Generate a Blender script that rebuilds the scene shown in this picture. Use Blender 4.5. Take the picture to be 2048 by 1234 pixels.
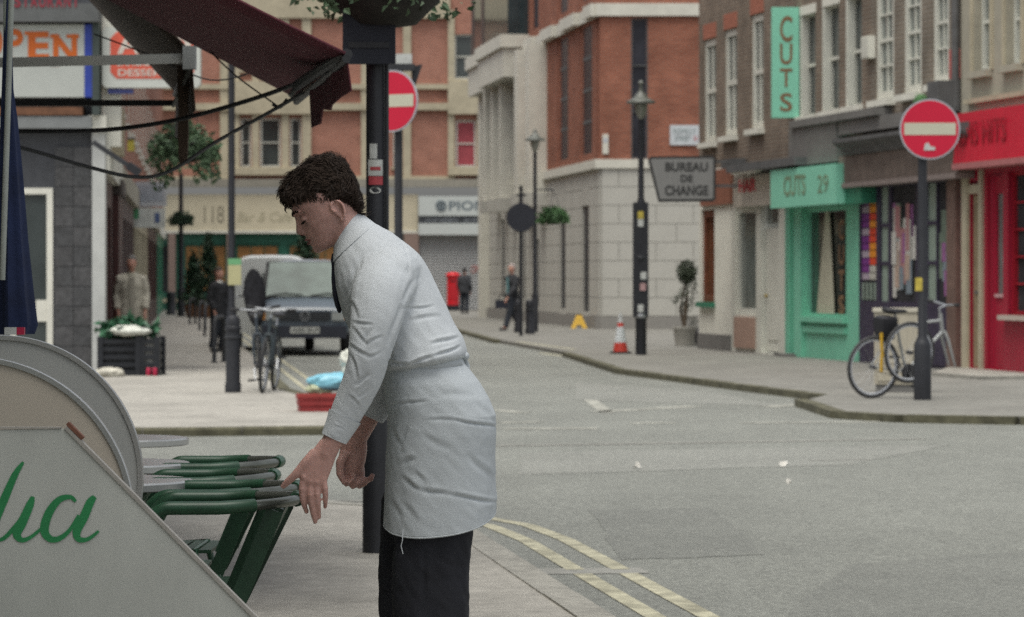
import bpy, bmesh, math, random
import numpy as np
from mathutils import Vector, Matrix, noise

random.seed(7)
R = math.radians
scene = bpy.context.scene
for o in list(bpy.data.objects):
    bpy.data.objects.remove(o)
COL = scene.collection

# ------------------------------------------------------------------ camera
F, CX, HY, H = 7000.0, 1024.0, 553.0, 1.4        # focal length and horizon measured on the 2048 px photograph, eye height
cam = bpy.data.cameras.new('camera')
cam.sensor_width = 36.0
cam.lens = F / 2048.0 * 36.0
cam.shift_y = -(617.0 - HY) / 2048.0
cam.clip_start = 0.1
cam.clip_end = 2000.0
cam.dof.use_dof = True
cam.dof.focus_distance = 10.1
cam.dof.aperture_fstop = 9.5
cam_o = bpy.data.objects.new('camera', cam)
cam_o.location = (0, 0, H)
cam_o.rotation_euler = (R(90), 0, 0)
COL.objects.link(cam_o)
scene.camera = cam_o

# ------------------------------------------------------------------ sky, sun, exposure
world = bpy.data.worlds.new('World')
scene.world = world
world.use_nodes = True
wn = world.node_tree
wn.nodes.clear()
w_out = wn.nodes.new('ShaderNodeOutputWorld')
w_bg = wn.nodes.new('ShaderNodeBackground')
w_sky = wn.nodes.new('ShaderNodeTexSky')
w_hs = wn.nodes.new('ShaderNodeHueSaturation')
w_sky.sky_type = 'NISHITA'
w_sky.sun_disc = False
w_sky.sun_elevation = R(72)
w_sky.sun_rotation = R(208)
w_sky.dust_density = 4.0
w_sky.ozone_density = 1.0
w_hs.inputs['Saturation'].default_value = 0.26
w_bg.inputs['Strength'].default_value = 0.12
wn.links.new(w_sky.outputs[0], w_hs.inputs['Color'])
wn.links.new(w_hs.outputs[0], w_bg.inputs['Color'])
wn.links.new(w_bg.outputs[0], w_out.inputs['Surface'])

sun = bpy.data.lights.new('sun', 'SUN')
sun.energy = 1.5
sun.angle = R(40)
sun.color = (1.0, 0.97, 0.87)
sun_o = bpy.data.objects.new('sun', sun)
# sun direction: behind the camera and to the right, high
az = R(208)
el = R(72)
sd = Vector((math.sin(az) * math.cos(el), math.cos(az) * math.cos(el), math.sin(el)))
sun_o.rotation_euler = sd.to_track_quat('Z', 'Y').to_euler()
sun_o.location = (0, -10, 30)
COL.objects.link(sun_o)

scene.view_settings.view_transform = 'Standard'
scene.view_settings.look = 'None'
scene.view_settings.gamma = 1.0
scene.view_settings.use_curve_mapping = False
scene.view_settings.exposure = 0.70
scene.cycles.use_denoising = False      # the photograph is grainy 16 mm film: keep the fine grain
scene.cycles.max_bounces = 6
scene.render.filter_size = 1.7

# ------------------------------------------------------------------ measuring helpers
def W(px, py, Y):
    return Vector(((px - CX) * Y / F, Y, H - (py - HY) * Y / F))

def G(px, py, z=0.0):
    Y = F * (H - z) / (py - HY)
    return Vector(((px - CX) * Y / F, Y, z))

# ------------------------------------------------------------------ materials
MATS = {}
def srgb(r, g, b):
    f = lambda c: (c / 255.0 / 12.92) if c / 255.0 <= 0.04045 else ((c / 255.0 + 0.055) / 1.055) ** 2.4
    return (f(r), f(g), f(b))

def M(name, col=(0.5, 0.5, 0.5), rough=0.7, var=0.12, scale=6.0, bump=0.0, bscale=60.0, metal=0.0, spec=0.4, stain=0.0, sscale=0.7, coat=0.0, sss=0.0):
    """plain procedural surface: base colour with two scales of noise and fine relief"""
    if name in MATS:
        return MATS[name]
    m = bpy.data.materials.new(name)
    m.use_nodes = True
    nt = m.node_tree
    b = nt.nodes['Principled BSDF']
    b.inputs['Roughness'].default_value = rough
    b.inputs['Metallic'].default_value = metal
    b.inputs['Specular IOR Level'].default_value = spec
    b.inputs['Coat Weight'].default_value = coat
    if sss:
        b.inputs['Subsurface Weight'].default_value = sss
        b.inputs['Subsurface Radius'].default_value = (0.012, 0.005, 0.003)
        b.inputs['Subsurface Scale'].default_value = 0.6
    tc = nt.nodes.new('ShaderNodeTexCoord')
    n1 = nt.nodes.new('ShaderNodeTexNoise')
    n1.inputs['Scale'].default_value = scale
    n1.inputs['Detail'].default_value = 6
    nt.links.new(tc.outputs['Object'], n1.inputs['Vector'])
    r1 = nt.nodes.new('ShaderNodeMapRange')
    r1.inputs[1].default_value = 0.3
    r1.inputs[2].default_value = 0.7
    r1.inputs[3].default_value = 1.0 - var
    r1.inputs[4].default_value = 1.0 + var
    nt.links.new(n1.outputs['Fac'], r1.inputs[0])
    mul = nt.nodes.new('ShaderNodeVectorMath')
    mul.operation = 'SCALE'
    mul.inputs[0].default_value = col
    nt.links.new(r1.outputs[0], mul.inputs['Scale'])
    last = mul.outputs[0]
    if stain > 0:
        n2 = nt.nodes.new('ShaderNodeTexNoise')
        n2.inputs['Scale'].default_value = sscale
        n2.inputs['Detail'].default_value = 8
        n2.inputs['Roughness'].default_value = 0.65
        nt.links.new(tc.outputs['Object'], n2.inputs['Vector'])
        r2 = nt.nodes.new('ShaderNodeMapRange')
        r2.inputs[1].default_value = 0.42
        r2.inputs[2].default_value = 0.68
        r2.inputs[3].default_value = 1.0
        r2.inputs[4].default_value = 1.0 - stain
        nt.links.new(n2.outputs['Fac'], r2.inputs[0])
        m2 = nt.nodes.new('ShaderNodeVectorMath')
        m2.operation = 'SCALE'
        nt.links.new(last, m2.inputs[0])
        nt.links.new(r2.outputs[0], m2.inputs['Scale'])
        last = m2.outputs[0]
    nt.links.new(last, b.inputs['Base Color'])
    if bump > 0:
        n3 = nt.nodes.new('ShaderNodeTexNoise')
        n3.inputs['Scale'].default_value = bscale
        n3.inputs['Detail'].default_value = 4
        nt.links.new(tc.outputs['Object'], n3.inputs['Vector'])
        bp = nt.nodes.new('ShaderNodeBump')
        bp.inputs['Strength'].default_value = bump
        bp.inputs['Distance'].default_value = 0.01
        nt.links.new(n3.outputs['Fac'], bp.inputs['Height'])
        nt.links.new(bp.outputs[0], b.inputs['Normal'])
    MATS[name] = m
    return m

def brick_mat(name, c1, c2, mortar, bw=0.225, bh=0.075, msize=0.012, var=0.25):
    """brickwork for walls whose own x runs along the wall and z up"""
    m = bpy.data.materials.new(name)
    m.use_nodes = True
    nt = m.node_tree
    b = nt.nodes['Principled BSDF']
    b.inputs['Roughness'].default_value = 0.85
    b.inputs['Specular IOR Level'].default_value = 0.2
    tc = nt.nodes.new('ShaderNodeTexCoord')
    sep = nt.nodes.new('ShaderNodeSeparateXYZ')
    add = nt.nodes.new('ShaderNodeMath')
    com = nt.nodes.new('ShaderNodeCombineXYZ')
    nt.links.new(tc.outputs['Object'], sep.inputs[0])
    nt.links.new(sep.outputs[0], add.inputs[0])
    nt.links.new(sep.outputs[1], add.inputs[1])
    nt.links.new(add.outputs[0], com.inputs[0])
    nt.links.new(sep.outputs[2], com.inputs[1])
    br = nt.nodes.new('ShaderNodeTexBrick')
    br.inputs['Scale'].default_value = 1.0
    br.inputs['Brick Width'].default_value = bw
    br.inputs['Row Height'].default_value = bh
    br.inputs['Mortar Size'].default_value = msize
    br.inputs['Mortar Smooth'].default_value = 0.3
    br.inputs['Bias'].default_value = 0.0
    br.inputs['Color1'].default_value = (*c1, 1)
    br.inputs['Color2'].default_value = (*c2, 1)
    br.inputs['Mortar'].default_value = (*mortar, 1)
    nt.links.new(com.outputs[0], br.inputs['Vector'])
    n = nt.nodes.new('ShaderNodeTexNoise')
    n.inputs['Scale'].default_value = 1.3
    n.inputs['Detail'].default_value = 7
    nt.links.new(tc.outputs['Object'], n.inputs['Vector'])
    r = nt.nodes.new('ShaderNodeMapRange')
    r.inputs[1].default_value = 0.3
    r.inputs[2].default_value = 0.7
    r.inputs[3].default_value = 1 - var
    r.inputs[4].default_value = 1 + var
    nt.links.new(n.outputs['Fac'], r.inputs[0])
    mul = nt.nodes.new('ShaderNodeVectorMath')
    mul.operation = 'SCALE'
    nt.links.new(br.outputs['Color'], mul.inputs[0])
    nt.links.new(r.outputs[0], mul.inputs['Scale'])
    nt.links.new(mul.outputs[0], b.inputs['Base Color'])
    bp = nt.nodes.new('ShaderNodeBump')
    bp.inputs['Strength'].default_value = 0.6
    bp.inputs['Distance'].default_value = 0.008
    bp.invert = True
    nt.links.new(br.outputs['Fac'], bp.inputs['Height'])
    nt.links.new(bp.outputs[0], b.inputs['Normal'])
    MATS[name] = m
    return m

# ------------------------------------------------------------------ mesh builder
class MB:
    def __init__(s):
        s.v = []; s.f = []; s.m = []; s.cur = 0
    def add(s, vs, fs):
        o = len(s.v)
        s.v += [tuple(v) for v in vs]
        s.f += [tuple(i + o for i in f) for f in fs]
        s.m += [s.cur] * len(fs)
        return s
    def box(s, x0, x1, y0, y1, z0, z1):
        if x0 > x1: x0, x1 = x1, x0
        if y0 > y1: y0, y1 = y1, y0
        if z0 > z1: z0, z1 = z1, z0
        vs = [(x0, y0, z0), (x1, y0, z0), (x1, y1, z0), (x0, y1, z0), (x0, y0, z1), (x1, y0, z1), (x1, y1, z1), (x0, y1, z1)]
        return s.add(vs, [(0, 3, 2, 1), (4, 5, 6, 7), (0, 1, 5, 4), (1, 2, 6, 5), (2, 3, 7, 6), (3, 0, 4, 7)])
    def bar(s, a, b, w, d, up=(0, 0, 1)):
        """rectangular bar from a to b"""
        a = Vector(a); b = Vector(b)
        t = (b - a).normalized()
        up = Vector(up)
        if abs(t.dot(up)) > 0.98:
            up = Vector((0, 1, 0))
        x = t.cross(up).normalized() * (w / 2)
        y = x.cross(t).normalized() * (d / 2)
        vs = [a - x - y, a + x - y, a + x + y, a - x + y, b - x - y, b + x - y, b + x + y, b - x + y]
        return s.add(vs, [(3, 2, 1, 0), (4, 5, 6, 7), (0, 1, 5, 4), (1, 2, 6, 5), (2, 3, 7, 6), (3, 0, 4, 7)])
    def tube(s, pts, r, n=10, cap=True, closed=False, flat=1.0):
        pts = [Vector(p) for p in pts]
        if not isinstance(r, (list, tuple)):
            r = [r] * len(pts)
        k = len(pts)
        tans = []
        for i in range(k):
            if closed:
                t = pts[(i + 1) % k] - pts[i - 1]
            else:
                t = pts[min(i + 1, k - 1)] - pts[max(i - 1, 0)]
            tans.append(t.normalized())
        up = Vector((0, 0, 1)) if abs(tans[0].z) < 0.9 else Vector((0, 1, 0))
        x = tans[0].cross(up).normalized()
        vs = []
        for i in range(k):
            x = (x - tans[i] * x.dot(tans[i])).normalized()
            y = tans[i].cross(x)
            for j in range(n):
                a = 2 * math.pi * j / n
                vs.append(pts[i] + (x * math.cos(a) + y * math.sin(a) * flat) * r[i])
        fs = []
        rng = k if closed else k - 1
        for i in range(rng):
            for j in range(n):
                i2 = (i + 1) % k
                fs.append((i * n + j, i * n + (j + 1) % n, i2 * n + (j + 1) % n, i2 * n + j))
        if cap and not closed:
            fs.append(tuple(range(n - 1, -1, -1)))
            fs.append(tuple((k - 1) * n + j for j in range(n)))
        return s.add(vs, fs)
    def lathe(s, prof, n=20, c=(0, 0, 0), cap=True, sx=1.0, sy=1.0):
        vs = []
        for r, z in prof:
            for j in range(n):
                a = 2 * math.pi * j / n
                vs.append((c[0] + r * math.cos(a) * sx, c[1] + r * math.sin(a) * sy, c[2] + z))
        k = len(prof)
        fs = []
        for i in range(k - 1):
            for j in range(n):
                fs.append((i * n + j, i * n + (j + 1) % n, (i + 1) * n + (j + 1) % n, (i + 1) * n + j))
        if cap:
            fs.append(tuple(range(n - 1, -1, -1)))
            fs.append(tuple((k - 1) * n + j for j in range(n)))
        return s.add(vs, fs)
    def prism(s, poly, fn, d0, d1):
        """poly: 2-D outline (ccw seen from the d0 side), fn(a,b,d) -> point"""
        n = len(poly)
        vs = [fn(a, b, d0) for a, b in poly] + [fn(a, b, d1) for a, b in poly]
        fs = [tuple(range(n)), tuple(range(2 * n - 1, n - 1, -1))]
        for i in range(n):
            j = (i + 1) % n
            fs.append((j, i, i + n, j + n))
        return s.add(vs, fs)
    def loft(s, rings, cap=True):
        n = len(rings[0])
        vs = [p for r in rings for p in r]
        fs = []
        for i in range(len(rings) - 1):
            for j in range(n):
                fs.append((i * n + j, i * n + (j + 1) % n, (i + 1) * n + (j + 1) % n, (i + 1) * n + j))
        if cap:
            fs.append(tuple(range(n - 1, -1, -1)))
            fs.append(tuple((len(rings) - 1) * n + j for j in range(n)))
        return s.add(vs, fs)
    def ball(s, c, r, n=12, k=8):
        if not isinstance(r, (list, tuple)):
            r = (r, r, r)
        rings = []
        for i in range(1, k):
            a = math.pi * i / k
            rings.append([(c[0] + r[0] * math.sin(a) * math.cos(2 * math.pi * j / n), c[1] + r[1] * math.sin(a) * math.sin(2 * math.pi * j / n), c[2] - r[2] * math.cos(a)) for j in range(n)])
        o = len(s.v)
        s.loft(rings, cap=False)
        nb = len(s.v)
        s.v += [(c[0], c[1], c[2] - r[2]), (c[0], c[1], c[2] + r[2])]
        for j in range(n):
            s.f.append((o + (j + 1) % n, o + j, nb)); s.m.append(s.cur)
            t = o + (k - 2) * n
            s.f.append((t + j, t + (j + 1) % n, nb + 1)); s.m.append(s.cur)
        return s
    def mesh(s, name, mats, smooth=False):
        me = bpy.data.meshes.new(name)
        me.from_pydata(s.v, [], s.f)
        if not isinstance(mats, (list, tuple)):
            mats = [mats]
        for m in mats:
            me.materials.append(m)
        if len(mats) > 1:
            me.polygons.foreach_set('material_index', s.m)
        bm = bmesh.new()
        bm.from_mesh(me)
        bmesh.ops.recalc_face_normals(bm, faces=bm.faces)
        bm.to_mesh(me)
        bm.free()
        if smooth:
            me.polygons.foreach_set('use_smooth', [True] * len(me.polygons))
            try:
                me.set_sharp_from_angle(angle=R(38))
            except Exception:
                pass
        me.update()
        return me
    def build(s, name, mats, parent=None, smooth=False, loc=None, rot=None):
        return link(name, s.mesh(name, mats, smooth), parent, loc, rot)

def link(name, me, parent=None, loc=None, rot=None):
    o = bpy.data.objects.new(name, me)
    COL.objects.link(o)
    if parent is not None:
        o.parent = parent
    if loc is not None:
        o.location = loc
    if rot is not None:
        o.rotation_euler = rot
    return o

def tag(o, label=None, cat=None, group=None, kind=None):
    if label: o['label'] = label
    if cat: o['category'] = cat
    if group: o['group'] = group
    if kind: o['kind'] = kind
    return o

def thing(name, label, cat, loc=(0, 0, 0), rotz=0.0, group=None):
    o = bpy.data.objects.new(name, None)
    o.empty_display_size = 0.2
    o.location = loc
    o.rotation_euler = (0, 0, rotz)
    COL.objects.link(o)
    return tag(o, label, cat, group)

def copy_tree(o, parent=None):
    c = o.copy()
    COL.objects.link(c)
    c.parent = parent
    for ch in list(o.children):
        copy_tree(ch, c)
    return c

WORK = bpy.data.scenes.new('workbench')          # empty side scene: evaluating text and fused shapes there is quick; removed at the end
def evaluate(o):
    WORK.collection.objects.link(o)
    vl = WORK.view_layers[0]
    vl.update()
    dg = vl.depsgraph
    dg.update()
    return bpy.data.meshes.new_from_object(o.evaluated_get(dg))

_text_cache = {}
def text_mesh(txt, bold=0.0, shear=0.0):
    key = (txt, bold, shear)
    if key in _text_cache:
        return _text_cache[key]
    cu = bpy.data.curves.new('lettering', 'FONT')
    cu.body = txt
    cu.offset = bold
    cu.shear = shear
    cu.resolution_u = 4
    o = bpy.data.objects.new('lettering', cu)
    me = evaluate(o)
    bpy.data.objects.remove(o)
    co = np.array([v.co[:] for v in me.vertices])
    faces = [tuple(p.vertices) for p in me.polygons]
    bpy.data.meshes.remove(me)
    _text_cache[key] = (co, faces)
    return _text_cache[key]

def lettering(txt, parent, mat, u0, u1, z0, z1, y, bold=0.0, name='lettering', shear=0.0, depth=0.004, slope=0.0):
    """letters in the local x-z plane facing -y, fitted to the box"""
    co, faces = text_mesh(txt, bold, shear)
    mn = co.min(0); mx = co.max(0)
    b = MB()
    vs = []
    for p in co:
        tx = (p[0] - mn[0]) / (mx[0] - mn[0]); tz = (p[1] - mn[1]) / (mx[1] - mn[1])
        x = u0 + tx * (u1 - u0)
        vs.append((x, y, z0 + tz * (z1 - z0) + slope * (x - u0)))
    b.add(vs, faces)
    me = b.mesh(name, mat)
    o = link(name, me, parent)
    md = o.modifiers.new('thickness', 'SOLIDIFY')
    md.thickness = depth
    md.offset = 0
    return o

class Fr:
    """a vertical wall line: local x along the wall, -y out to the street, z up"""
    def __init__(s, ox, oy, ex, ey):
        l = math.hypot(ex, ey)
        s.o = (ox, oy); s.e = (ex / l, ey / l)
        s.rot = math.atan2(ey, ex)
    def u(s, px, n=0.0):
        k = (px - CX) / F
        ox = s.o[0] + s.e[1] * n; oy = s.o[1] - s.e[0] * n
        return (k * oy - ox) / (s.e[0] - k * s.e[1])
    def Y(s, px, n=0.0):
        return s.o[1] - s.e[0] * n + s.u(px, n) * s.e[1]
    def z(s, px, py, n=0.0):
        return H - (py - HY) * s.Y(px, n) / F
    def pt(s, u, n, z):
        """world point: n is the distance out from the wall"""
        return Vector((s.o[0] + u * s.e[0] + s.e[1] * n, s.o[1] + u * s.e[1] - s.e[0] * n, z))
    def rect(s, px0, px1, py0, py1, n=0.0):
        """u0,u1,z0,z1 of a rectangle on the wall, heights read at its middle"""
        pm = (px0 + px1) / 2
        return (s.u(px0, n), s.u(px1, n), s.z(pm, py1, n), s.z(pm, py0, n))

def wall_holes(b, u0, u1, z0, z1, holes, depth=0.2, y=0.0):
    """wall sheet in the plane y with real openings and reveals going in to y+depth"""
    us = sorted(set([u0, u1] + [h[i] for h in holes for i in (0, 1)]))
    zs = sorted(set([z0, z1] + [h[i] for h in holes for i in (2, 3)]))
    us = [u for u in us if u0 <= u <= u1]; zs = [z for z in zs if z0 <= z <= z1]
    for i in range(len(us) - 1):
        for j in range(len(zs) - 1):
            cu = (us[i] + us[i + 1]) / 2; cz = (zs[j] + zs[j + 1]) / 2
            if any(h[0] < cu < h[1] and h[2] < cz < h[3] for h in holes):
                continue
            b.add([(us[i], y, zs[j]), (us[i + 1], y, zs[j]), (us[i + 1], y, zs[j + 1]), (us[i], y, zs[j + 1])], [(0, 1, 2, 3)])
    for (a, c, d, e) in holes:
        b.add([(a, y, d), (a, y + depth, d), (a, y + depth, e), (a, y, e)], [(0, 1, 2, 3)])
        b.add([(c, y, d), (c, y + depth, d), (c, y + depth, e), (c, y, e)], [(3, 2, 1, 0)])
        b.add([(a, y, d), (c, y, d), (c, y + depth, d), (a, y + depth, d)], [(0, 1, 2, 3)])
        b.add([(a, y, e), (c, y, e), (c, y + depth, e), (a, y + depth, e)], [(3, 2, 1, 0)])

def window(parent, r, mat_frame, mat_glass, y=0.1, fw=0.06, cols=1, rows=2, sill=None, sash=True, bar=0.03, sill_mat=None, head=None):
    """a window part: frame with bars, each pane its own sub-part, optional sill"""
    u0, u1, z0, z1 = r
    b = MB()
    b.box(u0, u0 + fw, y - 0.03, y + 0.05, z0, z1)
    b.box(u1 - fw, u1, y - 0.03, y + 0.05, z0, z1)
    b.box(u0 + fw, u1 - fw, y - 0.03, y + 0.05, z0, z0 + fw)
    b.box(u0 + fw, u1 - fw, y - 0.03, y + 0.05, z1 - fw, z1)
    xs = [u0 + fw + (u1 - u0 - 2 * fw) * i / cols for i in range(cols + 1)]
    zs = [z0 + fw + (z1 - z0 - 2 * fw) * i / rows for i in range(rows + 1)]
    for x in xs[1:-1]:
        b.box(x - bar / 2, x + bar / 2, y - 0.012, y + 0.04, z0 + fw, z1 - fw)
    for i, z in enumerate(zs[1:-1]):
        w = bar * (1.8 if sash and i == (rows - 1) // 2 else 1.0)
        b.box(u0 + fw, u1 - fw, y - 0.02, y + 0.041, z - w / 2, z + w / 2)
    wo = b.build('window', mat_frame, parent)
    for i in range(cols):
        for j in range(rows):
            p = MB()
            yy = y + 0.02 + (0.012 if j < rows / 2 else 0.0)
            p.box(xs[i] + 0.004, xs[i + 1] - 0.004, yy, yy + 0.006, zs[j] + 0.004, zs[j + 1] - 0.004)
            p.build('pane', mat_glass, wo)
    if sill:
        sb = MB().box(u0 - 0.08, u1 + 0.08, -sill, y, z0 - 0.1, z0)
        sb.build('sill', sill_mat or mat_frame, wo)
    return wo

def leaf_mass(b, c, rad, n, size, rnd, droop=0.0, shell=0.35):
    """leaf-sized faces spread through an ellipsoid"""
    for _ in range(n):
        while True:
            p = Vector((rnd.uniform(-1, 1), rnd.uniform(-1, 1), rnd.uniform(-1, 1)))
            if shell < p.length <= 1:
                break
        q = Vector((c[0] + p.x * rad[0], c[1] + p.y * rad[1], c[2] + p.z * rad[2] - droop * (p.x ** 2 + p.y ** 2)))
        s = size * rnd.uniform(0.6, 1.3)
        a = Vector((rnd.gauss(0, 1), rnd.gauss(0, 1), rnd.gauss(-0.3, 0.8))).normalized()
        t = a.cross(Vector((rnd.gauss(0, 1), rnd.gauss(0, 1), rnd.gauss(0, 1)))).normalized()
        k = a.cross(t) * s * 0.18
        b.add([q, q + a * s * 0.45 + t * s * 0.3 + k, q + a * s, q + a * s * 0.45 - t * s * 0.3 + k], [(0, 1, 2, 3)])

def remesh(b, voxel, smooth=4, name='skin'):
    """fuse overlapping closed shapes into one continuous surface"""
    me = b.mesh(name, [])
    o = bpy.data.objects.new(name, me)
    md = o.modifiers.new('fuse', 'REMESH')
    md.mode = 'VOXEL'
    md.voxel_size = voxel
    md.use_smooth_shade = True
    if smooth:
        ms = o.modifiers.new('relax', 'SMOOTH')
        ms.factor = 0.5
        ms.iterations = smooth
    out = evaluate(o)
    out.name = name
    bpy.data.objects.remove(o)
    bpy.data.meshes.remove(me)
    out.polygons.foreach_set('use_smooth', [True] * len(out.polygons))
    return out

def spl(vals, k=6):
    """Catmull-Rom resampling of a list of vectors or numbers"""
    out = []
    n = len(vals)
    for i in range(n - 1):
        p0 = vals[i - 1] if i > 0 else vals[0] * 2 - vals[1]
        p1 = vals[i]; p2 = vals[i + 1]
        p3 = vals[i + 2] if i + 2 < n else vals[-1] * 2 - vals[-2]
        for j in range(k):
            s = j / k
            out.append((p1 * 2 + (p2 - p0) * s + (p0 * 2 - p1 * 5 + p2 * 4 - p3) * s * s + (p1 * 3 - p0 - p2 * 3 + p3) * s * s * s) * 0.5)
    out.append(vals[-1])
    return out

def spl_rings(rings, k=6):
    cols = [spl([r[j] for r in rings], k) for j in range(len(rings[0]))]
    return [[cols[j][i] for j in range(len(cols))] for i in range(len(cols[0]))]

def co_no(me):
    """vertex positions and normals as arrays, read once"""
    me.update()
    co = np.empty(len(me.vertices) * 3); no = np.empty(len(me.vertices) * 3)
    me.vertices.foreach_get('co', co)
    me.vertex_normals.foreach_get('vector', no)
    return co.reshape(-1, 3), no.reshape(-1, 3)

def put_co(me, co):
    me.vertices.foreach_set('co', np.ascontiguousarray(co).ravel())
    me.update()

def ell(F_, B_, hw, n=24, e=2.2, egg=0.0):
    """elliptical ring between a front and a back point, half width along y"""
    F_ = Vector(F_); B_ = Vector(B_)
    c = (F_ + B_) / 2; a = (F_ - B_) / 2
    out = []
    for j in range(n):
        t = 2 * math.pi * j / n
        ct, st = math.cos(t), math.sin(t)
        x = math.copysign(abs(ct) ** (2 / e), ct); y = math.copysign(abs(st) ** (2 / e), st)
        out.append(c + a * x + Vector((0, hw * y * (1 - egg * max(0, ct)), 0)))
    return out
# ------------------------------------------------------------------ palette
asphalt = M('asphalt', (0.185, 0.190, 0.168), 0.7, 0.34, 48, 0.8, 90, spec=0.4, stain=0.14, sscale=0.30)
def add_streaks(m, scale, lo, hi, stretch=(1, 1, 1)):
    """second, stretched layer of wear multiplied into the colour"""
    nt = m.node_tree
    b_ = nt.nodes['Principled BSDF']
    src = b_.inputs['Base Color'].links[0].from_socket
    tc = nt.nodes.new('ShaderNodeTexCoord'); mp = nt.nodes.new('ShaderNodeMapping')
    mp.inputs['Scale'].default_value = stretch
    n_ = nt.nodes.new('ShaderNodeTexNoise'); n_.inputs['Scale'].default_value = scale; n_.inputs['Detail'].default_value = 9; n_.inputs['Roughness'].default_value = 0.7
    r_ = nt.nodes.new('ShaderNodeMapRange')
    r_.inputs[1].default_value = 0.35; r_.inputs[2].default_value = 0.65; r_.inputs[3].default_value = lo; r_.inputs[4].default_value = hi
    ml = nt.nodes.new('ShaderNodeVectorMath'); ml.operation = 'SCALE'
    nt.links.new(tc.outputs['Object'], mp.inputs['Vector']); nt.links.new(mp.outputs[0], n_.inputs['Vector']); nt.links.new(n_.outputs['Fac'], r_.inputs[0])
    nt.links.new(src, ml.inputs[0]); nt.links.new(r_.outputs[0], ml.inputs['Scale']); nt.links.new(ml.outputs[0], b_.inputs['Base Color'])
add_streaks(asphalt, 1.1, 0.90, 1.08, (1.0, 0.3, 1.0))
add_streaks(asphalt, 17.0, 0.84, 1.14)
paving = M('paving', (0.33, 0.315, 0.28), 0.88, 0.13, 9, 0.3, 90, spec=0.25, stain=0.25, sscale=0.9)
paving_dark = M('paving_dark', (0.195, 0.19, 0.17), 0.88, 0.13, 9, 0.3, 90, spec=0.25, stain=0.25, sscale=0.8)
add_streaks(paving, 3.0, 0.9, 1.08)
add_streaks(paving_dark, 3.0, 0.85, 1.12)
add_streaks(paving, 16.0, 0.9, 1.08)
kerbstone = M('kerbstone', (0.29, 0.28, 0.245), 0.85, 0.2, 14, 0.4, 70, stain=0.3, sscale=2.0)
kerb_worn = M('kerb_worn', (0.10, 0.095, 0.06), 0.9, 0.3, 9, 0.4, 70, stain=0.4, sscale=3.0)
yellow_paint = M('yellow_paint', (0.42, 0.40, 0.29), 0.8, 0.22, 14, 0.2, 90, stain=0.5, sscale=4.0)
add_streaks(yellow_paint, 9.0, 0.78, 1.1)
white_paint = M('white_paint', (0.33, 0.328, 0.285), 0.8, 0.25, 9, 0.2, 90, stain=0.45, sscale=3.0)
patch_mat = M('concrete_patch', (0.25, 0.248, 0.225), 0.9, 0.15, 12, 0.3, 90, stain=0.2)

ROAD = -0.075
b = MB()
b.add([(-400, -60, ROAD), (400, -60, ROAD), (400, 900, ROAD), (-400, 900, ROAD)], [(0, 1, 2, 3)])
road = tag(b.build('road', asphalt), kind='structure')

def slab(name, pts, mat, top=0.0, bot=ROAD - 0.05):
    b = MB()
    b.prism([(p[0], p[1]) for p in pts], lambda a, c, d: (a, c, d), bot, top)
    return tag(b.build(name, mat), kind='structure')

def arc(cx, cy, r, a0, a1, n=8):
    return [(cx + r * math.cos(R(a0 + (a1 - a0) * i / n)), cy + r * math.sin(R(a0 + (a1 - a0) * i / n))) for i in range(n + 1)]

# near pavement: kerb runs along the street on the right, rounded corner, then left along the cross street
near_edge = [(1.85, 0.0), (0.41, 14.39), (0.16, 16.4), (-0.06, 18.2), (-0.22, 19.5), (-0.42, 20.6), (-0.75, 21.4), (-1.25, 21.9), (-2.0, 22.1), (-8, 22.2)]
near_pave = slab('pavement_near', [(-8, -6), (2.3, -6)] + near_edge, paving)
# far left pavement, with the corner the second no-entry sign stands on
left_edge = [(-14, 32.1), (-3.4, 32.2), (-1.6, 32.6), (-1.12, 33.1), (-0.98, 34.2), (-1.0, 36.2), (-1.35, 38.4), (-2.2, 40.4), (-2.75, 43.5), (-3.5, 51.0), (-4.5, 61), (-8.4, 100), (-12.4, 140)]
left_pave = slab('pavement_left', left_edge + [(-60, 140), (-60, 32.1)], paving)
# right pavement with a stepped kerb
right_edge = [(-5.8, 141), (-2.1, 103), (-0.26, 77.2), (0.4, 71.0), (1.07, 64.5), (1.71, 53), (3.07, 45.2), (3.75, 41.6), (3.36, 39.8), (3.46, 36.4), (4.0, 35.4), (5.06, 34.9), (16, 33.6)]
right_pave = slab('pavement_right', right_edge + [(60, 33.6), (60, 141)], paving_dark)
end_pave = slab('pavement_end', [(-60, 142), (60, 142), (60, 200), (-60, 200)], paving_dark)

def kerb_run(parent, pts, mat, width=0.15, top=0.006, step=0.9, side=1, face=0.02, seed=1):
    """individual kerb stones along a line, standing a touch proud of pavement and road"""
    rnd = random.Random(seed)
    segs = []
    for i in range(len(pts) - 1):
        a = Vector((*pts[i], 0)); c = Vector((*pts[i + 1], 0))
        n = max(1, round((c - a).length / step))
        for k in range(n):
            segs.append((a.lerp(c, k / n), a.lerp(c, (k + 1) / n)))
    for a, c in segs:
        t = (c - a).normalized()
        nrm = Vector((t.y, -t.x, 0)) * side
        g = 0.006
        dz = rnd.uniform(-0.004, 0.004)
        a2 = a + t * g; c2 = c - t * g
        o0 = nrm * face
        o1 = -nrm * width
        z1 = top + dz
        ch = 0.02
        prof = [(o0, ROAD - 0.02), (o0, z1 - ch), (o0 * 0.2 - nrm * 0.0, z1), (o1, z1), (o1, ROAD - 0.02)]
        vs = [a2 + p + Vector((0, 0, z)) for p, z in prof] + [c2 + p + Vector((0, 0, z)) for p, z in prof]
        m = len(prof)
        fs = [tuple(range(m)), tuple(range(2 * m - 1, m - 1, -1))] + [(i, i + m, (i + 1) % m + m, (i + 1) % m) for i in range(m)]
        MB().add(vs, fs).build('kerb_stone', mat, parent)

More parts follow.
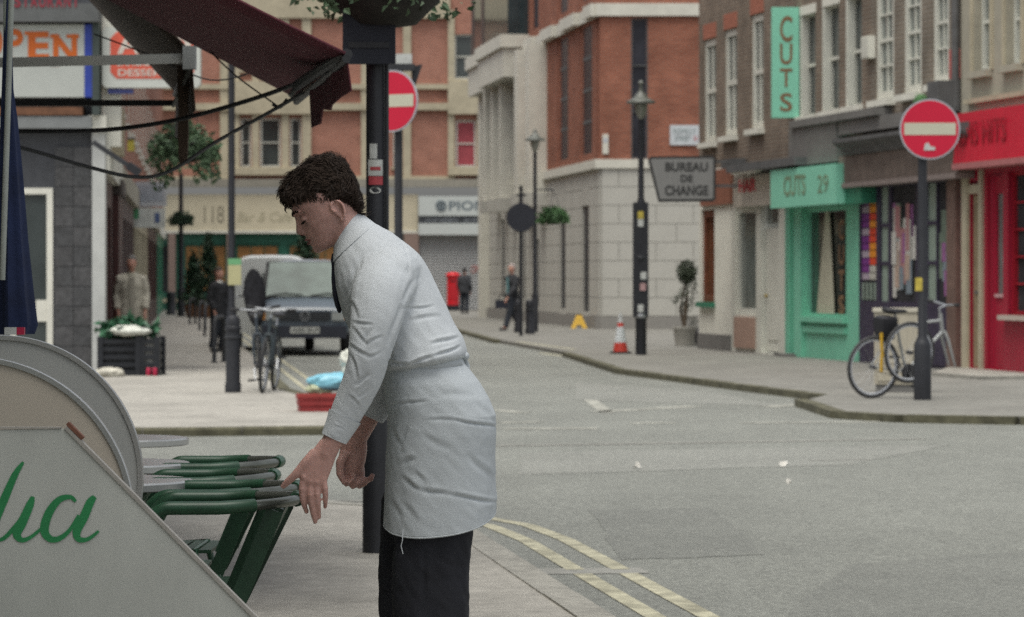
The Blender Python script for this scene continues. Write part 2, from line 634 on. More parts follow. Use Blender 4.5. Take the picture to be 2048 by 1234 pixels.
kerb_run(near_pave, near_edge[:-1] + [(-4.5, 22.15)], kerbstone, side=1, seed=2)
kerb_run(left_pave, [(-5.5, 32.15)] + left_edge[1:10], kerb_worn, side=1, seed=3)
kerb_run(right_pave, right_edge[1:3], kerb_worn, side=-1, seed=4, step=1.2)
kerb_run(right_pave, right_edge[4:8], kerb_worn, side=-1, seed=5)
kerb_run(right_pave, right_edge[8:12] + [(7.5, 34.62)], kerb_worn, side=-1, seed=6)

def strip(b, pts, w, z):
    for i in range(len(pts) - 1):
        a = Vector((pts[i][0], pts[i][1], z)); c = Vector((pts[i + 1][0], pts[i + 1][1], z))
        t = (c - a).normalized(); n = Vector((-t.y, t.x, 0)) * w / 2
        b.add([a - n, c - n, c + n, a + n], [(0, 1, 2, 3)])

def offset(pts, d):
    out = []
    for i, p in enumerate(pts):
        a = Vector(pts[max(i - 1, 0)]); c = Vector(pts[min(i + 1, len(pts) - 1)])
        t = (c - a).normalized()
        out.append((p[0] + t.y * d, p[1] - t.x * d))
    return out

def ribbon(b, pts, w, z):
    A = offset(pts, w / 2); B = offset(pts, -w / 2)
    for i in range(len(pts) - 1):
        b.add([(*A[i], z), (*A[i + 1], z), (*B[i + 1], z), (*B[i], z)], [(0, 1, 2, 3)])

# double yellow lines round the near corner, broken by a concrete patch
ne = near_edge[:-1] + [(-4.5, 22.15)]
dense = []
for i in range(len(ne) - 1):
    for k in range(16):
        dense.append(tuple(Vector(ne[i]).lerp(Vector(ne[i + 1]), k / 16)))
near_half = [p for p in dense if p[1] < 17.35]
far_half = [p for p in dense if p[1] > 17.5]
for d, nm in ((0.30, 'inner'), (0.53, 'outer')):
    b = MB()
    ribbon(b, offset(near_half, d), 0.095, ROAD + 0.004)
    ribbon(b, offset(far_half, d), 0.095, ROAD + 0.004)
    tag(b.build('yellow_line', yellow_paint), kind='structure')
b = MB()
mid = [p for p in dense if 17.2 < p[1] < 17.65]
ribbon(b, offset(mid, 0.33), 0.62, ROAD + 0.003)
tag(b.build('road_patch', patch_mat), kind='structure')

# yellow lines on the far kerbs
b = MB()
ribbon(b, offset(left_edge[7:12], 0.28), 0.07, ROAD + 0.004)
ribbon(b, offset(left_edge[7:12], 0.5), 0.07, ROAD + 0.004)
tag(b.build('yellow_line', yellow_paint), kind='structure')
b = MB()
re_ = [(-0.7, 80), (-0.26, 77.2), (0.4, 71.0), (0.75, 67.5)]
ribbon(b, offset(re_, -0.25), 0.16, ROAD + 0.004)
ribbon(b, offset([(0.35, 67.2), (1.0, 63.4), (1.35, 57), (1.6, 53)], -0.2), 0.16, ROAD + 0.004)
ribbon(b, offset([(0.2, 75), (0.9, 70.0), (1.3, 67.0)], 0.1), 0.14, 0.004)
tag(b.build('yellow_line', yellow_paint), kind='structure')

# worn white give-way marks and a pale trench scar across the junction
b = MB()
def gl(x0, y0, x1, y1, w):
    p = G(x0, y0, ROAD); q = G(x1, y1, ROAD)
    strip(b, [(p.x, p.y), (q.x, q.y)], w, ROAD + 0.004)
gl(1005, 858, 1195, 857, 0.28)
gl(1000, 846, 1080, 844, 0.22)
gl(1260, 847, 1350, 846, 0.2)
gl(1480, 846, 1760, 844, 0.22)
gl(1190, 824, 1390, 813, 0.22)
gl(1180, 800, 1215, 826, 0.16)
gl(1530, 814, 1640, 808, 0.3)
gl(985, 820, 1050, 826, 0.2)
gl(1330, 750, 1500, 775, 0.12)
tag(b.build('road_marking', white_paint), kind='structure')
b = MB()
gl(990, 892, 1400, 886, 0.16)
gl(1400, 886, 1850, 878, 0.14)
gl(1620, 921, 1740, 920, 0.1)
gl(560, 1000, 735, 1003, 0.12)
tag(b.build('trench_scar', M('trench', (0.25, 0.245, 0.22), 0.9, 0.2, 8, stain=0.3)), kind='structure')

# old repairs: slightly darker and paler tar laid in sheets
def tar_patch(corners, mat, name='tar_patch'):
    b = MB()
    pts = [G(x, y, ROAD) for x, y in corners]
    rnd = random.Random(int(corners[0][0]))
    ring = []
    for i in range(len(pts)):
        a = pts[i]; c = pts[(i + 1) % len(pts)]
        for k in range(8):
            q = a.lerp(c, k / 8)
            ring.append((q.x + rnd.uniform(-0.02, 0.02), q.y + rnd.uniform(-0.05, 0.05), ROAD + 0.002))
    b.add(ring, [tuple(range(len(ring)))])
    tag(b.build(name, mat), kind='structure')
tar_dark = M('tar_dark', (0.160, 0.164, 0.146), 0.7, 0.34, 52, 0.8, 90, spec=0.4, stain=0.14, sscale=0.6)
add_streaks(tar_dark, 17.0, 0.84, 1.14)
tar_pale = M('tar_pale', (0.205, 0.208, 0.186), 0.72, 0.3, 48, 0.8, 90, spec=0.4, stain=0.14, sscale=0.6)
add_streaks(tar_pale, 17.0, 0.84, 1.14)
tar_patch([(1480, 1300), (1700, 1130), (2300, 1080), (2300, 1320)], tar_dark)
tar_patch([(1040, 950), (1040, 905), (1900, 890), (1700, 930)], tar_pale)
tar_patch([(1150, 800), (1150, 765), (1430, 785), (1560, 812)], tar_pale)
tar_patch([(1240, 1120), (1180, 1020), (1420, 1015), (1530, 1110)], tar_dark)

# scraps of litter on the road
def scrap(px, py, w, label, z0=ROAD):
    p = G(px, py, z0)
    rnd = random.Random(px)
    b = MB()
    n = 9
    ring = [(math.cos(2 * math.pi * i / n) * w * rnd.uniform(0.7, 1.2), math.sin(2 * math.pi * i / n) * w * 0.6 * rnd.uniform(0.7, 1.2)) for i in range(n)]
    vs = [(x, y, 0.004 + rnd.uniform(0, 0.03)) for x, y in ring] + [(x * 0.5, y * 0.5, 0.02 + rnd.uniform(0, 0.05)) for x, y in ring] + [(0, 0, 0.03)]
    fs = []
    for i in range(n):
        j = (i + 1) % n
        fs += [(i, j, n + j, n + i), (n + i, n + j, 2 * n)]
    b.add(vs, fs)
    tag(b.build('paper_scrap', M('paper', (0.6, 0.58, 0.53), 0.8), None, False, p), label, 'litter', 'paper scraps on the road')
scrap(1275, 939, 0.035, 'crumpled white paper scrap lying alone on the open asphalt')
scrap(1567, 934, 0.045, 'flat white paper scrap on the asphalt below the stepped kerb')
scrap(1577, 971, 0.02, 'tiny pale scrap on the asphalt nearest to the camera side')
scrap(1255, 748, 0.05, 'white scrap in the gutter of the right hand kerb', ROAD)
# ------------------------------------------------------------------ facade materials
brick_brown = brick_mat('brick_brown', (0.15, 0.112, 0.086), (0.20, 0.15, 0.112), (0.22, 0.195, 0.16))
brick_grey = brick_mat('brick_grey', (0.155, 0.128, 0.10), (0.20, 0.165, 0.128), (0.22, 0.20, 0.17))
brick_red = brick_mat('brick_red', (0.225, 0.078, 0.048), (0.29, 0.108, 0.066), (0.24, 0.15, 0.115), msize=0.009, var=0.22)
brick_rose = brick_mat('brick_rose', (0.31, 0.135, 0.095), (0.37, 0.17, 0.12), (0.31, 0.20, 0.16), msize=0.009, var=0.15)
white_wood = M('white_wood', (0.60, 0.60, 0.53), 0.5, 0.06, 5, stain=0.12)
white_render = M('white_render', (0.68, 0.67, 0.59), 0.8, 0.06, 4, 0.1, 60, stain=0.12)
cream_render = M('cream_render', (0.36, 0.335, 0.265), 0.85, 0.08, 4, 0.15, 60, stain=0.2)
cream_stone = M('cream_stone', (0.42, 0.375, 0.27), 0.85, 0.1, 4, 0.15, 60, stain=0.2)
glass = M('window_glass', (0.045, 0.055, 0.055), 0.08, 0.25, 1.5, spec=0.7)
glass_pale = M('window_glass_pale', (0.13, 0.15, 0.14), 0.10, 0.3, 2.0, spec=0.6)
dark_inside = M('dark_inside', (0.022, 0.022, 0.025), 0.8, 0.4, 3)
green_paint = M('green_paint', (0.18, 0.50, 0.35), 0.5, 0.06, 4, stain=0.1)
green_sign = M('green_sign', (0.22, 0.56, 0.41), 0.45, 0.05, 3)
green_dark = M('green_dark', (0.03, 0.17, 0.10), 0.5, 0.1, 4)
lead_grey = M('lead_grey', (0.17, 0.165, 0.155), 0.7, 0.12, 5, 0.2, 40, stain=0.2)
brown_fascia = M('brown_fascia', (0.155, 0.12, 0.10), 0.75, 0.2, 5, 0.2, 50, stain=0.25)
slate_grey = M('slate_grey', (0.10, 0.10, 0.10), 0.75, 0.2, 5, 0.2, 50, stain=0.2)
purple_dark = M('purple_dark', (0.035, 0.028, 0.055), 0.5, 0.3, 6)
red_paint = M('red_paint', (0.31, 0.011, 0.032), 0.45, 0.08, 4, stain=0.12)
red_fascia = M('red_fascia', (0.50, 0.014, 0.036), 0.4, 0.06, 4, stain=0.12)
red_deep = M('red_deep', (0.28, 0.007, 0.018), 0.5, 0.1, 4)
beige_wood = M('beige_wood', (0.25, 0.20, 0.125), 0.6, 0.15, 6, stain=0.15)
pink_panel = M('pink_panel', (0.33, 0.22, 0.17), 0.7, 0.1, 5)
rust_wood = M('rust_wood', (0.17, 0.055, 0.025), 0.6, 0.25, 6, stain=0.2)
pale_green = M('pale_green_paint', (0.24, 0.30, 0.25), 0.5, 0.08, 5)
red_arch = M('red_arch_brick', (0.33, 0.12, 0.075), 0.85, 0.2, 14, 0.3, 60)
letter_brown = M('letter_brown', (0.20, 0.115, 0.06), 0.6, 0.1, 6)
letter_black = M('letter_black', (0.03, 0.03, 0.03), 0.6, 0.1, 6)

# the shop row on the right
A0 = G(1400, 697)
RW = Fr(A0.x, A0.y, 0.189, -1.0)

def facade_thing(name, label, fr, px0, cat='building', n=0.0):
    u = fr.u(px0, n)
    p = fr.pt(u, n, 0)
    t = thing(name, label, cat, p, fr.rot)
    t['u0'] = u
    return t

class Loc:
    """pixel rectangles on a wall line turned into the local space of one building on it"""
    def __init__(s, fr, t, n=0.0):
        s.fr = fr; s.t = t; s.d = t['u0']; s.n = n
    def r(s, px0, px1, py0, py1, n=0.0):
        a, b_, c, d = s.fr.rect(px0, px1, py0, py1, n)
        return (a - s.d, b_ - s.d, c, d)
    def u(s, px, n=0.0):
        return s.fr.u(px, n) - s.d
    def z(s, px, py, n=0.0):
        return s.fr.z(px, py, n)
    def box(s, name, mat, px0, px1, py0, py1, n0, n1, parent=None, label=None):
        a, b_, c, d = s.r(px0, px1, py0, py1, n1)
        o = MB().box(a, b_, -n1, -n0, c, d).build(name, mat, parent or s.t)
        if label: o['label'] = label
        return o

TOP = 10.6
# --- building 1: narrow brown brick house, white ground floor
t = facade_thing('terraced_house', 'brown brick house with white ground floor and thin white windows at row end', RW, 1398)
L = Loc(RW, t)
uE = L.u(1585)
holes = [L.r(1408, 1432, 78, 285), L.r(1449, 1474, 58, 272), L.r(1502, 1527, 28, 258)]
gz = L.z(1480, 330)
b = MB()
wall_holes(b, 0.0, uE, gz, TOP, holes, 0.16)
b.add([(0, 0, gz), (0, 8, gz), (0, 8, TOP), (0, 0, TOP)], [(0, 1, 2, 3)])
b.add([(0, 0, TOP), (uE, 0, TOP), (uE, 8, TOP), (0, 8, TOP)], [(0, 1, 2, 3)])
b.build('wall', brick_brown, t)
for h in holes:
    w = window(t, h, white_wood, glass, y=0.06, fw=0.13, cols=2, rows=2, sill=0.12, sill_mat=white_render, bar=0.05)
    MB().box(h[0] - 0.02, h[1] + 0.02, -0.015, 0.05, h[3] + 0.01, h[3] + 0.30).build('brick_arch', red_arch, t)
# ground floor, left bay: white render with rusty timber window
zb = 0.0
wh = L.r(1402, 1429, 420, 604)
b = MB()
wall_holes(b, 0.0, L.u(1463), 0.30, gz, [(wh[0], wh[1], wh[2], wh[3])], 0.2)
b.add([(0, 0, 0.3), (0, 8, 0.3), (0, 8, gz), (0, 0, gz)], [(0, 1, 2, 3)])
b.build('ground_floor_wall', white_render, t)
MB().box(-0.02, L.u(1463) - 0.01, -0.03, 0.1, 0, 0.30).build('plinth', lead_grey, t)
window(t, wh, rust_wood, M('rusty_glass', (0.11, 0.045, 0.02), 0.3), y=0.08, fw=0.14, cols=2, rows=1)
MB().box(wh[0] - 0.05, wh[1] + 0.05, -0.1, 0.08, wh[2] - 0.1, wh[2]).build('window_box', green_dark, t)
L.box('fascia', M('brown_brick_panel', (0.22, 0.085, 0.05), 0.8, 0.25, 12, 0.3, 50), 1400, 1462, 340, 410, 0.01, 0.06)
L.box('canopy', slate_grey, 1442, 1466, 318, 336, 0.05, 0.3)

# --- building 1b: cream fronted small shop under the same brick
L.box('shop_sign_board', M('cream_board', (0.48, 0.43, 0.36), 0.6, 0.06, 4, stain=0.15), 1466, 1545, 350, 412, 0.05, 0.14)
r = L.r(1478, 1512, 357, 384, 0.145)
lettering('HAIR', t, M('letter_red', (0.45, 0.03, 0.04), 0.5), r[0], r[1], r[2], r[3], -0.146, bold=0.03)
L.box('shop_cornice', slate_grey, 1452, 1588, 322, 338, 0.0, 0.45)
L.box('shop_blind_box', white_render, 1462, 1510, 336, 347, 0.30, 0.42)
wr = L.r(1471, 1512, 414, 628)
dr = L.r(1521, 1557, 400, 699)
b = MB()
wall_holes(b, L.u(1463), L.u(1575), 0.0, gz, [wr, (dr[0], dr[1], 0.02, dr[3])], 0.25)
b.build('shopfront', white_wood, t)
window(t, wr, white_wood, glass_pale, y=0.06, fw=0.1, cols=1, rows=1)
L.box('stall_riser', pink_panel, 1467, 1506, 634, 696, 0.0, 0.05)
do = MB()
do.box(dr[0] + 0.03, dr[1] - 0.03, 0.1, 0.15, 0.05, dr[3] - 0.5)
do.box(dr[0] + 0.18, dr[1] - 0.18, 0.085, 0.1, 0.25, 1.0)
do = do.build('door', white_wood, t)
MB().box(dr[0] + 0.05, dr[1] - 0.05, 0.11, 0.13, dr[3] - 0.42, dr[3] - 0.04).build('pane', glass_pale, do)
MB().ball((dr[0] + 0.12, 0.07, 1.05), 0.035).build('handle', M('brass', (0.4, 0.3, 0.1), 0.3, metal=0.8), do)

# --- building 2: green barber shop
t = facade_thing('barber_shop', 'brick house with mint green shopfront and grey board above it', RW, 1585)
L = Loc(RW, t)
uE = L.u(1742)
holes = [L.r(1602, 1631, 26, 232), L.r(1647, 1678, 8, 222), L.r(1694, 1724, -10, 212)]
gz = L.z(1640, 330)
b = MB()
wall_holes(b, 0.0, uE, gz, TOP, holes, 0.2)
b.add([(0, 0, TOP), (uE, 0, TOP), (uE, 8, TOP), (0, 8, TOP)], [(0, 1, 2, 3)])
b.build('wall', brick_brown, t)
for h in holes:
    window(t, h, white_wood, glass, y=0.13, fw=0.05, cols=1, rows=2, sill=0.1, sill_mat=white_render)
    MB().box(h[0] - 0.03, h[0] + 0.07, -0.012, 0.12, h[2], h[3]).build('window_jamb', white_wood, t)
    MB().box(h[0] - 0.02, h[1] + 0.04, -0.02, 0.1, h[3] - 0.02, h[3] + 0.14).build('lintel', white_render, t)
L.box('sheet_board', lead_grey, 1577, 1672, 250, 328, 0.02, 0.22)
L.box('parapet_cap', lead_grey, 1578, 1750, 228, 243, 0.0, 0.28)
fas = L.r(1541, 1672, 334, 412, 0.40)
MB().box(fas[0], fas[1], -0.40, -0.02, fas[2], fas[3]).build('fascia', green_sign, t)
lz = fas[3] - fas[2]
lettering('CUTS', t, M('letter_faded', (0.17, 0.24, 0.15), 0.6), fas[0] + 0.9, fas[0] + 2.3, fas[2] + 0.28 * lz, fas[2] + 0.82 * lz, -0.405, bold=0.02)
lettering('29', t, MATS['letter_faded'], fas[1] - 1.1, fas[1] - 0.45, fas[2] + 0.3 * lz, fas[2] + 0.75 * lz, -0.405)
L.box('fascia_return', green_dark, 1672, 1722, 338, 408, 0.0, 0.25)
wr = L.r(1611, 1692, 416, 633)
dr = L.r(1578, 1602, 414, 704)
b = MB()
wall_holes(b, L.u(1570), L.u(1718), 0.0, gz, [wr, (dr[0], dr[1], 0.05, dr[3])], 0.22)
b.build('shopfront', green_paint, t)
MB().box(dr[0], dr[1], 0.16, 0.2, 0.05, dr[3]).build('door', green_paint, t)
MB().box(wr[0] - 0.05, wr[1] + 0.1, -0.1, 0.02, wr[2] - 0.1, wr[2] - 0.01).build('sill', green_paint, t)
MB().box(wr[0] - 0.02, wr[1] + 0.06, -0.05, 0.0, wr[2] - 0.28, wr[2] - 0.17).build('moulding', green_paint, t)
MB().box(wr[0] - 0.5, wr[0] - 0.05, -0.07, 0.0, 0.0, fas[2]).build('pilaster', green_paint, t)
w = window(t, (wr[0], wr[1], wr[2], wr[3]), green_paint, M('shop_glass', (0.03, 0.035, 0.03), 0.05, 0.3, 2, spec=0.5), y=0.06, fw=0.05, cols=1, rows=1)
# glass is clear enough to show the curtain: the curtain hangs just inside it
cur = MB()
n = 40
cx0 = wr[0] + 0.62
hgt = wr[3] - wr[2] - 0.1
rows_ = 10
vs = []
for i in range(rows_ + 1):
    k = i / rows_
    half = 0.10 + 0.44 * (1 - k) ** 0.9
    for j in range(n + 1):
        q = j / n
        vs.append((cx0 + 0.52 * 0.9 + (q - 0.5) * 2 * half + 0.12 * k, 0.045 + 0.012 * math.sin(q * 46), wr[2] + 0.04 + hgt * k))
fs = [(i * (n + 1) + j, i * (n + 1) + j + 1, (i + 1) * (n + 1) + j + 1, (i + 1) * (n + 1) + j) for i in range(rows_) for j in range(n)]
cur.add(vs, fs)
cur.build('curtain', M('curtain_cloth', (0.40, 0.38, 0.29), 0.9, 0.1, 6), w, smooth=True)
cu = wr[1] - 0.62
for k, ch in enumerate('CUTS'):
    zz = wr[3] - 0.55 - k * 0.42
    lettering(ch, w, letter_brown, cu, cu + 0.34, zz, zz + 0.34, 0.05, bold=0.03)
MB().box(L.u(1575), L.u(1600), -0.25, 0.3, 0, 0.05).build('doorstep', lead_grey, t)

# projecting CUTS sign
uS = RW.u(1598)
p = RW.pt(uS, 0, 0)
ts = thing('projecting_sign', 'tall mint green sign reading CUTS down its face, hung high on brick', 'sign', p, 0.0)
Ys = p.y
a = W(1543, 236, Ys); c = W(1597, 15, Ys)
MB().box(a.x - p.x, c.x - p.x, -0.10, 0.10, a.z, c.z).build('board', green_sign, ts)
for k, ch in enumerate('CUTS'):
    q0 = W(1559, (88, 133, 178, 227)[k], Ys); q1 = W(1586, (28, 83, 133, 182)[k], Ys)
    lettering(ch, ts, letter_brown, q0.x - p.x, q1.x - p.x - 0.02, q0.z + 0.03, q1.z - 0.04, -0.104, bold=0.015)
MB().bar((c.x - p.x - 0.05, 0, c.z - 0.2), (0.12, 0, c.z - 0.2), 0.05, 0.05).build('bracket', slate_grey, ts)
MB().bar((a.x - p.x + 0.4, 0, a.z + 0.2), (0.12, 0, a.z + 0.2), 0.05, 0.05).build('bracket', slate_grey, ts)

# --- building 3: dark shop with posters
t = facade_thing('poster_shop', 'brick house with tall white sashes above dark purple shopfront full of posters', RW, 1742)
L = Loc(RW, t)
uE = L.u(1922)
holes = [L.r(1752, 1788, -40, 200), L.r(1808, 1843, -60, 188), L.r(1866, 1898, -80, 168)]
gz = L.z(1830, 300)
b = MB()
wall_holes(b, 0.0, uE, gz, TOP, holes, 0.14)
b.add([(0, 0, TOP), (uE, 0, TOP), (uE, 8, TOP), (0, 8, TOP)], [(0, 1, 2, 3)])
b.build('wall', brick_grey, t)
for h in holes:
    window(t, h, white_wood, glass_pale, y=0.05, fw=0.14, cols=2, rows=4, sill=0.14, sill_mat=white_render, bar=0.03)
cb = L.r(1664, 1914, 262, 296, 0.5)
b = MB()
prof = [(0.02, cb[2]), (0.30, cb[2]), (0.36, cb[2] + 0.1), (0.5, cb[2] + 0.2), (0.5, cb[3]), (0.02, cb[3] + 0.04)]
b.prism(prof, lambda n_, z_, u_: (u_, -n_, z_), cb[0], cb[1])
b.build('cornice', slate_grey, t)
ledge = MB().box(L.u(1700), L.u(1905), -0.2, 0.0, cb[3] + 0.1, cb[3] + 0.32).build('parapet', lead_grey, t)
fa = L.r(1676, 1914, 296, 356, 0.28)
MB().box(fa[0], fa[1], -0.27, -0.01, fa[2], cb[2] - 0.003).build('fascia', brown_fascia, t)
MB().box(fa[0], fa[1], -0.31, -0.01, fa[2] - 0.08, fa[2] - 0.003).build('fascia_moulding', M('moulding_mauve', (0.22, 0.18, 0.165), 0.6, 0.1, 6), t)
gz2 = fa[2]
panes = [(1721, 1752), (1760, 1776), (1782, 1832), (1836, 1848), (1853, 1872), (1874, 1900)]
b = MB()
hs = []
for a_, c_ in panes:
    q = L.r(a_, c_, 380, 590)
    hs.append((q[0], q[1], 1.0, gz2 - 0.1))
wall_holes(b, L.u(1718), uE, 0.0, gz, hs, 0.05)
b.build('shopfront', purple_dark, t)
poster_cols = [(0.16, 0.03, 0.20), (0.62, 0.06, 0.02), (0.70, 0.25, 0.02), (0.45, 0.43, 0.38), (0.10, 0.03, 0.16), (0.5, 0.32, 0.05)]
rnd = random.Random(5)
def poster(u0, u1, z0, z1, y, col, nm):
    MB().box(u0, u1, y, y + 0.01, z0, z1).build('poster', M(nm, col, 0.6, 0.3, 25), t)
for i, h in enumerate(hs):
    mb = MB().box(h[0], h[1], 0.035, 0.055, h[2], h[3])
    mb.build('backboard', pale_green if i in (1, 4) else dark_inside, t)
    if i in (1, 4):
        for k in range(1, 3):
            zz = h[2] + (h[3] - h[2]) * k / 3
            MB().box(h[0], h[1], 0.005, 0.034, zz - 0.03, zz + 0.03).build('glazing_bar', purple_dark, t)
    if i == 0:
        n = 11
        for k in range(n):
            z0 = h[2] + 0.35 + (h[3] - h[2] - 0.5) * k / n
            z1 = h[2] + 0.35 + (h[3] - h[2] - 0.5) * (k + 1) / n - 0.015
            um = (h[0] + h[1]) / 2
            poster(h[0] + 0.03, um - 0.01, z0, z1, 0.02, poster_cols[0] if k % 3 else (0.36, 0.30, 0.36), 'poster_%d' % (k % 3 == 0))
            ck = (1, 2, 1, 2, 2, 1)[k % 6]
            if k > 1:
                poster(um + 0.01, h[1] - 0.03, z0, z1, 0.02, poster_cols[ck], 'poster_hot%d' % ck)
            else:
                poster(um + 0.01, h[1] - 0.03, z0, z1, 0.02, poster_cols[3], 'poster_pale')
        for k in range(4):
            x = h[0] + (h[1] - h[0]) * (k + 0.5) / 4
            MB().box(x - 0.05, x + 0.05, 0.01, 0.02, h[2] + 0.02, h[2] + 0.3).build('rail_bar', pale_green, t)
    if i in (2, 3, 5):
        cols = [(0.42, 0.41, 0.37), (0.50, 0.49, 0.45), (0.34, 0.16, 0.16), (0.18, 0.22, 0.25), (0.40, 0.30, 0.24), (0.26, 0.10, 0.24), (0.13, 0.17, 0.13)]
        n = 34 if i == 2 else 8
        for k in range(n):
            w_ = rnd.uniform(0.10, 0.30); hh_ = rnd.uniform(0.2, 0.75)
            u_ = rnd.uniform(h[0] + 0.04, max(h[0] + 0.05, h[1] - w_ - 0.04)); z_ = rnd.uniform(h[2] + 0.02, h[3] - hh_ - 0.25)
            ci = rnd.choice([0, 0, 1, 1, 1, 2, 3, 4, 5, 6]) if i == 2 else rnd.choice([3, 5, 6, 6])
            poster(u_, min(u_ + w_, h[1] - 0.02), z_, z_ + hh_, 0.024 - 0.0009 * k, cols[ci], 'poster_mix%d' % ci)
MB().box(L.u(1903), uE - 0.02, -0.08, 0.0, 0.0, gz2 - 0.02).build('end_pilaster', M('brown_pilaster', (0.16, 0.10, 0.08), 0.6, 0.2, 6, stain=0.2), t)
MB().box(L.u(1820), L.u(1902), -0.02, 0.05, 0.05, 0.9).build('door_panel', purple_dark, t)
MB().ball((L.u(1852), -0.08, cb[3] + 0.45), (0.25, 0.1, 0.12)).build('moss', M('moss', (0.06, 0.14, 0.05), 0.9, 0.3, 12), t)

# --- building 4: cream house with red shop
t = facade_thing('red_shop', 'cream rendered house with bright red fascia and red shop door', RW, 1922)
L = Loc(RW, t)
uE = L.u(2110)
holes = [L.r(1948, 1982, -60, 142), L.r(2012, 2044, -60, 130)]
gz = L.z(1980, 330)
b = MB()
wall_holes(b, 0.0, uE, gz, TOP, holes, 0.22)
b.add([(0, 0, TOP), (uE, 0, TOP), (uE, 8, TOP), (0, 8, TOP)], [(0, 1, 2, 3)])
b.build('wall', cream_render, t)
for h in holes:
    window(t, h, white_wood, glass_pale, y=0.15, fw=0.07, cols=1, rows=2, sill=0.12, sill_mat=cream_render)
    MB().box(h[0] - 0.12, h[0], -0.03, 0.0, h[2], h[3]).build('architrave', cream_stone, t)
    MB().box(h[1], h[1] + 0.12, -0.03, 0.0, h[2], h[3]).build('architrave', cream_stone, t)
L.box('string_course', cream_stone, 1926, 2100, 186, 196, 0.0, 0.09)
fa = L.r(1914, 2100, 214, 318, 0.3)
b = MB().prism([(0.02, fa[2]), (0.36, fa[2]), (0.30, fa[3]), (0.02, fa[3])], lambda n_, z_, u_: (u_, -n_, z_), fa[0], fa[1])
b.build('fascia', red_fascia, t)
hz = fa[3] - fa[2]
lettering('EMS HITS', t, red_deep, fa[0] + 0.25, fa[1] - 1.7, fa[2] + 0.33 * hz, fa[2] + 0.80 * hz, -0.355, bold=0.0)
MB().box(fa[0], fa[1], -0.38, -0.02, fa[2] - 0.09, fa[2] - 0.003).build('fascia_moulding', M('moulding_rose', (0.36, 0.13, 0.13), 0.6), t)
pd = L.r(1928, 1967, 335, 726)
b = MB()
wall_holes(b, 0.0, uE, 0.0, gz, [(pd[0] + 0.28, pd[1] - 0.1, 0.06, fa[2] - 0.25), (L.u(1974), L.u(2006), 0.06, fa[2] - 0.15), (L.u(2016), L.u(2090), 0.85, fa[2] - 0.15)], 0.25)
b.build('shopfront', red_paint, t)
MB().box(pd[0] + 0.02, pd[0] + 0.27, -0.05, 0.1, 0.0, fa[2] - 0.1).build('door_post', cream_stone, t)
MB().box(pd[1] - 0.09, pd[1] + 0.02, -0.05, 0.1, 0.0, fa[2] - 0.1).build('door_post', cream_stone, t)
MB().box(pd[0] + 0.27, pd[1] - 0.09, -0.03, 0.1, 2.62, 2.75).build('transom', cream_stone, t)
do = MB().box(pd[0] + 0.29, pd[1] - 0.11, 0.05, 0.1, 0.06, 2.6).build('door', beige_wood, t)
MB().box(pd[0] + 0.31, pd[1] - 0.13, 0.06, 0.09, 2.77, fa[2] - 0.27).build('fanlight', glass_pale, t)
MB().box((pd[0] + pd[1]) / 2 - 0.06, (pd[0] + pd[1]) / 2 + 0.06, 0.03, 0.05, 1.15, 1.19).build('letter_box', slate_grey, do)
rd = (L.u(1974) + 0.02, L.u(2006) - 0.02)
b = MB()
wall_holes(b, rd[0], rd[1], 0.06, fa[2] - 0.2, [(rd[0] + 0.18, rd[1] - 0.1, 1.15, 2.6)], 0.04, y=0.08)
do = b.build('door', red_paint, t)
MB().box(rd[0] + 0.18, rd[1] - 0.1, 0.11, 0.12, 1.15, 2.6).build('pane', glass_pale, do)
MB().box(rd[0] + 0.16, rd[1] - 0.08, 0.05, 0.08, 1.10, 1.15).build('pane_sill', M('sill_pink', (0.5, 0.3, 0.3), 0.6), do)
window(t, (L.u(2016), L.u(2090), 0.85, fa[2] - 0.15), red_deep, dark_inside, y=0.1, fw=0.06, cols=1, rows=5, sill=None, sash=False)
MB().box(L.u(2010), L.u(2095), -0.12, 0.05, 0.78, 0.85).build('window_ledge', M('ledge_cream', (0.45, 0.38, 0.33), 0.6), t)
ab = RW.pt(RW.u(1915), 0.22, 0)
s = W(1915, 128, ab.y)
bx = thing('alarm_box', 'small faded red box fixed high between brick and cream houses', 'alarm box', (s.x, s.y, s.z), RW.rot)
MB().box(-0.11, 0.11, -0.10, 0.14, -0.22, 0.22).build('case', M('faded_red', (0.38, 0.10, 0.085), 0.5), bx)
MB().box(-0.12, -0.112, -0.09, 0.12, -0.2, 0.2).build('side_plate', white_wood, bx)
s = RW.pt(RW.u(1742), 0.25, 0); q = W(1742, 95, s.y)
bx = thing('wall_box', 'white box fixed to brick wall beside tall white sash windows', 'wall box', (q.x, q.y, q.z), RW.rot)
MB().box(-0.22, 0.2, -0.1, 0.18, -0.18, 0.18).build('case', white_render, bx)
MB().box(-0.2, 0.18, -0.108, -0.1, -0.16, 0.16).build('lid', white_wood, bx)
# doorstep in front of the red shop
a = G(1865, 752); c = G(1962, 760); d = G(2100, 758)
e1 = RW.pt(RW.u(2110), 0.0, 0); e0 = RW.pt(RW.u(1900), 0.0, 0)
tag(MB().prism([(a.x, a.y), (c.x, c.y), (d.x, d.y), (e1.x, e1.y), (e0.x, e0.y)], lambda p_, q_, d_: (p_, q_, d_), -0.05, 0.05).build('forecourt_step', kerbstone), kind='structure')
# rain pipe between brick and cream house
pp = RW.pt(RW.u(1921), 0.08, 0)
rp = thing('rain_pipe', 'dark rain pipe with hopper between grey brick and cream houses', 'pipe', (pp.x, pp.y, 0), RW.rot)
MB().tube([(0, 0, RW.z(1921, 215)), (0, 0, 10.5)], 0.06, 8).build('pipe', slate_grey, rp, True)
z0 = RW.z(1921, 215)
MB().box(-0.5, 0.05, -0.28, 0.05, z0 - 0.05, z0 + 0.40).build('hopper', slate_grey, rp)
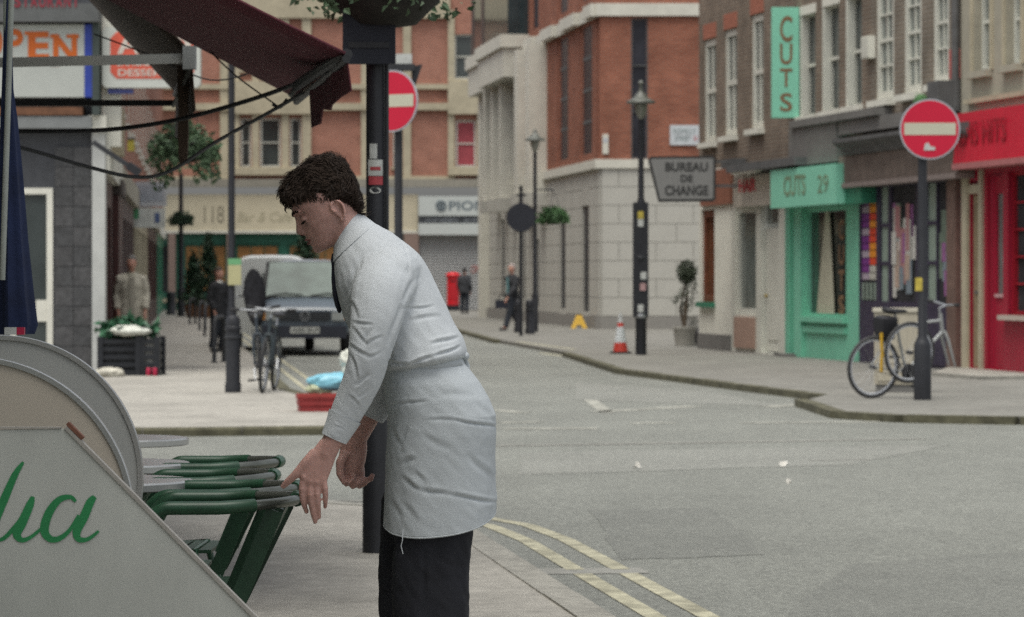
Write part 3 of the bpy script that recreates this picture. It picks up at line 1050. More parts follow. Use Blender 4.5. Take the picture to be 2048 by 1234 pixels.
# ------------------------------------------------------------------ granite and red brick corner block
granite = M('granite', (0.45, 0.44, 0.395), 0.8, 0.09, 30, 0.15, 120, stain=0.14, sscale=0.6)
granite_joint = M('granite_joint', (0.36, 0.35, 0.315), 0.9, 0.1, 10)
band_white = M('band_white', (0.60, 0.585, 0.51), 0.8, 0.06, 5, stain=0.12)
slit_glass = M('slit_glass', (0.030, 0.030, 0.038), 0.35, 0.3, 2, spec=0.25)

YC = 93.0
XC = (1200 - CX) * YC / F
FL = Fr(XC - 0.12 * 30.0, YC + 30.0, 0.12, -1.0)           # street face, far end first
FF = Fr(XC, YC, 1.0, 0.0)                                   # face to the camera
t = thing('corner_block', 'red brick block over pale granite ground floor with tall dark slit windows', 'building', (XC, YC, 0), 0.0)
Lf = Loc(FF, {'u0': 0.0})
ZB = FF.z(1300, 320)                 # top of granite
ZC0 = FF.z(1300, 32); ZC1 = FF.z(1300, 7)
TB = 13.0
# face to the camera
rs = FF.rect(1262, 1296, 36, 318)
b = MB()
wall_holes(b, 0.0, 9.0, ZB, TB, [rs], 0.12)
b.build('brick_wall', brick_red, t)
window(t, rs, slate_grey, slit_glass, y=0.06, fw=0.04, cols=1, rows=3, sash=False)
MB().box(-0.10, 9.0, -0.10, 0.02, ZC0, ZC1).build('stone_band', band_white, t)
MB().box(0.02, 9.0, 0.01, 0.5, 0.0, ZB).build('granite_core', granite_joint, t)
MB().box(-0.06, 9.0, -0.08, 0.02, ZB - 0.22, ZB + 0.02).build('stone_band', band_white, t)
rows_ = 8
bh = (ZB - 0.22 - 0.35) / rows_
gb = MB().box(0.006, 0.98, -0.02, 0.05, 0.006, bh - 0.008)
g1 = gb.mesh('stone_block', granite)
gb = MB().box(0.006, 0.44, -0.02, 0.05, 0.006, bh - 0.008)
g2 = gb.mesh('stone_block', granite)
for k in range(rows_):
    u = 0.05
    i = 0
    while u < 4.6:
        first = (i == 0 and k % 2 == 1)
        me = g2 if first else g1
        link('stone_block', me, t, (u, 0, 0.35 + k * bh))
        u += 0.45 if first else 0.99
        i += 1
MB().box(0.0, 9.0, -0.06, 0.02, 0.0, 0.34).build('plinth', M('granite_dark', (0.24, 0.23, 0.21), 0.8, 0.1, 20), t)
# street face: brick piers and slits, in its own rotated child space
tl = bpy.data.objects.new('street_face', None)
COL.objects.link(tl)
tl.parent = t
tl.location = (FL.o[0] - XC, FL.o[1] - YC, 0)
tl.rotation_euler = (0, 0, FL.rot)
u_c = FL.u(1200)
def ur(px0, px1):
    return FL.u(px0), FL.u(px1)
slits = [(1165, 1184), (1120, 1136), (1066, 1077)]
uh = [(*ur(a_, c_), ZB + 0.25, ZC0 - 0.1) for a_, c_ in slits]
u_b = FL.u(1096)
ub0 = FL.u(974)
b = MB()
up = [(h[0], h[1], ZC1 + 0.3, TB - 0.2) for h in uh]
wall_holes(b, ub0, u_c, ZB, TB, uh[:2] + up, 0.25)
b.build('brick_wall', brick_red, tl)
for h in uh[:2] + up:
    MB().box(h[0], h[1], 0.035, 0.05, h[2], h[3]).build('slit_pane', slit_glass, tl)
    for k in range(1, 4):
        zz = h[2] + (h[3] - h[2]) * k / 4
        MB().box(h[0], h[1], 0.02, 0.034, zz - 0.05, zz + 0.05).build('glazing_bar', slate_grey, tl)
# stepped stone band: forward on the piers, back at the slits
us = [FL.u(px) for px in (1200, 1184, 1165, 1136, 1120, 1096, 1078, 1062)]
for i in range(len(us) - 1):
    out = 0.26 if i % 2 == 0 else 0.10
    MB().box(us[i + 1] + 0.01, us[i] - 0.01, -out, 0.02, ZC0, ZC1).build('stone_band', band_white, tl)
# brick piers standing proud
for a_, c_ in ((1184, 1200), (1136, 1165), (1096, 1120)):
    p0, p1 = ur(a_, c_)
    MB().box(p0 + 0.3, p1 - 0.3, -0.03, 0.01, ZB + 0.02, ZC0 - 0.004).build('brick_pier', brick_red, tl)
    MB().box(p0 + 0.3, p1 - 0.3, -0.03, 0.01, ZC1 + 0.004, TB).build('brick_pier', brick_red, tl)
# granite ground floor of the street face
gs = [(1165, 1179, 412, 624), (1120, 1132, 422, 618), (1073, 1079, 480, 612), (1046, 1052, 430, 600), (1003, 1010, 440, 595)]
gh = [(*ur(a_, c_), FL.z(c_, d_), FL.z(c_, e_)) for a_, c_, e_, d_ in gs]
b = MB()
wall_holes(b, ub0, u_c, 0.0, ZB, gh, 0.3, y=0.02)
b.build('granite_core', granite_joint, tl)
for h in gh:
    MB().box(h[0], h[1], 0.05, 0.06, h[2], h[3]).build('slit_pane', slit_glass, tl)
edges = [ub0] + sorted([x for h in gh for x in (h[0], h[1])]) + [u_c]
for s_ in range(0, len(edges), 2):
    a_, c_ = edges[s_] + 0.02, edges[s_ + 1] - 0.02
    n = max(1, round((c_ - a_) / 1.5))
    w = (c_ - a_) / n
    me = MB().box(0.006, w - 0.006, -0.02, 0.03, 0.006, bh - 0.008).mesh('stone_block', granite)
    for k in range(rows_):
        for i in range(n):
            link('stone_block', me, tl, (a_ + i * w, 0, 0.35 + k * bh))
for h in gh:
    z0 = 0.35 + math.floor((h[3] - 0.35) / bh + 1) * bh
    MB().box(h[0] - 0.01, h[1] + 0.01, -0.018, 0.03, h[3] + 0.03, ZB - 0.01).build('stone_lintel', granite, tl)
    MB().box(h[0] - 0.01, h[1] + 0.01, -0.018, 0.03, 0.0, h[2] - 0.02).build('stone_apron', granite, tl)
MB().box(ub0, u_c + 0.06, -0.14, 0.0, ZB - 0.22, ZB + 0.02).build('stone_band', band_white, tl)
MB().box(ub0, u_c, -0.10, 0.0, 0.0, 0.34).build('plinth', MATS['granite_dark'], tl)
# white stone bay with paired columns and a boxed balcony at the far end
MB().box(ub0 - 0.05, ub0 + 0.75, -0.3, 0.01, 0.0, ZC0 - 0.76).build('end_pilaster', band_white, tl)
for px in (1094, 1070, 1035, 1018, 1002):
    u_ = FL.u(px)
    w = 0.75 if px > 1060 else 0.42
    MB().box(u_ - w, u_, -0.55, 0.01, ZB - 0.6, ZC0 - 0.006).build('column', band_white, tl)
    MB().box(u_ - w - 0.1, u_ + 0.1, -0.65, 0.01, ZB - 1.0, ZB - 0.603).build('column_base', granite, tl)
MB().box(FL.u(978), FL.u(1060), -0.02, -0.004, ZB + 0.03, ZC0 - 0.5).build('bay_dark_sheet', slit_glass, tl)  # dark glassy sheet filling the gaps between the columns
for a_, c_, o_ in ((968, 1002, 0.55), (1004, 1058, 0.8)):
    u0, u1 = ur(a_, c_)
    MB().box(u0, u1, -o_, 0.0, ZC0 - 0.75, ZC0 + 0.15).build('balcony_box', band_white, tl)
    MB().box(u0 - 0.1, u1 + 0.1, -o_ - 0.1, 0.0, ZC0 + 0.154, ZC0 + 0.55).build('balcony_rim', band_white, tl)
    MB().box(u0 + 0.2, u1 - 0.1, -o_ + 0.15, 0.0, ZC0 + 0.554, TB).build('bay_glass', M('bay_glass', (0.03, 0.045, 0.05), 0.1, 0.3, 1.5, spec=0.6), tl)
    MB().box(u0 + 0.08, u0 + 0.2, -o_ + 0.1, 0.0, ZC0 + 0.554, TB).build('bay_mullion', M('bay_brown', (0.13, 0.09, 0.08), 0.6), tl)
MB().box(-ub0 * 0 + ub0, u_c, 0.6, 8.0, TB - 0.3, TB).build('roof', slate_grey, tl)
# street name plate and small white notice on the brick
pl = W(1340, 290, YC - 0.05); ph = W(1400, 250, YC - 0.05)
ts = thing('street_name_plate', 'white street name plate low on red brick wall beside end house', 'sign', (pl.x, pl.y, pl.z), 0.0)
MB().box(0, ph.x - pl.x, 0.0, 0.04, 0, ph.z - pl.z).build('plate', M('plate_white', (0.5, 0.53, 0.55), 0.4), ts)
wv = ph.x - pl.x; hv = ph.z - pl.z
lettering('ROMILLY', ts, M('letter_greygreen', (0.2, 0.25, 0.24), 0.5), 0.12 * wv, 0.86 * wv, 0.56 * hv, 0.82 * hv, -0.004)
lettering('STREET', ts, MATS['letter_greygreen'], 0.16 * wv, 0.70 * wv, 0.2 * hv, 0.45 * hv, -0.004)
lettering('W1', ts, M('letter_red', (0.45, 0.03, 0.04), 0.5), 0.78 * wv, 0.92 * wv, 0.2 * hv, 0.45 * hv, -0.004)
pl = W(1205, 308, YC - 0.05); ph = W(1217, 268, YC - 0.05)
ts = thing('wall_notice', 'narrow white upright notice at the corner of red brick wall', 'sign', (pl.x, pl.y, pl.z), 0.0)
MB().box(0, ph.x - pl.x, 0.0, 0.045, 0, ph.z - pl.z).build('plate', band_white, ts)
MB().box(0.02, ph.x - pl.x - 0.02, -0.003, -0.0, 0.3, ph.z - pl.z - 0.1).build('printed_panel', M('plate_pale', (0.42, 0.44, 0.46), 0.5), ts)

# ------------------------------------------------------------------ building closing the street
YE = 146.0
FE = Fr((200 - CX) * YE / F, YE, 1.0, 0.0)
t = thing('street_end_building', 'rose brick building with cream stone bands closing the far end of street', 'building', (FE.o[0], FE.o[1], 0), 0.0)
t['u0'] = 0.0
L = Loc(FE, t)
WL = 19.0
zt = 14.5
z375 = L.z(500, 372)
trip = [(481, 502, 236, 334), (520, 561, 236, 334), (580, 602, 236, 334)]
single = [(911, 952, 240, 334), (908, 950, 68, 158), (481, 502, 60, 140), (520, 561, 60, 140), (580, 602, 60, 140), (786, 800, 240, 334), (250, 280, 236, 334)]
holes = [L.r(*q) for q in trip + single]
b = MB()
wall_holes(b, -6.0, WL + 6, z375, zt, holes, 0.25)
b.add([(-6, 0, zt), (WL + 6, 0, zt), (WL + 6, 10, zt), (-6, 10, zt)], [(0, 1, 2, 3)])
b.build('brick_wall', brick_rose, t)
blind = M('red_blind', (0.33, 0.06, 0.075), 0.6, 0.1, 4)
for i, h in enumerate(holes):
    g = blind if i == 3 else glass
    window(t, h, white_wood, g, y=0.14, fw=0.08, cols=1, rows=2, sill=0.15, sill_mat=cream_stone)
def ebox(name, mat, px0, px1, py0, py1, n1):
    return L.box(name, mat, px0, px1, py0, py1, 0.0, n1)
for a_, c_, y0, y1 in ((466, 479, 205, 344), (504, 518, 205, 344), (563, 578, 205, 344), (604, 622, 205, 344)):
    ebox('stone_pier', cream_stone, a_, c_, y0, y1, 0.16)
    ebox('stone_pier', cream_stone, a_, c_, 30, 175, 0.16)
for a_, c_ in ((722, 742), (806, 822), (896, 909), (954, 968), (440, 456)):
    ebox('stone_quoin', cream_stone, a_, c_, 20, 372, 0.14)
for a_, c_ in ((130, 466), (622, 896), (968, 1000)):
    ebox('stone_band', cream_stone, a_, c_, 168, 178, 0.20)
    ebox('stone_band', cream_stone, a_, c_, 206, 220, 0.26)
    ebox('stone_band', cream_stone, a_, c_, 352, 360, 0.16)
for a_, c_ in ((466, 622), (896, 968)):
    ebox('stone_panel', cream_stone, a_, c_, 162, 228, 0.30)
    ebox('stone_sill_band', cream_stone, a_, c_, 336, 350, 0.32)
ebox('stone_panel', cream_stone, 130, 900, -10, 36, 0.25)
ebox('cornice', M('cornice_grey', (0.26, 0.245, 0.205), 0.8, 0.1, 5, stain=0.2), 130, 1010, 358, 374, 0.45)
# ground floor
zf0 = L.z(500, 461); 
MB().box(-6, L.u(836), -0.25, 0.1, zf0, z375 - 0.35).build('fascia', M('cream_fascia', (0.50, 0.45, 0.33), 0.7, 0.04, 3), t)
MB().box(-6, L.u(836), -0.32, 0.1, zf0 - 0.12, zf0 - 0.003).build('fascia_edge', band_white, t)
r = L.r(408, 448, 412, 446, 0.26)
lettering('118', t, M('letter_grey', (0.20, 0.18, 0.13), 0.6), r[0], r[1], r[2], r[3], -0.255)
r = L.r(474, 584, 424, 444, 0.26)
lettering('Bar & Cafe', t, M('letter_pale', (0.34, 0.31, 0.21), 0.6), r[0], r[1], r[2], r[3], -0.255, shear=0.3)
gh = [L.r(270, 340, 482, 600), L.r(366, 455, 482, 590), L.r(470, 560, 482, 590), L.r(575, 690, 482, 590), L.r(700, 800, 482, 590)]
b = MB()
wall_holes(b, -6, L.u(836), 0.0, zf0 - 0.12, [(h[0], h[1], 0.65, zf0 - 0.55) for h in gh], 0.4)
b.build('shopfront', M('shopfront_green', (0.018, 0.10, 0.065), 0.5, 0.15, 4), t)
wood_glow = M('lit_wood', (0.30, 0.15, 0.05), 0.7, 0.25, 3)  # orange glow of the lit windows painted into the wood colour
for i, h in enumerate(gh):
    MB().box(h[0], h[1], 0.30, 0.33, 0.65, zf0 - 0.55).build('interior_panel', wood_glow if i else M('dim_interior', (0.07, 0.07, 0.05), 0.7, 0.4, 3), t)
    window(t, (h[0], h[1], 0.65, zf0 - 0.55), MATS['shopfront_green'], dark_inside if i in (0,) else wood_glow, y=0.1, fw=0.1, cols=3, rows=1)
MB().box(-6, L.u(836), -0.06, 0.0, 0.32, 0.48).build('cream_stripe', cream_stone, t)
for a_, c_ in ((338, 352), (455, 470), (808, 838)):
    MB().box(L.u(a_), L.u(c_), -0.32, 0.0, 0.0, zf0 - 0.13).build('stone_pilaster', M('mauve_stone', (0.22, 0.155, 0.13), 0.7, 0.1, 6), t)
# electronics shop with white sign and grey shutter
u0, u1 = L.u(838), L.u(1040)
s1 = L.z(900, 393); s2 = L.z(900, 432); s3 = L.z(900, 447); s4 = L.z(900, 470)
MB().box(u0, u1, -0.5, 0.0, s2 + 0.003, s1).build('sign_board', M('sign_white', (0.47, 0.50, 0.48), 0.4, 0.04), t)
MB().box(u0, u1, -0.46, 0.0, s3 + 0.003, s2).build('sign_stripe', M('sign_black', (0.04, 0.045, 0.05), 0.5), t)
MB().box(u0, u1, -0.5, 0.0, s4, s3).build('sign_panel', MATS['sign_white'], t)
r = L.r(898, 972, 402, 421, 0.5)
lettering('PION', t, M('letter_slate', (0.10, 0.13, 0.15), 0.5), r[0], r[1], r[2], r[3], -0.505, bold=0.02)
r = L.r(872, 892, 401, 422, 0.5)
lg = MB()
cu_, cz_, rr = (r[0] + r[1]) / 2, (r[2] + r[3]) / 2, (r[3] - r[2]) / 2
lg.tube([(cu_ + rr * math.cos(2 * math.pi * i / 16) * 0.9, -0.51, cz_ + rr * math.sin(2 * math.pi * i / 16) * 0.9) for i in range(16)], 0.035, 6, closed=True)
lg.tube([(cu_ + rr * 0.4 * math.cos(2 * math.pi * i / 10), -0.51, cz_ + rr * 0.4 * math.sin(2 * math.pi * i / 10)) for i in range(10)], 0.04, 6, closed=True)
lg.build('emblem', MATS['letter_slate'], t)
for (a_, c_, txt) in ((852, 915, 'HI-FI VIDEO'), (928, 972, 'AUDIO')):
    r = L.r(a_, c_, 436, 444, 0.47)
    lettering(txt, t, M('letter_dim', (0.22, 0.24, 0.26), 0.5), r[0], r[1], r[2], r[3], -0.465)
shm = M('shutter_grey', (0.27, 0.275, 0.27), 0.5, 0.06, 3, stain=0.1)
n = 26
me = MB().add([(0, 0, 0), (u1 - u0, 0, 0), (u1 - u0, -0.035, s4 / n * 0.5), (0, -0.035, s4 / n * 0.5), (u1 - u0, 0, s4 / n), (0, 0, s4 / n)], [(0, 1, 2, 3), (3, 2, 4, 5)]).mesh('shutter_slat', shm)
for k in range(n):
    link('shutter_slat', me, t, (u0, -0.1, k * s4 / n))
gr = M('graffiti_red', (0.42, 0.14, 0.12), 0.6)
r = L.r(942, 968, 530, 546, 0.1)
lettering('ONE', t, gr, r[0], r[1], r[2], r[3], -0.15, shear=0.2)

# ------------------------------------------------------------------ left: shop facing the camera on the far corner
YL = 51.0
FS = Fr((-260 - CX) * YL / F, YL, 1.0, 0.0)
t = thing('corner_shop', 'dark tiled corner shop with white pilaster and white framed door on left', 'building', (FS.o[0], FS.o[1], 0), 0.0)
t['u0'] = 0.0
L = Loc(FS, t)
uE = L.u(206)
tile = M('slate_tile', (0.07, 0.07, 0.072), 0.55, 0.3, 18, 0.2, 60, stain=0.2, sscale=2)
tile2 = M('slate_tile_dim', (0.055, 0.056, 0.058), 0.55, 0.3, 18, 0.2, 60)
dr = L.r(20, 106, 376, 760)
b = MB()
wall_holes(b, 0.0, uE - 0.02, 0.0, 9.5, [(dr[0], dr[1], 0.02, dr[3])], 0.3)
b.build('wall', M('dark_wall', (0.055, 0.058, 0.065), 0.7, 0.2, 6), t)
# tiles picked out one by one on the dark panel
tu0, tu1 = L.u(110), L.u(184)
for k in range(11):
    for i in range(2):
        w = (tu1 - tu0) / 2
        h_ = 0.29
        MB().box(tu0 + i * w + 0.004, tu0 + (i + 1) * w - 0.004, -0.03 - 0.004 * ((k * 7 + i) % 3), 0.0, 0.1 + k * h_ + 0.004, 0.1 + (k + 1) * h_ - 0.004).build('tile', tile if (k + i) % 2 else tile2, t)
MB().box(L.u(186), L.u(212), -0.12, 0.06, 0.0, L.z(200, 244)).build('pilaster', M('pilaster_white', (0.46, 0.47, 0.45), 0.6, 0.08, 5, stain=0.15), t)
MB().box(L.u(180), L.u(216), -0.22, 0.0, L.z(200, 262), L.z(200, 232)).build('pilaster_cap', white_render, t)
fb = MB()
fw_ = 0.09
fb.box(dr[1] - fw_, dr[1], -0.02, 0.1, 0.02, dr[3])
fb.box(dr[0], dr[0] + fw_, -0.02, 0.1, 0.02, dr[3])
fb.box(dr[0] + fw_, dr[1] - fw_, -0.02, 0.1, dr[3] - fw_, dr[3])
do = fb.build('door', white_render, t)
MB().box(dr[0] + fw_, dr[1] - fw_, 0.04, 0.06, 0.02, dr[3] - fw_).build('pane', glass, do)
MB().box(L.u(72), L.u(100), 0.0, 0.035, L.z(85, 643), L.z(85, 600)).build('notice', white_render, do)
MB().box(L.u(-60), L.u(188), -0.28, 0.0, L.z(100, 258), L.z(100, 234)).build('fascia', M('pale_grey_fascia', (0.19, 0.20, 0.20), 0.5, 0.08), t)
MB().box(L.u(-60), L.u(170), -0.3, 0.0, L.z(100, 232), L.z(100, 216)).build('rust_strip', M('rust', (0.14, 0.065, 0.035), 0.8, 0.3, 8), t)
MB().box(L.u(-60), L.u(205), -0.5, 0.0, L.z(100, 48), L.z(100, 12)).build('upper_fascia', M('grey_soffit', (0.10, 0.105, 0.105), 0.7, 0.15, 5), t)
for k, ch in enumerate('STAURANT'):
    a_ = L.u(38 + k * 16.5)
    lettering(ch, t, M('letter_maroon', (0.25, 0.02, 0.035), 0.5), a_, a_ + 0.095, L.z(100, 20), L.z(100, -4), -0.51, bold=0.02)
MB().box(L.u(190), L.u(204), -0.35, 0.0, L.z(200, 232), L.z(200, 12)).build('downpipe_casing', M('dark_green_metal', (0.045, 0.06, 0.055), 0.6), t)
ob = L.r(26, 190, 50, 195, 0.2)
# OPEN sign, a separate board on the front
ts = thing('open_sign', 'white board with orange letters of OPEN and blue end strip', 'sign', FS.pt(0, 0, 0), 0.0)
x0 = L.u(-30)
MB().box(x0, L.u(174), -0.32, -0.02, ob[2], ob[3]).build('board', M('sign_offwhite', (0.42, 0.44, 0.41), 0.5, 0.04), ts)
MB().box(L.u(174) + 0.003, L.u(191), -0.33, -0.02, ob[2], ob[3]).build('end_strip', M('sign_blue', (0.025, 0.05, 0.30), 0.5), ts)
orange = M('letter_orange', (0.52, 0.11, 0.012), 0.5, 0.06)
def slab_letters(px0, px1, py0, py1, ch):
    r_ = L.r(px0, px1, py0, py1, 0.33)
    lettering(ch, ts, orange, r_[0], r_[1], r_[2], r_[3], -0.325, bold=0.035)
slab_letters(-25, 5, 56, 112, 'O')
slab_letters(12, 46, 58, 115, 'P')
slab_letters(56, 98, 63, 120, 'E')
slab_letters(106, 154, 68, 125, 'N')
sb = MB()
for (px0, px1, py) in ((49, 66, 63), (49, 66, 120), (100, 118, 69), (133, 158, 69), (100, 118, 125), (8, 24, 58), (8, 28, 115)):
    r_ = L.r(px0, px1, py, py + 7, 0.33)
    sb.box(r_[0], r_[1], -0.328, -0.323, r_[2], r_[3])
sb.build('letter_serifs', orange, ts)
# white and red projecting sign
ts = thing('food_sign', 'white lightbox sign with orange red panel projecting beside OPEN board', 'sign', FS.pt(0, 0, 0), 0.0)
def rrect(u0, u1, z0, z1, c_):
    return [(u0 + c_, z0), (u1 - c_, z0), (u1, z0 + c_), (u1, z1 - c_), (u1 - c_, z1), (u0 + c_, z1), (u0, z1 - c_), (u0, z0 + c_)]
r = L.r(206, 402, 56, 176, 0.1)
MB().prism(rrect(*r, 0.05), lambda a_, c_, d_: (a_, d_, c_), -0.2, 0.0).build('case', M('lightbox_white', (0.50, 0.52, 0.48), 0.4, 0.04), ts)
r2 = L.r(221, 388, 64, 157, 0.2)
MB().prism(rrect(*r2, 0.09), lambda a_, c_, d_: (a_, d_, c_), -0.208, -0.201).build('red_panel', M('panel_orange_red', (0.58, 0.10, 0.06), 0.4), ts)
cream_l = M('letter_cream', (0.55, 0.5, 0.44), 0.5)
r3 = L.r(234, 282, 66, 108, 0.21)
lettering('A', ts, cream_l, r3[0], r3[1], r3[2], r3[3], -0.212, bold=0.03)
r3 = L.r(330, 382, 70, 108, 0.21)
lettering('D', ts, cream_l, r3[0], r3[1], r3[2], r3[3], -0.212, bold=0.03)
r3 = L.r(236, 350, 138, 152, 0.21)
lettering('DESSERTS', ts, cream_l, r3[0], r3[1], r3[2], r3[3], -0.212, bold=0.02)
r3 = L.r(234, 300, 115, 132, 0.21)
lettering('SNACKS', ts, cream_l, r3[0], r3[1], r3[2], r3[3], -0.212, bold=0.02)
r3 = L.r(216, 266, 178, 187, 0.1)
MB().box(r3[0], r3[1], -0.1, 0.0, r3[2], r3[3]).build('blue_strip', M('strip_blue', (0.08, 0.10, 0.32), 0.5), ts)
MB().box(L.u(196), L.u(214), -0.12, -0.06, L.z(200, 120), L.z(200, 110)).build('bracket', slate_grey, ts)

# flank of the left street running away from the corner shop
XF0 = (206 - CX) * YL / F - 0.02
FLN = Fr(XF0, YL, -0.09, 1.0)
t = thing('side_street_terrace', 'terrace along left pavement with dark red timber shopfront and pale upper wall', 'building', (XF0, YL, 0), FLN.rot)
ln = 92.0
b = MB()
b.add([(0, 0, 3.3), (ln, 0, 3.3), (ln, 0, 12), (0, 0, 12)], [(0, 1, 2, 3)])
b.build('upper_wall', brick_rose, t)
b = MB()
b.add([(0, 0, 12), (ln, 0, 12), (ln, 9, 12), (0, 9, 12)], [(0, 1, 2, 3)])
b.build('roof', slate_grey, t)
dkr = M('dark_red_timber', (0.055, 0.018, 0.016), 0.5, 0.25, 6)
segs = [(0.0, 9.0, dkr), (9.0, 26.0, M('mauve_front', (0.10, 0.07, 0.065), 0.6, 0.2, 4)), (26, 48, cream_stone), (48, 70, dkr), (70, 92, green_dark)]
for i, (a_, c_, m_) in enumerate(segs):
    hs = []
    n = max(2, round((c_ - a_) / 3.0))
    w = (c_ - a_) / n
    for k in range(n):
        hs.append((a_ + k * w + 0.35, a_ + (k + 1) * w - 0.35, 0.7, 2.5))
    b = MB()
    wall_holes(b, a_, c_, 0.0, 2.9, hs, 0.2)
    b.build('shopfront', m_, t)
    for h in hs:
        MB().box(h[0], h[1], 0.12, 0.14, h[2], h[3]).build('pane', glass, t)
    MB().box(a_ + 0.02, c_ - 0.02, -0.12, 0.05, 2.9, 3.3).build('fascia', [white_render, cream_render, dkr, cream_render, white_render][i], t)
for k in range(20):
    u_ = 2.0 + k * 4.4
    window(t, (u_, u_ + 1.1, 4.3, 6.4), white_wood, glass, y=0.02, fw=0.1, sill=0.12)
MB().box(0.05, 0.6, -0.28, 0.0, 3.3, 5.6).build('stone_pier', white_render, t)
MB().box(1.2, 1.8, -0.3, 0.0, 3.2, 3.9).build('white_bracket', cream_stone, t)
# dark red timber pier in front of it
p = FLN.pt(7.0, 0.0, 0)
tp = thing('timber_shopfront_pier', 'dark red timber shopfront pier behind the man in the pale coat', 'pier', (p.x, p.y, 0), FLN.rot)
b = MB().box(-0.3, 2.5, -0.10, 0.0, 0.0, 2.75)
b.build('post', dkr, tp)
MB().box(-0.36, 2.56, -0.16, 0.0, 2.753, 3.0).build('capital', M('dark_capital', (0.05, 0.04, 0.035), 0.6), tp)
# two white projecting signs down the left street
def proj_sign(px0, px1, py0, py1, Y, label, mat, det):
    a_ = W(px0, py1, Y); c_ = W(px1, py0, Y)
    ts = thing('projecting_sign', label, 'sign', (a_.x, Y, a_.z), 0.0, 'projecting signs on the left street')
    w, h = c_.x - a_.x, c_.z - a_.z
    MB().box(0, w, -0.06, 0.06, 0, h).build('board', mat, ts)
    for (x0, x1, z0, z1, m_) in det:
        MB().box(x0 * w, x1 * w, -0.066, -0.061, z0 * h, z1 * h).build('printed_panel', m_, ts)
    MB().bar((0, 0, h * 0.5), (-0.5, 0, h * 0.5), 0.05, 0.05).build('bracket', slate_grey, ts)
proj_sign(271, 333, 363, 413, 78, 'grey printed board above green marked sign on left street', M('sign_greywhite', (0.40, 0.42, 0.44), 0.5), [(0.08, 0.9, 0.2, 0.85, M('sign_greyprint', (0.30, 0.33, 0.37), 0.5))])
proj_sign(258, 330, 416, 455, 77, 'white sign with green mark and small blue square on left street', M('sign_whiter', (0.48, 0.50, 0.47), 0.5), [(0.1, 0.28, 0.45, 0.95, M('sign_greenmark', (0.10, 0.34, 0.17), 0.5)), (0.72, 0.86, 0.25, 0.75, M('sign_bluemark', (0.08, 0.12, 0.24), 0.5))])
p = W(262, 291, 56)
tl_ = thing('wall_light', 'small yellow box light on wall beside trailing basket', 'light', p, 0.0)
MB().box(-0.05, 0.05, -0.05, 0.08, -0.09, 0.09).build('case', M('yellow_box', (0.48, 0.42, 0.08), 0.4), tl_)
MB().box(-0.06, 0.06, -0.06, 0.09, 0.092, 0.12).build('lid', slate_grey, tl_)

# cafe building beside the camera, its wall carries the awnings
SD = -0.12
def street_pt(x0, y0, d, z):
    """point d metres farther along the street from (x0, y0)"""
    return Vector((x0 + SD * d, y0 + d, z))
FN = Fr(-2.44 - SD * 14.5 - 0.0, 0.0, SD, 1.0)
t = thing('cafe_building', 'cafe wall at the near left edge that carries the awnings', 'building', (FN.o[0], FN.o[1], 0), FN.rot)
b = MB().box(1.0, 21.6, 0.0, 6.0, 0.0, 9.0)
b.build('wall', M('cafe_wall', (0.30, 0.28, 0.24), 0.8, 0.1, 4, stain=0.15), t)
for k in range(5):
    u_ = 2.0 + k * 3.9
    window(t, (u_, u_ + 2.6, 0.6, 2.4), green_dark, glass, y=-0.02, fw=0.12, cols=2, rows=1)
# ------------------------------------------------------------------ street furniture
black_iron = M('black_iron', (0.016, 0.017, 0.021), 0.5, 0.2, 9, 0.1, 60, spec=0.4)
dark_iron = M('dark_iron', (0.028, 0.03, 0.034), 0.55, 0.25, 9, 0.1, 60)
steel = M('steel', (0.35, 0.36, 0.37), 0.35, 0.1, 8, metal=0.7)
rubber = M('rubber', (0.02, 0.02, 0.021), 0.8, 0.2, 12)
sign_red = M('sign_red', (0.50, 0.006, 0.035), 0.45, 0.04, 3)
sign_bar = M('sign_bar', (0.47, 0.46, 0.36), 0.5, 0.05, 4)
sign_rim = M('sign_rim', (0.36, 0.37, 0.40), 0.5)
sticker_white = M('sticker_white', (0.45, 0.46, 0.44), 0.6, 0.15, 20)
sticker_red = M('sticker_red', (0.34, 0.05, 0.06), 0.6, 0.2, 20)
sticker_yellow = M('sticker_yellow', (0.45, 0.36, 0.06), 0.6, 0.2, 20)
leaf_a = M('leaf_green', (0.045, 0.105, 0.035), 0.6, 0.35, 3)
leaf_b = M('leaf_grey_green', (0.085, 0.14, 0.075), 0.6, 0.35, 3)
leaf_dark = M('leaf_dark', (0.018, 0.045, 0.022), 0.6, 0.35, 3)

def bollard(px, py, h, r, label, group, z=0.0):
    p = G(px, py, z)
    t = thing('bollard', label, 'bollard', p, 0.0, group)
    MB().lathe([(r * 1.12, 0), (r * 1.12, 0.10), (r, 0.13), (r, h * 0.80), (r * 1.12, h * 0.81), (r * 1.12, h * 0.85), (r, h * 0.86), (r, h * 0.95), (r * 0.75, h * 0.99), (r * 0.2, h)], 20).build('post', black_iron, t, True)
    MB().lathe([(r * 1.13, h * 0.70), (r * 1.15, h * 0.705), (r * 1.15, h * 0.735), (r * 1.13, h * 0.74)], 20).build('collar', dark_iron, t, True)
    return t
GB = 'black bollards'
bollard(466, 785, 0.93, 0.088, 'wide black bollard beside the bicycles on left pavement', GB)
bollard(1037, 665, 0.82, 0.10, 'black bollard nearer the walking man, left of the pair', GB)
bollard(1060, 668, 0.84, 0.11, 'black bollard right of the pair below hanging basket', GB)
bollard(342, 630, 0.85, 0.16, 'far black bollard left of lamp column by cafe front', GB)

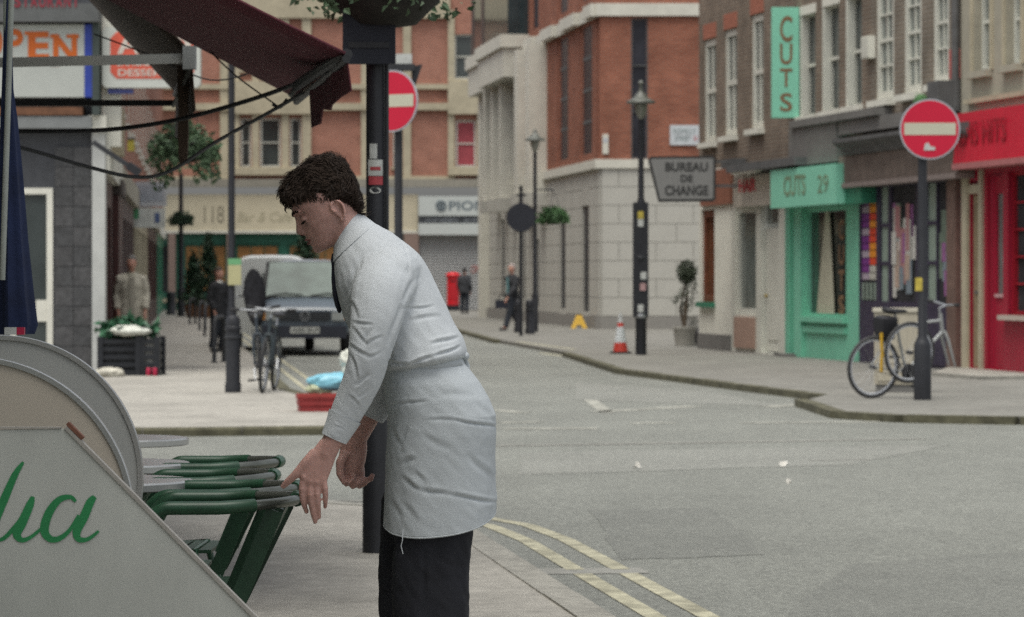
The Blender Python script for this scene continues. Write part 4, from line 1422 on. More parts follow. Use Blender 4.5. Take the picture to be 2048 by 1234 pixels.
def no_entry(c, r, rotz, parent):
    b = MB()
    b.prism([(r * math.cos(2 * math.pi * i / 40), r * math.sin(2 * math.pi * i / 40)) for i in range(40)], lambda a_, c_, d_: (a_, d_, c_), 0.0, 0.012)
    d = b.build('disc', sign_rim, parent, False, c, (0, 0, rotz))
    b = MB()
    rr = r * 0.945
    b.prism([(rr * math.cos(2 * math.pi * i / 40), rr * math.sin(2 * math.pi * i / 40)) for i in range(40)], lambda a_, c_, d_: (a_, d_, c_), -0.003, 0.0)
    b.build('red_face', sign_red, d)
    MB().box(-r * 0.85, r * 0.85, -0.006, -0.0035, -r * 0.19, r * 0.21).build('white_bar', sign_bar, d)
    MB().box(-r * 0.3, r * 0.3, 0.013, 0.05, -0.05, 0.05).build('clamp', dark_iron, d)
    return d

# right hand no-entry sign on its post
p = G(1845, 800)
t = thing('no_entry_post', 'black post with round no entry sign, bicycle leaning on it', 'road sign', p, 0.0)
Y = p.y
MB().lathe([(0.10, 0.0), (0.10, 0.62), (0.085, 0.66), (0.055, 0.72), (0.052, 3.1)], 18).build('post', black_iron, t, True)
c = W(1858, 259, Y) - p
d = no_entry((c.x, -0.09, c.z), 60.5 * Y / F, 0.0, t)
st = MB()
st.prism([(-0.07, -0.24), (0.01, -0.24), (0.06, -0.235), (0.055, -0.2), (0.005, -0.195), (-0.02, -0.15), (-0.06, -0.17)], lambda a_, c_, d_: (a_, d_, c_), -0.009, -0.005)
st.build('torn_sticker', sticker_white, d)
q = W(1840, 566, Y) - p
MB().box(q.x - 0.06, q.x + 0.02, -0.056, -0.05, q.z - 0.09, q.z + 0.06).build('yellow_sticker', sticker_yellow, t)

# left hand no-entry sign
Y = 37.0
p = Vector(((797 - CX) * Y / F, Y, 0))
t = thing('no_entry_post', 'black post with round no entry sign turned sideways behind the near pole', 'road sign', p, 0.0)
MB().lathe([(0.09, 0.0), (0.09, 0.6), (0.045, 0.7), (0.043, 3.75)], 16).build('post', black_iron, t, True)
c = W(784, 203, Y) - p
no_entry((c.x, -0.10, c.z), 62 * Y / F, R(-32), t)
q0 = W(822, 132, Y) - p
b = MB()
b.prism([(0.0, 0.0), (0.12, 0.02), (0.02, -0.28)], lambda a_, c_, d_: (a_, d_, c_), 0.05, 0.065)
b.build('triangle_sign_back', dark_iron, t, False, (q0.x, -0.02, q0.z))
q0 = W(792, 128, Y) - p; q1 = W(824, 108, Y) - p
MB().box(q0.x, q1.x, -0.05, 0.08, q0.z, q1.z).build('lamp_housing', sticker_white, t)
MB().box(q0.x - 0.14, q1.x + 0.03, -0.06, 0.1, q0.z - 0.07, q0.z - 0.003).build('lamp_bracket', dark_iron, t)

# near black pole beside the waiter, with sign back, basket and stickers
p = G(751, 1105)
Y = p.y
t = thing('street_pole', 'tall black pole standing just behind the waiter, covered in stickers', 'pole', p, 0.0)
MB().lathe([(0.066, 0.0), (0.064, 1.1), (0.060, 1.14), (0.0485, 1.2), (0.047, 4.2)], 24).build('shaft', black_iron, t, True)
MB().lathe([(0.068, 0.70), (0.071, 0.705), (0.071, 0.74), (0.068, 0.745)], 24).build('band', dark_iron, t, True)
MB().tube([(0.058, -0.02, 0.9), (0.058, -0.02, 2.55)], 0.011, 8).build('conduit', dark_iron, t, True)
a = W(687, 130, Y) - p; c = W(792, 28, Y) - p
bx = MB().box(a.x, c.x, -0.10, -0.052, a.z, c.z + 0.08).build('sign_back', M('sign_back_dark', (0.014, 0.017, 0.026), 0.6, 0.2), t)
MB().box(a.x + 0.03, c.x - 0.03, -0.106, -0.101, a.z + 0.08, a.z + 0.11).build('sign_rail', dark_iron, t)
for (px0, px1, y0, y1, m_, nm) in ((740, 755, 288, 318, sticker_white, 'sticker'), (737, 766, 320, 352, sticker_white, 'sticker'), (738, 766, 353, 370, sticker_red, 'sticker'), (741, 762, 334, 341, sticker_red, 'sticker')):
    a0 = W(px0, y1, Y) - p; a1 = W(px1, y0, Y) - p
    b = MB()
    n = 6
    r = 0.0495 + (0.001 if m_ is sticker_red else 0)
    th0 = math.asin(max(-0.99, min(0.99, a0.x / r))); th1 = math.asin(max(-0.99, min(0.99, a1.x / r)))
    vs = []
    for i in range(n + 1):
        th = th0 + (th1 - th0) * i / n
        vs += [(r * math.sin(th), -r * math.cos(th), a0.z), (r * math.sin(th), -r * math.cos(th), a1.z)]
    b.add(vs, [(2 * i, 2 * i + 2, 2 * i + 3, 2 * i + 1) for i in range(n)])
    b.build(nm, m_, t, True)
q = W(753, 381, Y) - p
b = MB()
vs = [(0.0505 * math.sin(0.62 * math.cos(2 * math.pi * i / 16)), -0.0505 * math.cos(0.62 * math.cos(2 * math.pi * i / 16)), q.z + 0.016 * math.sin(2 * math.pi * i / 16)) for i in range(16)]
b.add(vs, [tuple(range(16))])
b.build('sticker', sticker_white, t)

def basket(name, label, c, r, n, size, mat, seed, trail=0.5, chain_to=None, bowl=True):
    rnd = random.Random(seed)
    t = thing(name, label, 'hanging basket', c, 0.0, 'hanging baskets')
    if bowl:
        MB().lathe([(0.02, -r * 0.55), (r * 0.35, -r * 0.5), (r * 0.6, -r * 0.25), (r * 0.68, 0.0), (r * 0.66, 0.02), (0.02, 0.01)], 16).build('bowl', M('basket_liner', (0.03, 0.028, 0.024), 0.9, 0.3, 12), t, True)
    b = MB()
    leaf_mass(b, (0, 0, r * 0.12), (r, r, r * 0.5), n, size, rnd, droop=r * 0.3, shell=0.2)
    k = int(14 * trail * 2)
    for _ in range(k):
        a_ = rnd.uniform(0, 2 * math.pi); rr = r * rnd.uniform(0.6, 1.05)
        ln = r * rnd.uniform(0.3, 1.2) * trail * 2
        m_ = int(ln / size * 3) + 3
        for i in range(m_):
            s = i / m_
            leaf_mass(b, (math.cos(a_) * rr * (1 + 0.1 * s) + rnd.gauss(0, size * 0.3), math.sin(a_) * rr * (1 + 0.1 * s), -ln * s), (size * 0.4,) * 3, 2, size, rnd, shell=0)
    b.build('foliage', mat, t)
    if chain_to is not None:
        cb = MB()
        for i in range(3):
            a_ = 2 * math.pi * i / 3
            cb.tube([(r * 0.66 * math.cos(a_), r * 0.66 * math.sin(a_), 0), (0, 0, chain_to)], 0.006, 5)
        cb.build('chains', dark_iron, t)
    return t
c = W(762, -26, 17.75)
basket('hanging_basket', 'dark flower basket with trailing leaves on top of near pole', (c.x + 0.02, 17.75, c.z + 0.04), 0.46, 520, 0.05, leaf_b, 11, 0.24, None)
# its big dark tub, wrapped round the pole
tb = MB().lathe([(0.10, -0.10), (0.155, -0.06), (0.17, 0.05), (0.17, 0.3)], 18)
tb.build('tub', M('tub_dark', (0.014, 0.016, 0.024), 0.6, 0.2), t, True, (c.x - p.x, 0.0, c.z - 0.02))
c = W(366, 288, 53)
hb = basket('hanging_basket', 'large leafy hanging basket trailing in front of rose brick on left', c, 0.55, 1100, 0.11, leaf_b, 12, 0.55, 0.9)
br = MB()
br.tube([(0, 0, 0.9), (0, 0, 1.0), (-1.35, -1.6, 1.05)], 0.02, 6)
br.build('bracket', dark_iron, hb)
c = W(1107, 432, 88)
hb = basket('hanging_basket', 'round green hanging basket on granite wall above the bollards', c, 0.40, 900, 0.1, leaf_a, 13, 0.2, 0.6)
MB().tube([(0, 0, 0.6), (0.0, 0, 0.66), (-0.47, 0.0, 0.66)], 0.02, 6).build('bracket', dark_iron, hb)

# lamp column with black base, no-nonsense Victorian lantern
def lamp_column(px, py, label, Y=None, lant=True, top=160, hood=205, wide=True, z=0.0, thin=0.055):
    p = G(px, py, z) if Y is None else Vector(((px - CX) * Y / F, Y, 0))
    Y = p.y
    t = thing('lamp_column', label, 'lamp post', p, 0.0, 'lamp columns')
    zh = W(px, hood, Y).z
    zt = W(px, top, Y).z
    if wide:
        MB().lathe([(0.10, 0), (0.10, 0.62), (0.115, 0.66), (0.115, 0.74), (0.085, 0.78), (0.085, 2.7), (thin, 2.8), (thin * 0.8, zh - 0.3)], 18).build('column', black_iron, t, True)
        MB().box(-0.15, 0.13, -0.10, -0.085, 0.68, 2.72).build('sign_plate', black_iron, t)
        for (a_, z_, m_) in ((0.0, 2.5, sticker_yellow), (0.0, 2.36, sticker_white), (0.05, 1.42, sticker_white), (0.04, 1.22, M('sticker_pink', (0.4, 0.25, 0.25), 0.6)), (0.0, 0.84, sticker_white)):
            MB().box(a_ - 0.06, a_ + 0.04, -0.112, -0.101, z_ - 0.07, z_ + 0.06).build('sticker', m_, t)
        for zz in (0.66, 1.7):
            MB().lathe([(0.12, zz), (0.125, zz + 0.01), (0.125, zz + 0.06), (0.12, zz + 0.07)], 16).build('clamp', steel if zz < 1 else dark_iron, t, True)
    else:
        MB().lathe([(thin * 1.5, 0), (thin * 1.5, 0.9), (thin, 1.0), (thin * 0.8, zh - 0.3)], 16).build('column', black_iron, t, True)
    if lant:
        r = 0.25
        MB().lathe([(r, zh - 0.02), (r * 1.04, zh), (r * 0.98, zh + 0.03), (r * 0.55, zh + 0.075), (r * 0.34, zh + 0.15), (r * 0.2, zh + 0.19), (0.04, zh + 0.22), (0.05, zt - 0.2), (0.03, zt - 0.12), (0.055, zt - 0.05), (0.01, zt)], 18).build('hood', M('lamp_hood', (0.10, 0.105, 0.09), 0.4, 0.15), t, True)
        MB().lathe([(0.035, zh - 0.30), (0.075, zh - 0.24), (0.11, zh - 0.12), (0.12, zh - 0.03)], 16).build('lamp_glass', M('lamp_glass', (0.24, 0.24, 0.2), 0.1, 0.1, spec=0.6), t, True)
        MB().lathe([(thin * 0.8, zh - 0.5), (0.05, zh - 0.4), (0.035, zh - 0.30)], 12).build('lamp_cup', black_iron, t, True)
    return t
lamp_column(1282, 710, 'lamp column with black plate and stickers beside traffic cone')
lamp_column(1070, 664, 'slim lamp column rising behind round sign back and bollards', None, True, 258, 280, False)
lamp_column(362, 633, 'thin far lamp column carrying a small basket by cafe front', None, False, 300, 330, False, thin=0.09)
c = W(362, 438, 122)
basket('hanging_basket', 'small dark hanging basket on thin far lamp column', c, 0.45, 700, 0.13, leaf_dark, 14, 0.15, 0.4)
# tall plain pole with a green and yellow notice
Y = 50.0
p = Vector(((463 - CX) * Y / F, Y, 0))
t = thing('street_pole', 'tall plain black pole with green and yellow notice beside bollard', 'pole', p, 0.0)
MB().lathe([(0.075, 0), (0.075, 0.9), (0.05, 1.0), (0.048, 5.0)], 14).build('shaft', black_iron, t, True)
a = W(457, 570, Y) - p; c = W(483, 530, Y) - p
MB().box(a.x, c.x, -0.075, -0.06, a.z, c.z).build('notice', M('notice_yellow', (0.42, 0.40, 0.22), 0.6, 0.08), t)
MB().box(a.x, c.x, -0.077, -0.06, c.z + 0.003, W(457, 517, Y).z).build('notice_header', M('notice_green', (0.14, 0.36, 0.17), 0.6, 0.08), t)

# back of a round sign on a slim post
p = G(1042, 672)
Y = p.y
t = thing('round_sign_post', 'slim post with the dark back of a round sign', 'road sign', p, 0.0)
c = W(1042, 435, Y) - p
MB().tube([(0, 0, 0), (0, 0, c.z + 0.75)], 0.045, 12).build('post', black_iron, t, True)
b = MB()
rr = 29 * Y / F
b.prism([(rr * math.cos(2 * math.pi * i / 32), rr * math.sin(2 * math.pi * i / 32)) for i in range(32)], lambda a_, c_, d_: (a_, d_, c_), -0.07, -0.05)
b.build('disc', M('disc_back', (0.02, 0.022, 0.03), 0.5), t, False, (0, 0, c.z))
MB().box(-0.12, 0.12, -0.04, 0.04, c.z + 0.5, c.z + 0.55).build('finial', black_iron, t)

# BUREAU DE CHANGE sign projecting from the end of the row
Y = 64.6
pa = W(1300, 403, Y)
ts = thing('exchange_sign', 'grey slant sided sign reading BUREAU DE CHANGE with black border', 'sign', (pa.x, Y, 0), 0.0)
def s2(px, py): 
    q = W(px, py, Y); return (q.x - pa.x, q.z)
outer = [s2(1317, 404), s2(1426, 403), s2(1431, 398), s2(1431, 318), s2(1427, 312), s2(1300, 313), s2(1296, 320)]
inner = [s2(1320, 399), s2(1424, 398), s2(1426, 396), s2(1426, 320), s2(1424, 317), s2(1303, 318), s2(1301, 321)]
MB().prism(outer, lambda a_, c_, d_: (a_, d_, c_), -0.09, 0.09).build('frame', letter_black, ts)
MB().prism(inner, lambda a_, c_, d_: (a_, d_, c_), -0.096, -0.091).build('face', M('sign_grey', (0.21, 0.21, 0.205), 0.5, 0.05), ts)
for txt, x0, x1, y0, y1 in (('BUREAU', 1330, 1415, 325, 343), ('DE', 1361, 1385, 350, 364), ('CHANGE', 1329, 1416, 371, 391)):
    q0 = s2(x0, y1); q1 = s2(x1, y0)
    lettering(txt, ts, letter_black, q0[0], q1[0], q0[1], q1[1], -0.099, bold=0.03)
q = s2(1431, 350)
for zz in (0.25, -0.2):
    MB().bar((q[0] - 0.02, 0, q[1] + zz), (q[0] + 0.5, 0, q[1] + zz), 0.05, 0.05).build('bracket', slate_grey, ts)

# traffic cone
p = G(1241, 707)
t = thing('traffic_cone', 'red and white traffic cone standing by the lamp column', 'cone', p, 0.0)
ch = 0.74
MB().box(-0.19, 0.19, -0.19, 0.19, 0.0, 0.035).build('base', rubber, t)
def cr(z): return 0.135 * (1 - z / (ch * 1.14)) + 0.006
for z0, z1, m_, nm in ((0.035, 0.20, M('cone_red', (0.45, 0.045, 0.03), 0.5), 'cone_band'), (0.20, 0.49, M('cone_white', (0.50, 0.53, 0.54), 0.5), 'reflective_sleeve'), (0.49, 0.56, MATS['cone_red'], 'cone_band'), (0.56, ch, M('cone_pale', (0.42, 0.43, 0.43), 0.5), 'cone_tip')):
    MB().lathe([(cr(z0), z0), (cr(z1), z1 - 0.0005)], 20).build(nm, m_, t, True)

# yellow floor sign
p = G(1158, 657)
t = thing('floor_sign', 'small yellow folding warning sign at the foot of granite wall', 'warning sign', p, 0.0)
ym = M('yellow_plastic', (0.52, 0.31, 0.01), 0.5)
for sgn, nm in ((-1, 'front_leaf'), (1, 'rear_leaf')):
    b = MB()
    k = 0.16 * sgn
    out = [(-0.22, 0.0), (-0.10, 0.0), (-0.06, 0.1), (0.06, 0.1), (0.10, 0.0), (0.22, 0.0), (0.06, 0.38), (-0.06, 0.38)]
    b.prism(out, lambda a_, c_, d_: (a_, k * (1 - c_ / 0.38) + d_, c_), -0.008, 0.008)
    b.build(nm, ym, t)
MB().box(-0.06, 0.06, -0.02, 0.02, 0.37, 0.39).build('hinge', dark_iron, t)

# topiary in a pale pot at the end of the row
p = G(1371, 693)
t = thing('potted_tree', 'clipped tree with bare stems in pale pot beside white wall', 'potted plant', p, 0.0)
s = p.y / F
MB().lathe([(20 * s, 0), (24.5 * s, 36 * s), (25.5 * s, 37 * s), (25.5 * s, 40 * s), (23 * s, 40 * s), (22.5 * s, 36 * s), (1 * s, 35 * s)], 20).build('pot', M('pot_white', (0.40, 0.39, 0.35), 0.8, 0.1, 6, stain=0.2), t, True)
rnd = random.Random(3)
b = MB()
for k in range(5):
    a_ = rnd.uniform(0, 6.28)
    b.tube([(0.03 * math.cos(a_), 0.03 * math.sin(a_), 0.3), (0.12 * math.cos(a_ + 1), 0.1 * math.sin(a_ + 1), 0.75), (0.05 * math.cos(a_ + 2), 0.06, 1.1), (0.02, 0.02, 1.45)], [0.022, 0.018, 0.015, 0.01], 6)
b.build('trunk', M('bark', (0.09, 0.07, 0.05), 0.9, 0.3, 12), t, True)
b = MB()
leaf_mass(b, (0.03, 0, 1.50), (0.20, 0.2, 0.24), 900, 0.06, rnd, shell=0.15)
for k in range(14):
    leaf_mass(b, (rnd.uniform(-0.22, 0.2), rnd.uniform(-0.2, 0.2), rnd.uniform(0.5, 1.3)), (0.1, 0.1, 0.12), 26, 0.055, rnd, shell=0)
b.build('crown', M('leaf_olive', (0.05, 0.065, 0.04), 0.7, 0.35, 4), t)
# dark bin bag beside the pot
p = G(1398, 694)
b = MB().ball((0, 0, 0.18), (0.09, 0.12, 0.19), 10, 8)
tag(b.build('bin_bag', M('black_plastic', (0.012, 0.012, 0.016), 0.3, 0.2), None, True, p), 'small black bin bag squeezed between pot and wall', 'bin bag')

# red pillar box at the far corner
p = G(906, 621)
t = thing('post_box', 'red pillar box beside the shuttered white shop', 'post box', p, 0.0)
MB().lathe([(0.27, 0), (0.27, 0.22)], 20).build('base', black_iron, t, True)
MB().lathe([(0.25, 0.22), (0.25, 1.38), (0.30, 1.40), (0.31, 1.46), (0.26, 1.52), (0.1, 1.58)], 20).build('body', M('pillar_red', (0.52, 0.012, 0.02), 0.4), t, True)
MB().box(-0.11, 0.11, -0.262, -0.245, 1.18, 1.23).build('slot', black_iron, t)
MB().box(-0.13, 0.13, -0.258, -0.246, 0.5, 1.05).build('door', M('pillar_red_dim', (0.44, 0.012, 0.02), 0.45), t)

# utility cabinet behind the bicycle
a = G(1750, 790); 
Yc = 42.2
x0 = (1752 - CX) * Yc / F; x1 = (1842 - CX) * Yc / F
t = thing('utility_cabinet', 'cream metal street cabinet behind bicycle on right pavement', 'cabinet', ((x0 + x1) / 2, Yc, 0), R(-8))
w = (x1 - x0) / 2 + 0.02
cab = M('cabinet_cream', (0.40, 0.365, 0.285), 0.6, 0.06, 5, stain=0.12)
MB().box(-w + 0.02, w - 0.02, 0, 0.36, 0.0, 0.10).build('plinth', lead_grey, t)
MB().box(-w, w, -0.02, 0.38, 0.10, 0.97).build('case', cab, t)
MB().box(-w - 0.02, w + 0.02, -0.04, 0.40, 0.973, 1.02).build('lid', M('cabinet_lid', (0.46, 0.43, 0.35), 0.6), t)
MB().box(-w + 0.04, -0.01, -0.03, -0.021, 0.14, 0.93).build('door', cab, t)
MB().box(0.01, w - 0.04, -0.03, -0.021, 0.14, 0.93).build('door', cab, t)

# black produce crates with rubbish
def crate(px, py, w, h, dpt, label, rot, top=True, seed=1):
    p = G(px, py)
    t = thing('crate', label, 'crate', p, R(rot), 'black crates at the corner shop')
    b = MB()
    n = 5
    th = 0.025
    for sgn in (-1, 1):
        y = sgn * dpt / 2
        x = sgn * w / 2
        for k in range(n):
            z0 = h * k / n + 0.01; z1 = z0 + h / n * 0.55
            b.box(-w / 2, w / 2, y - th / 2, y + th / 2, z0, z1)
            b.box(x - th / 2, x + th / 2, -dpt / 2 + th, dpt / 2 - th, z0, z1)
    for sx in (-1, 1):
        for sy in (-1, 1):
            b.box(sx * w / 2 - 0.04, sx * w / 2 + 0.04, sy * dpt / 2 - 0.04, sy * dpt / 2 + 0.04, 0, h)
    b.box(-w / 2, w / 2, -dpt / 2, dpt / 2, 0.0, 0.02)
    b.build('frame', M('crate_black', (0.014, 0.016, 0.02), 0.45, 0.2), t)
    rnd = random.Random(seed)
    fb = MB()
    fb.box(-w / 2 + 0.03, w / 2 - 0.03, -dpt / 2 + 0.03, dpt / 2 - 0.03, 0.02, h * 0.9)
    fb.build('filling', M('crate_fill_%d' % seed, (0.03, 0.032, 0.034) if seed == 1 else (0.22, 0.22, 0.21), 0.8, 0.4, 14), t)
    return t
crate(243, 750, 0.58, 0.55, 0.5, 'solid black crate with leaves and rubbish heaped on top', 4, seed=1)
crate(301, 750, 0.27, 0.55, 0.5, 'narrow slatted black crate with pale stacked contents', -3, seed=2)
p = G(255, 750)
rnd = random.Random(9)
b = MB()
leaf_mass(b, (0, 0.0, 0.66), (0.42, 0.22, 0.12), 260, 0.16, rnd, shell=0.1)
tag(b.build('cabbage_leaves', M('leaf_cabbage', (0.03, 0.10, 0.05), 0.5, 0.4, 8), None, False, p), 'heap of dark green cabbage leaves on top of black crates', 'leaves')
def bag(name, label, cat, c, rad, mat, seed, group=None, n=16):
    rnd = random.Random(seed)
    b = MB().ball((0, 0, 0), rad, 40, 24)
    out_ = []
    for v in b.v:
        q = Vector(v) * (2.0 / max(rad)) + Vector((seed * 3.1, 0, 0))
        k_ = 1 + 0.34 * noise.noise(q) + 0.22 * (0.5 - abs(noise.noise(q * 2.1))) + 0.12 * (0.5 - abs(noise.noise(q * 4.7)))
        out_.append(tuple(Vector(v) * k_))
    b.v = out_
    return tag(b.build(name, mat, None, True, c), label, cat, group)
plastic_white = M('plastic_white', (0.52, 0.53, 0.47), 0.4, 0.12, 10)
bag('plastic_bag', 'crumpled white plastic bag lying on top of black crates', 'bag', (p.x + 0.05, p.y - 0.22, 0.63), (0.26, 0.14, 0.07), plastic_white, 4)
bag('plastic_bag', 'white bag slumped on pavement in front of black crates', 'bag', G(225, 752) + Vector((0, -0.42, 0.05)), (0.20, 0.13, 0.075), M('plastic_cream', (0.46, 0.44, 0.37), 0.5, 0.1, 10), 5)
for dx, lb in ((-0.05, 'left of two red cans at the foot of slatted crate'), (0.04, 'right of two red cans at the foot of slatted crate')):
    q = G(309, 750) + Vector((dx, -0.34, 0))
    tc = thing('drink_can', lb, 'can', q, 0.0, 'red cans')
    MB().lathe([(0.028, 0), (0.033, 0.01), (0.033, 0.10), (0.027, 0.115)], 14).build('body', M('can_red', (0.40, 0.02, 0.06), 0.35), tc, True)
    MB().lathe([(0.026, 0.115), (0.026, 0.118), (0.02, 0.116)], 14).build('lid', steel, tc, True)

# red crate of rubbish on the far corner
p = G(643, 822)
t = thing('market_crate', 'red plastic market crate full of rubbish near the kerb', 'crate', p, R(8))
b = MB()
w, dpt, h = 0.23, 0.17, 0.19
for k in range(3):
    z0 = k * h / 3
    for sgn in (-1, 1):
        b.box(-w - 0.01 * k, w + 0.01 * k, sgn * (dpt + 0.01 * k) - 0.008, sgn * (dpt + 0.01 * k) + 0.008, z0, z0 + h / 3 - 0.012)
        b.box(sgn * (w + 0.01 * k) - 0.008, sgn * (w + 0.01 * k) + 0.008, -dpt, dpt, z0, z0 + h / 3 - 0.012)
b.box(-w, w, -dpt, dpt, 0, 0.012)
b.build('body', M('crate_red', (0.26, 0.03, 0.03), 0.5, 0.15), t)
b = MB().box(-w - 0.03, w + 0.03, -dpt - 0.035, -dpt - 0.021, h - 0.04, h)
b.build('rim', M('crate_red_rim', (0.30, 0.04, 0.035), 0.5), t)
bag('plastic_bag', 'light blue plastic bag slumped over red market crate', 'bag', (p.x + 0.17, p.y, 0.31), (0.26, 0.13, 0.09), M('plastic_blue', (0.18, 0.42, 0.52), 0.4, 0.1), 6)
bag('plastic_bag', 'white knotted bag on top of light blue bag', 'bag', (p.x + 0.30, p.y + 0.02, 0.50), (0.10, 0.09, 0.13), plastic_white, 7)
bag('cabbage', 'pale green cabbage lying in the red market crate', 'cabbage', (p.x - 0.03, p.y - 0.02, 0.22), (0.12, 0.10, 0.06), M('cabbage_pale', (0.36, 0.38, 0.25), 0.6, 0.25, 12), 8)

# cycle stands along the left pavement
def stand(px, py, label):
    p = G(px, py)
    t = thing('cycle_stand', label, 'cycle stand', p, R(80), 'cycle stands')
    MB().tube([(-0.3, 0, 0), (-0.3, 0, 0.62), (-0.22, 0, 0.74), (0.22, 0, 0.74), (0.3, 0, 0.62), (0.3, 0, 0)], 0.035, 8).build('hoop', dark_iron, t, True)
    for sx in (-0.3, 0.3):
        MB().lathe([(0.06, 0), (0.06, 0.012), (0.036, 0.02)], 10, (sx, 0, 0)).build('foot', dark_iron, t, True)
stand(385, 648, 'dark cycle stand farthest along left pavement')
stand(405, 660, 'dark cycle stand third from the wide bollard')
stand(416, 672, 'dark cycle stand second from the wide bollard')
stand(438, 725, 'dark cycle stand just behind the wide bollard')

# potted conifers and a dark canopy far down the street
def conifer(px, py0, Y, label, w):
    p = Vector(((px - CX) * Y / F, Y, 0))
    t = thing('potted_conifer', label, 'potted plant', p, 0.0, 'potted conifers by the cafe')
    zt = W(px, py0, Y).z
    MB().lathe([(0.25, 0), (0.32, 0.45)], 14).build('pot', M('pot_brown', (0.16, 0.08, 0.04), 0.8), t, True)
    MB().tube([(0, 0, 0.4), (0, 0, zt * 0.8)], 0.04, 6).build('trunk', MATS['bark'], t)
    rnd = random.Random(px)
    b = MB()
    for k in range(60):
        s_ = rnd.random()
        z = 0.6 + (zt - 0.6) * s_
        r = w * (1 - s_) ** 0.8 + 0.04
        leaf_mass(b, (0, 0, z), (r, r, 0.25), 22, 0.16, rnd, shell=0.3)
    b.build('crown', leaf_dark, t)
conifer(417, 480, 118, 'tall dark conifer in pot before the orange lit cafe window', 0.62)
conifer(387, 515, 120, 'smaller dark conifer in pot left of the tall one', 0.4)
conifer(612, 462, 110, 'broad dark conifer showing above the van roof', 0.95)
# ------------------------------------------------------------------ bicycles
def wheel_parts(parent, c, axis_rot, r=0.335, name='wheel', spokes=18, tyre_mat=None, rim_mat=None):
    """a wheel in the local x-z plane"""
    w = bpy.data.objects.new(name, None)
    COL.objects.link(w)
    w.parent = parent
    w.location = c
    w.rotation_euler = axis_rot
    n = 40
    b = MB().tube([((r - 0.017) * math.cos(2 * math.pi * i / n), 0, (r - 0.017) * math.sin(2 * math.pi * i / n)) for i in range(n)], 0.019, 8, closed=True)
    b.build('tyre', tyre_mat or rubber, w, True)
    b = MB().tube([((r - 0.045) * math.cos(2 * math.pi * i / n), 0, (r - 0.045) * math.sin(2 * math.pi * i / n)) for i in range(n)], 0.012, 6, closed=True)
    b.build('rim', rim_mat or steel, w, True)
    b = MB()
    for i in range(spokes):
        a_ = 2 * math.pi * i / spokes
        s_ = 0.02 if i % 2 else -0.02
        b.tube([(0.02 * math.cos(a_ + 1), s_, 0.02 * math.sin(a_ + 1)), ((r - 0.05) * math.cos(a_), 0, (r - 0.05) * math.sin(a_))], 0.0016, 4, cap=False)
    b.build('spokes', steel, w)
    b = MB().tube([(0, -0.045, 0), (0, 0.045, 0)], 0.022, 10)
    b.build('hub', M('hub_dark', (0.06, 0.06, 0.065), 0.4, metal=0.4), w, True)
    return w

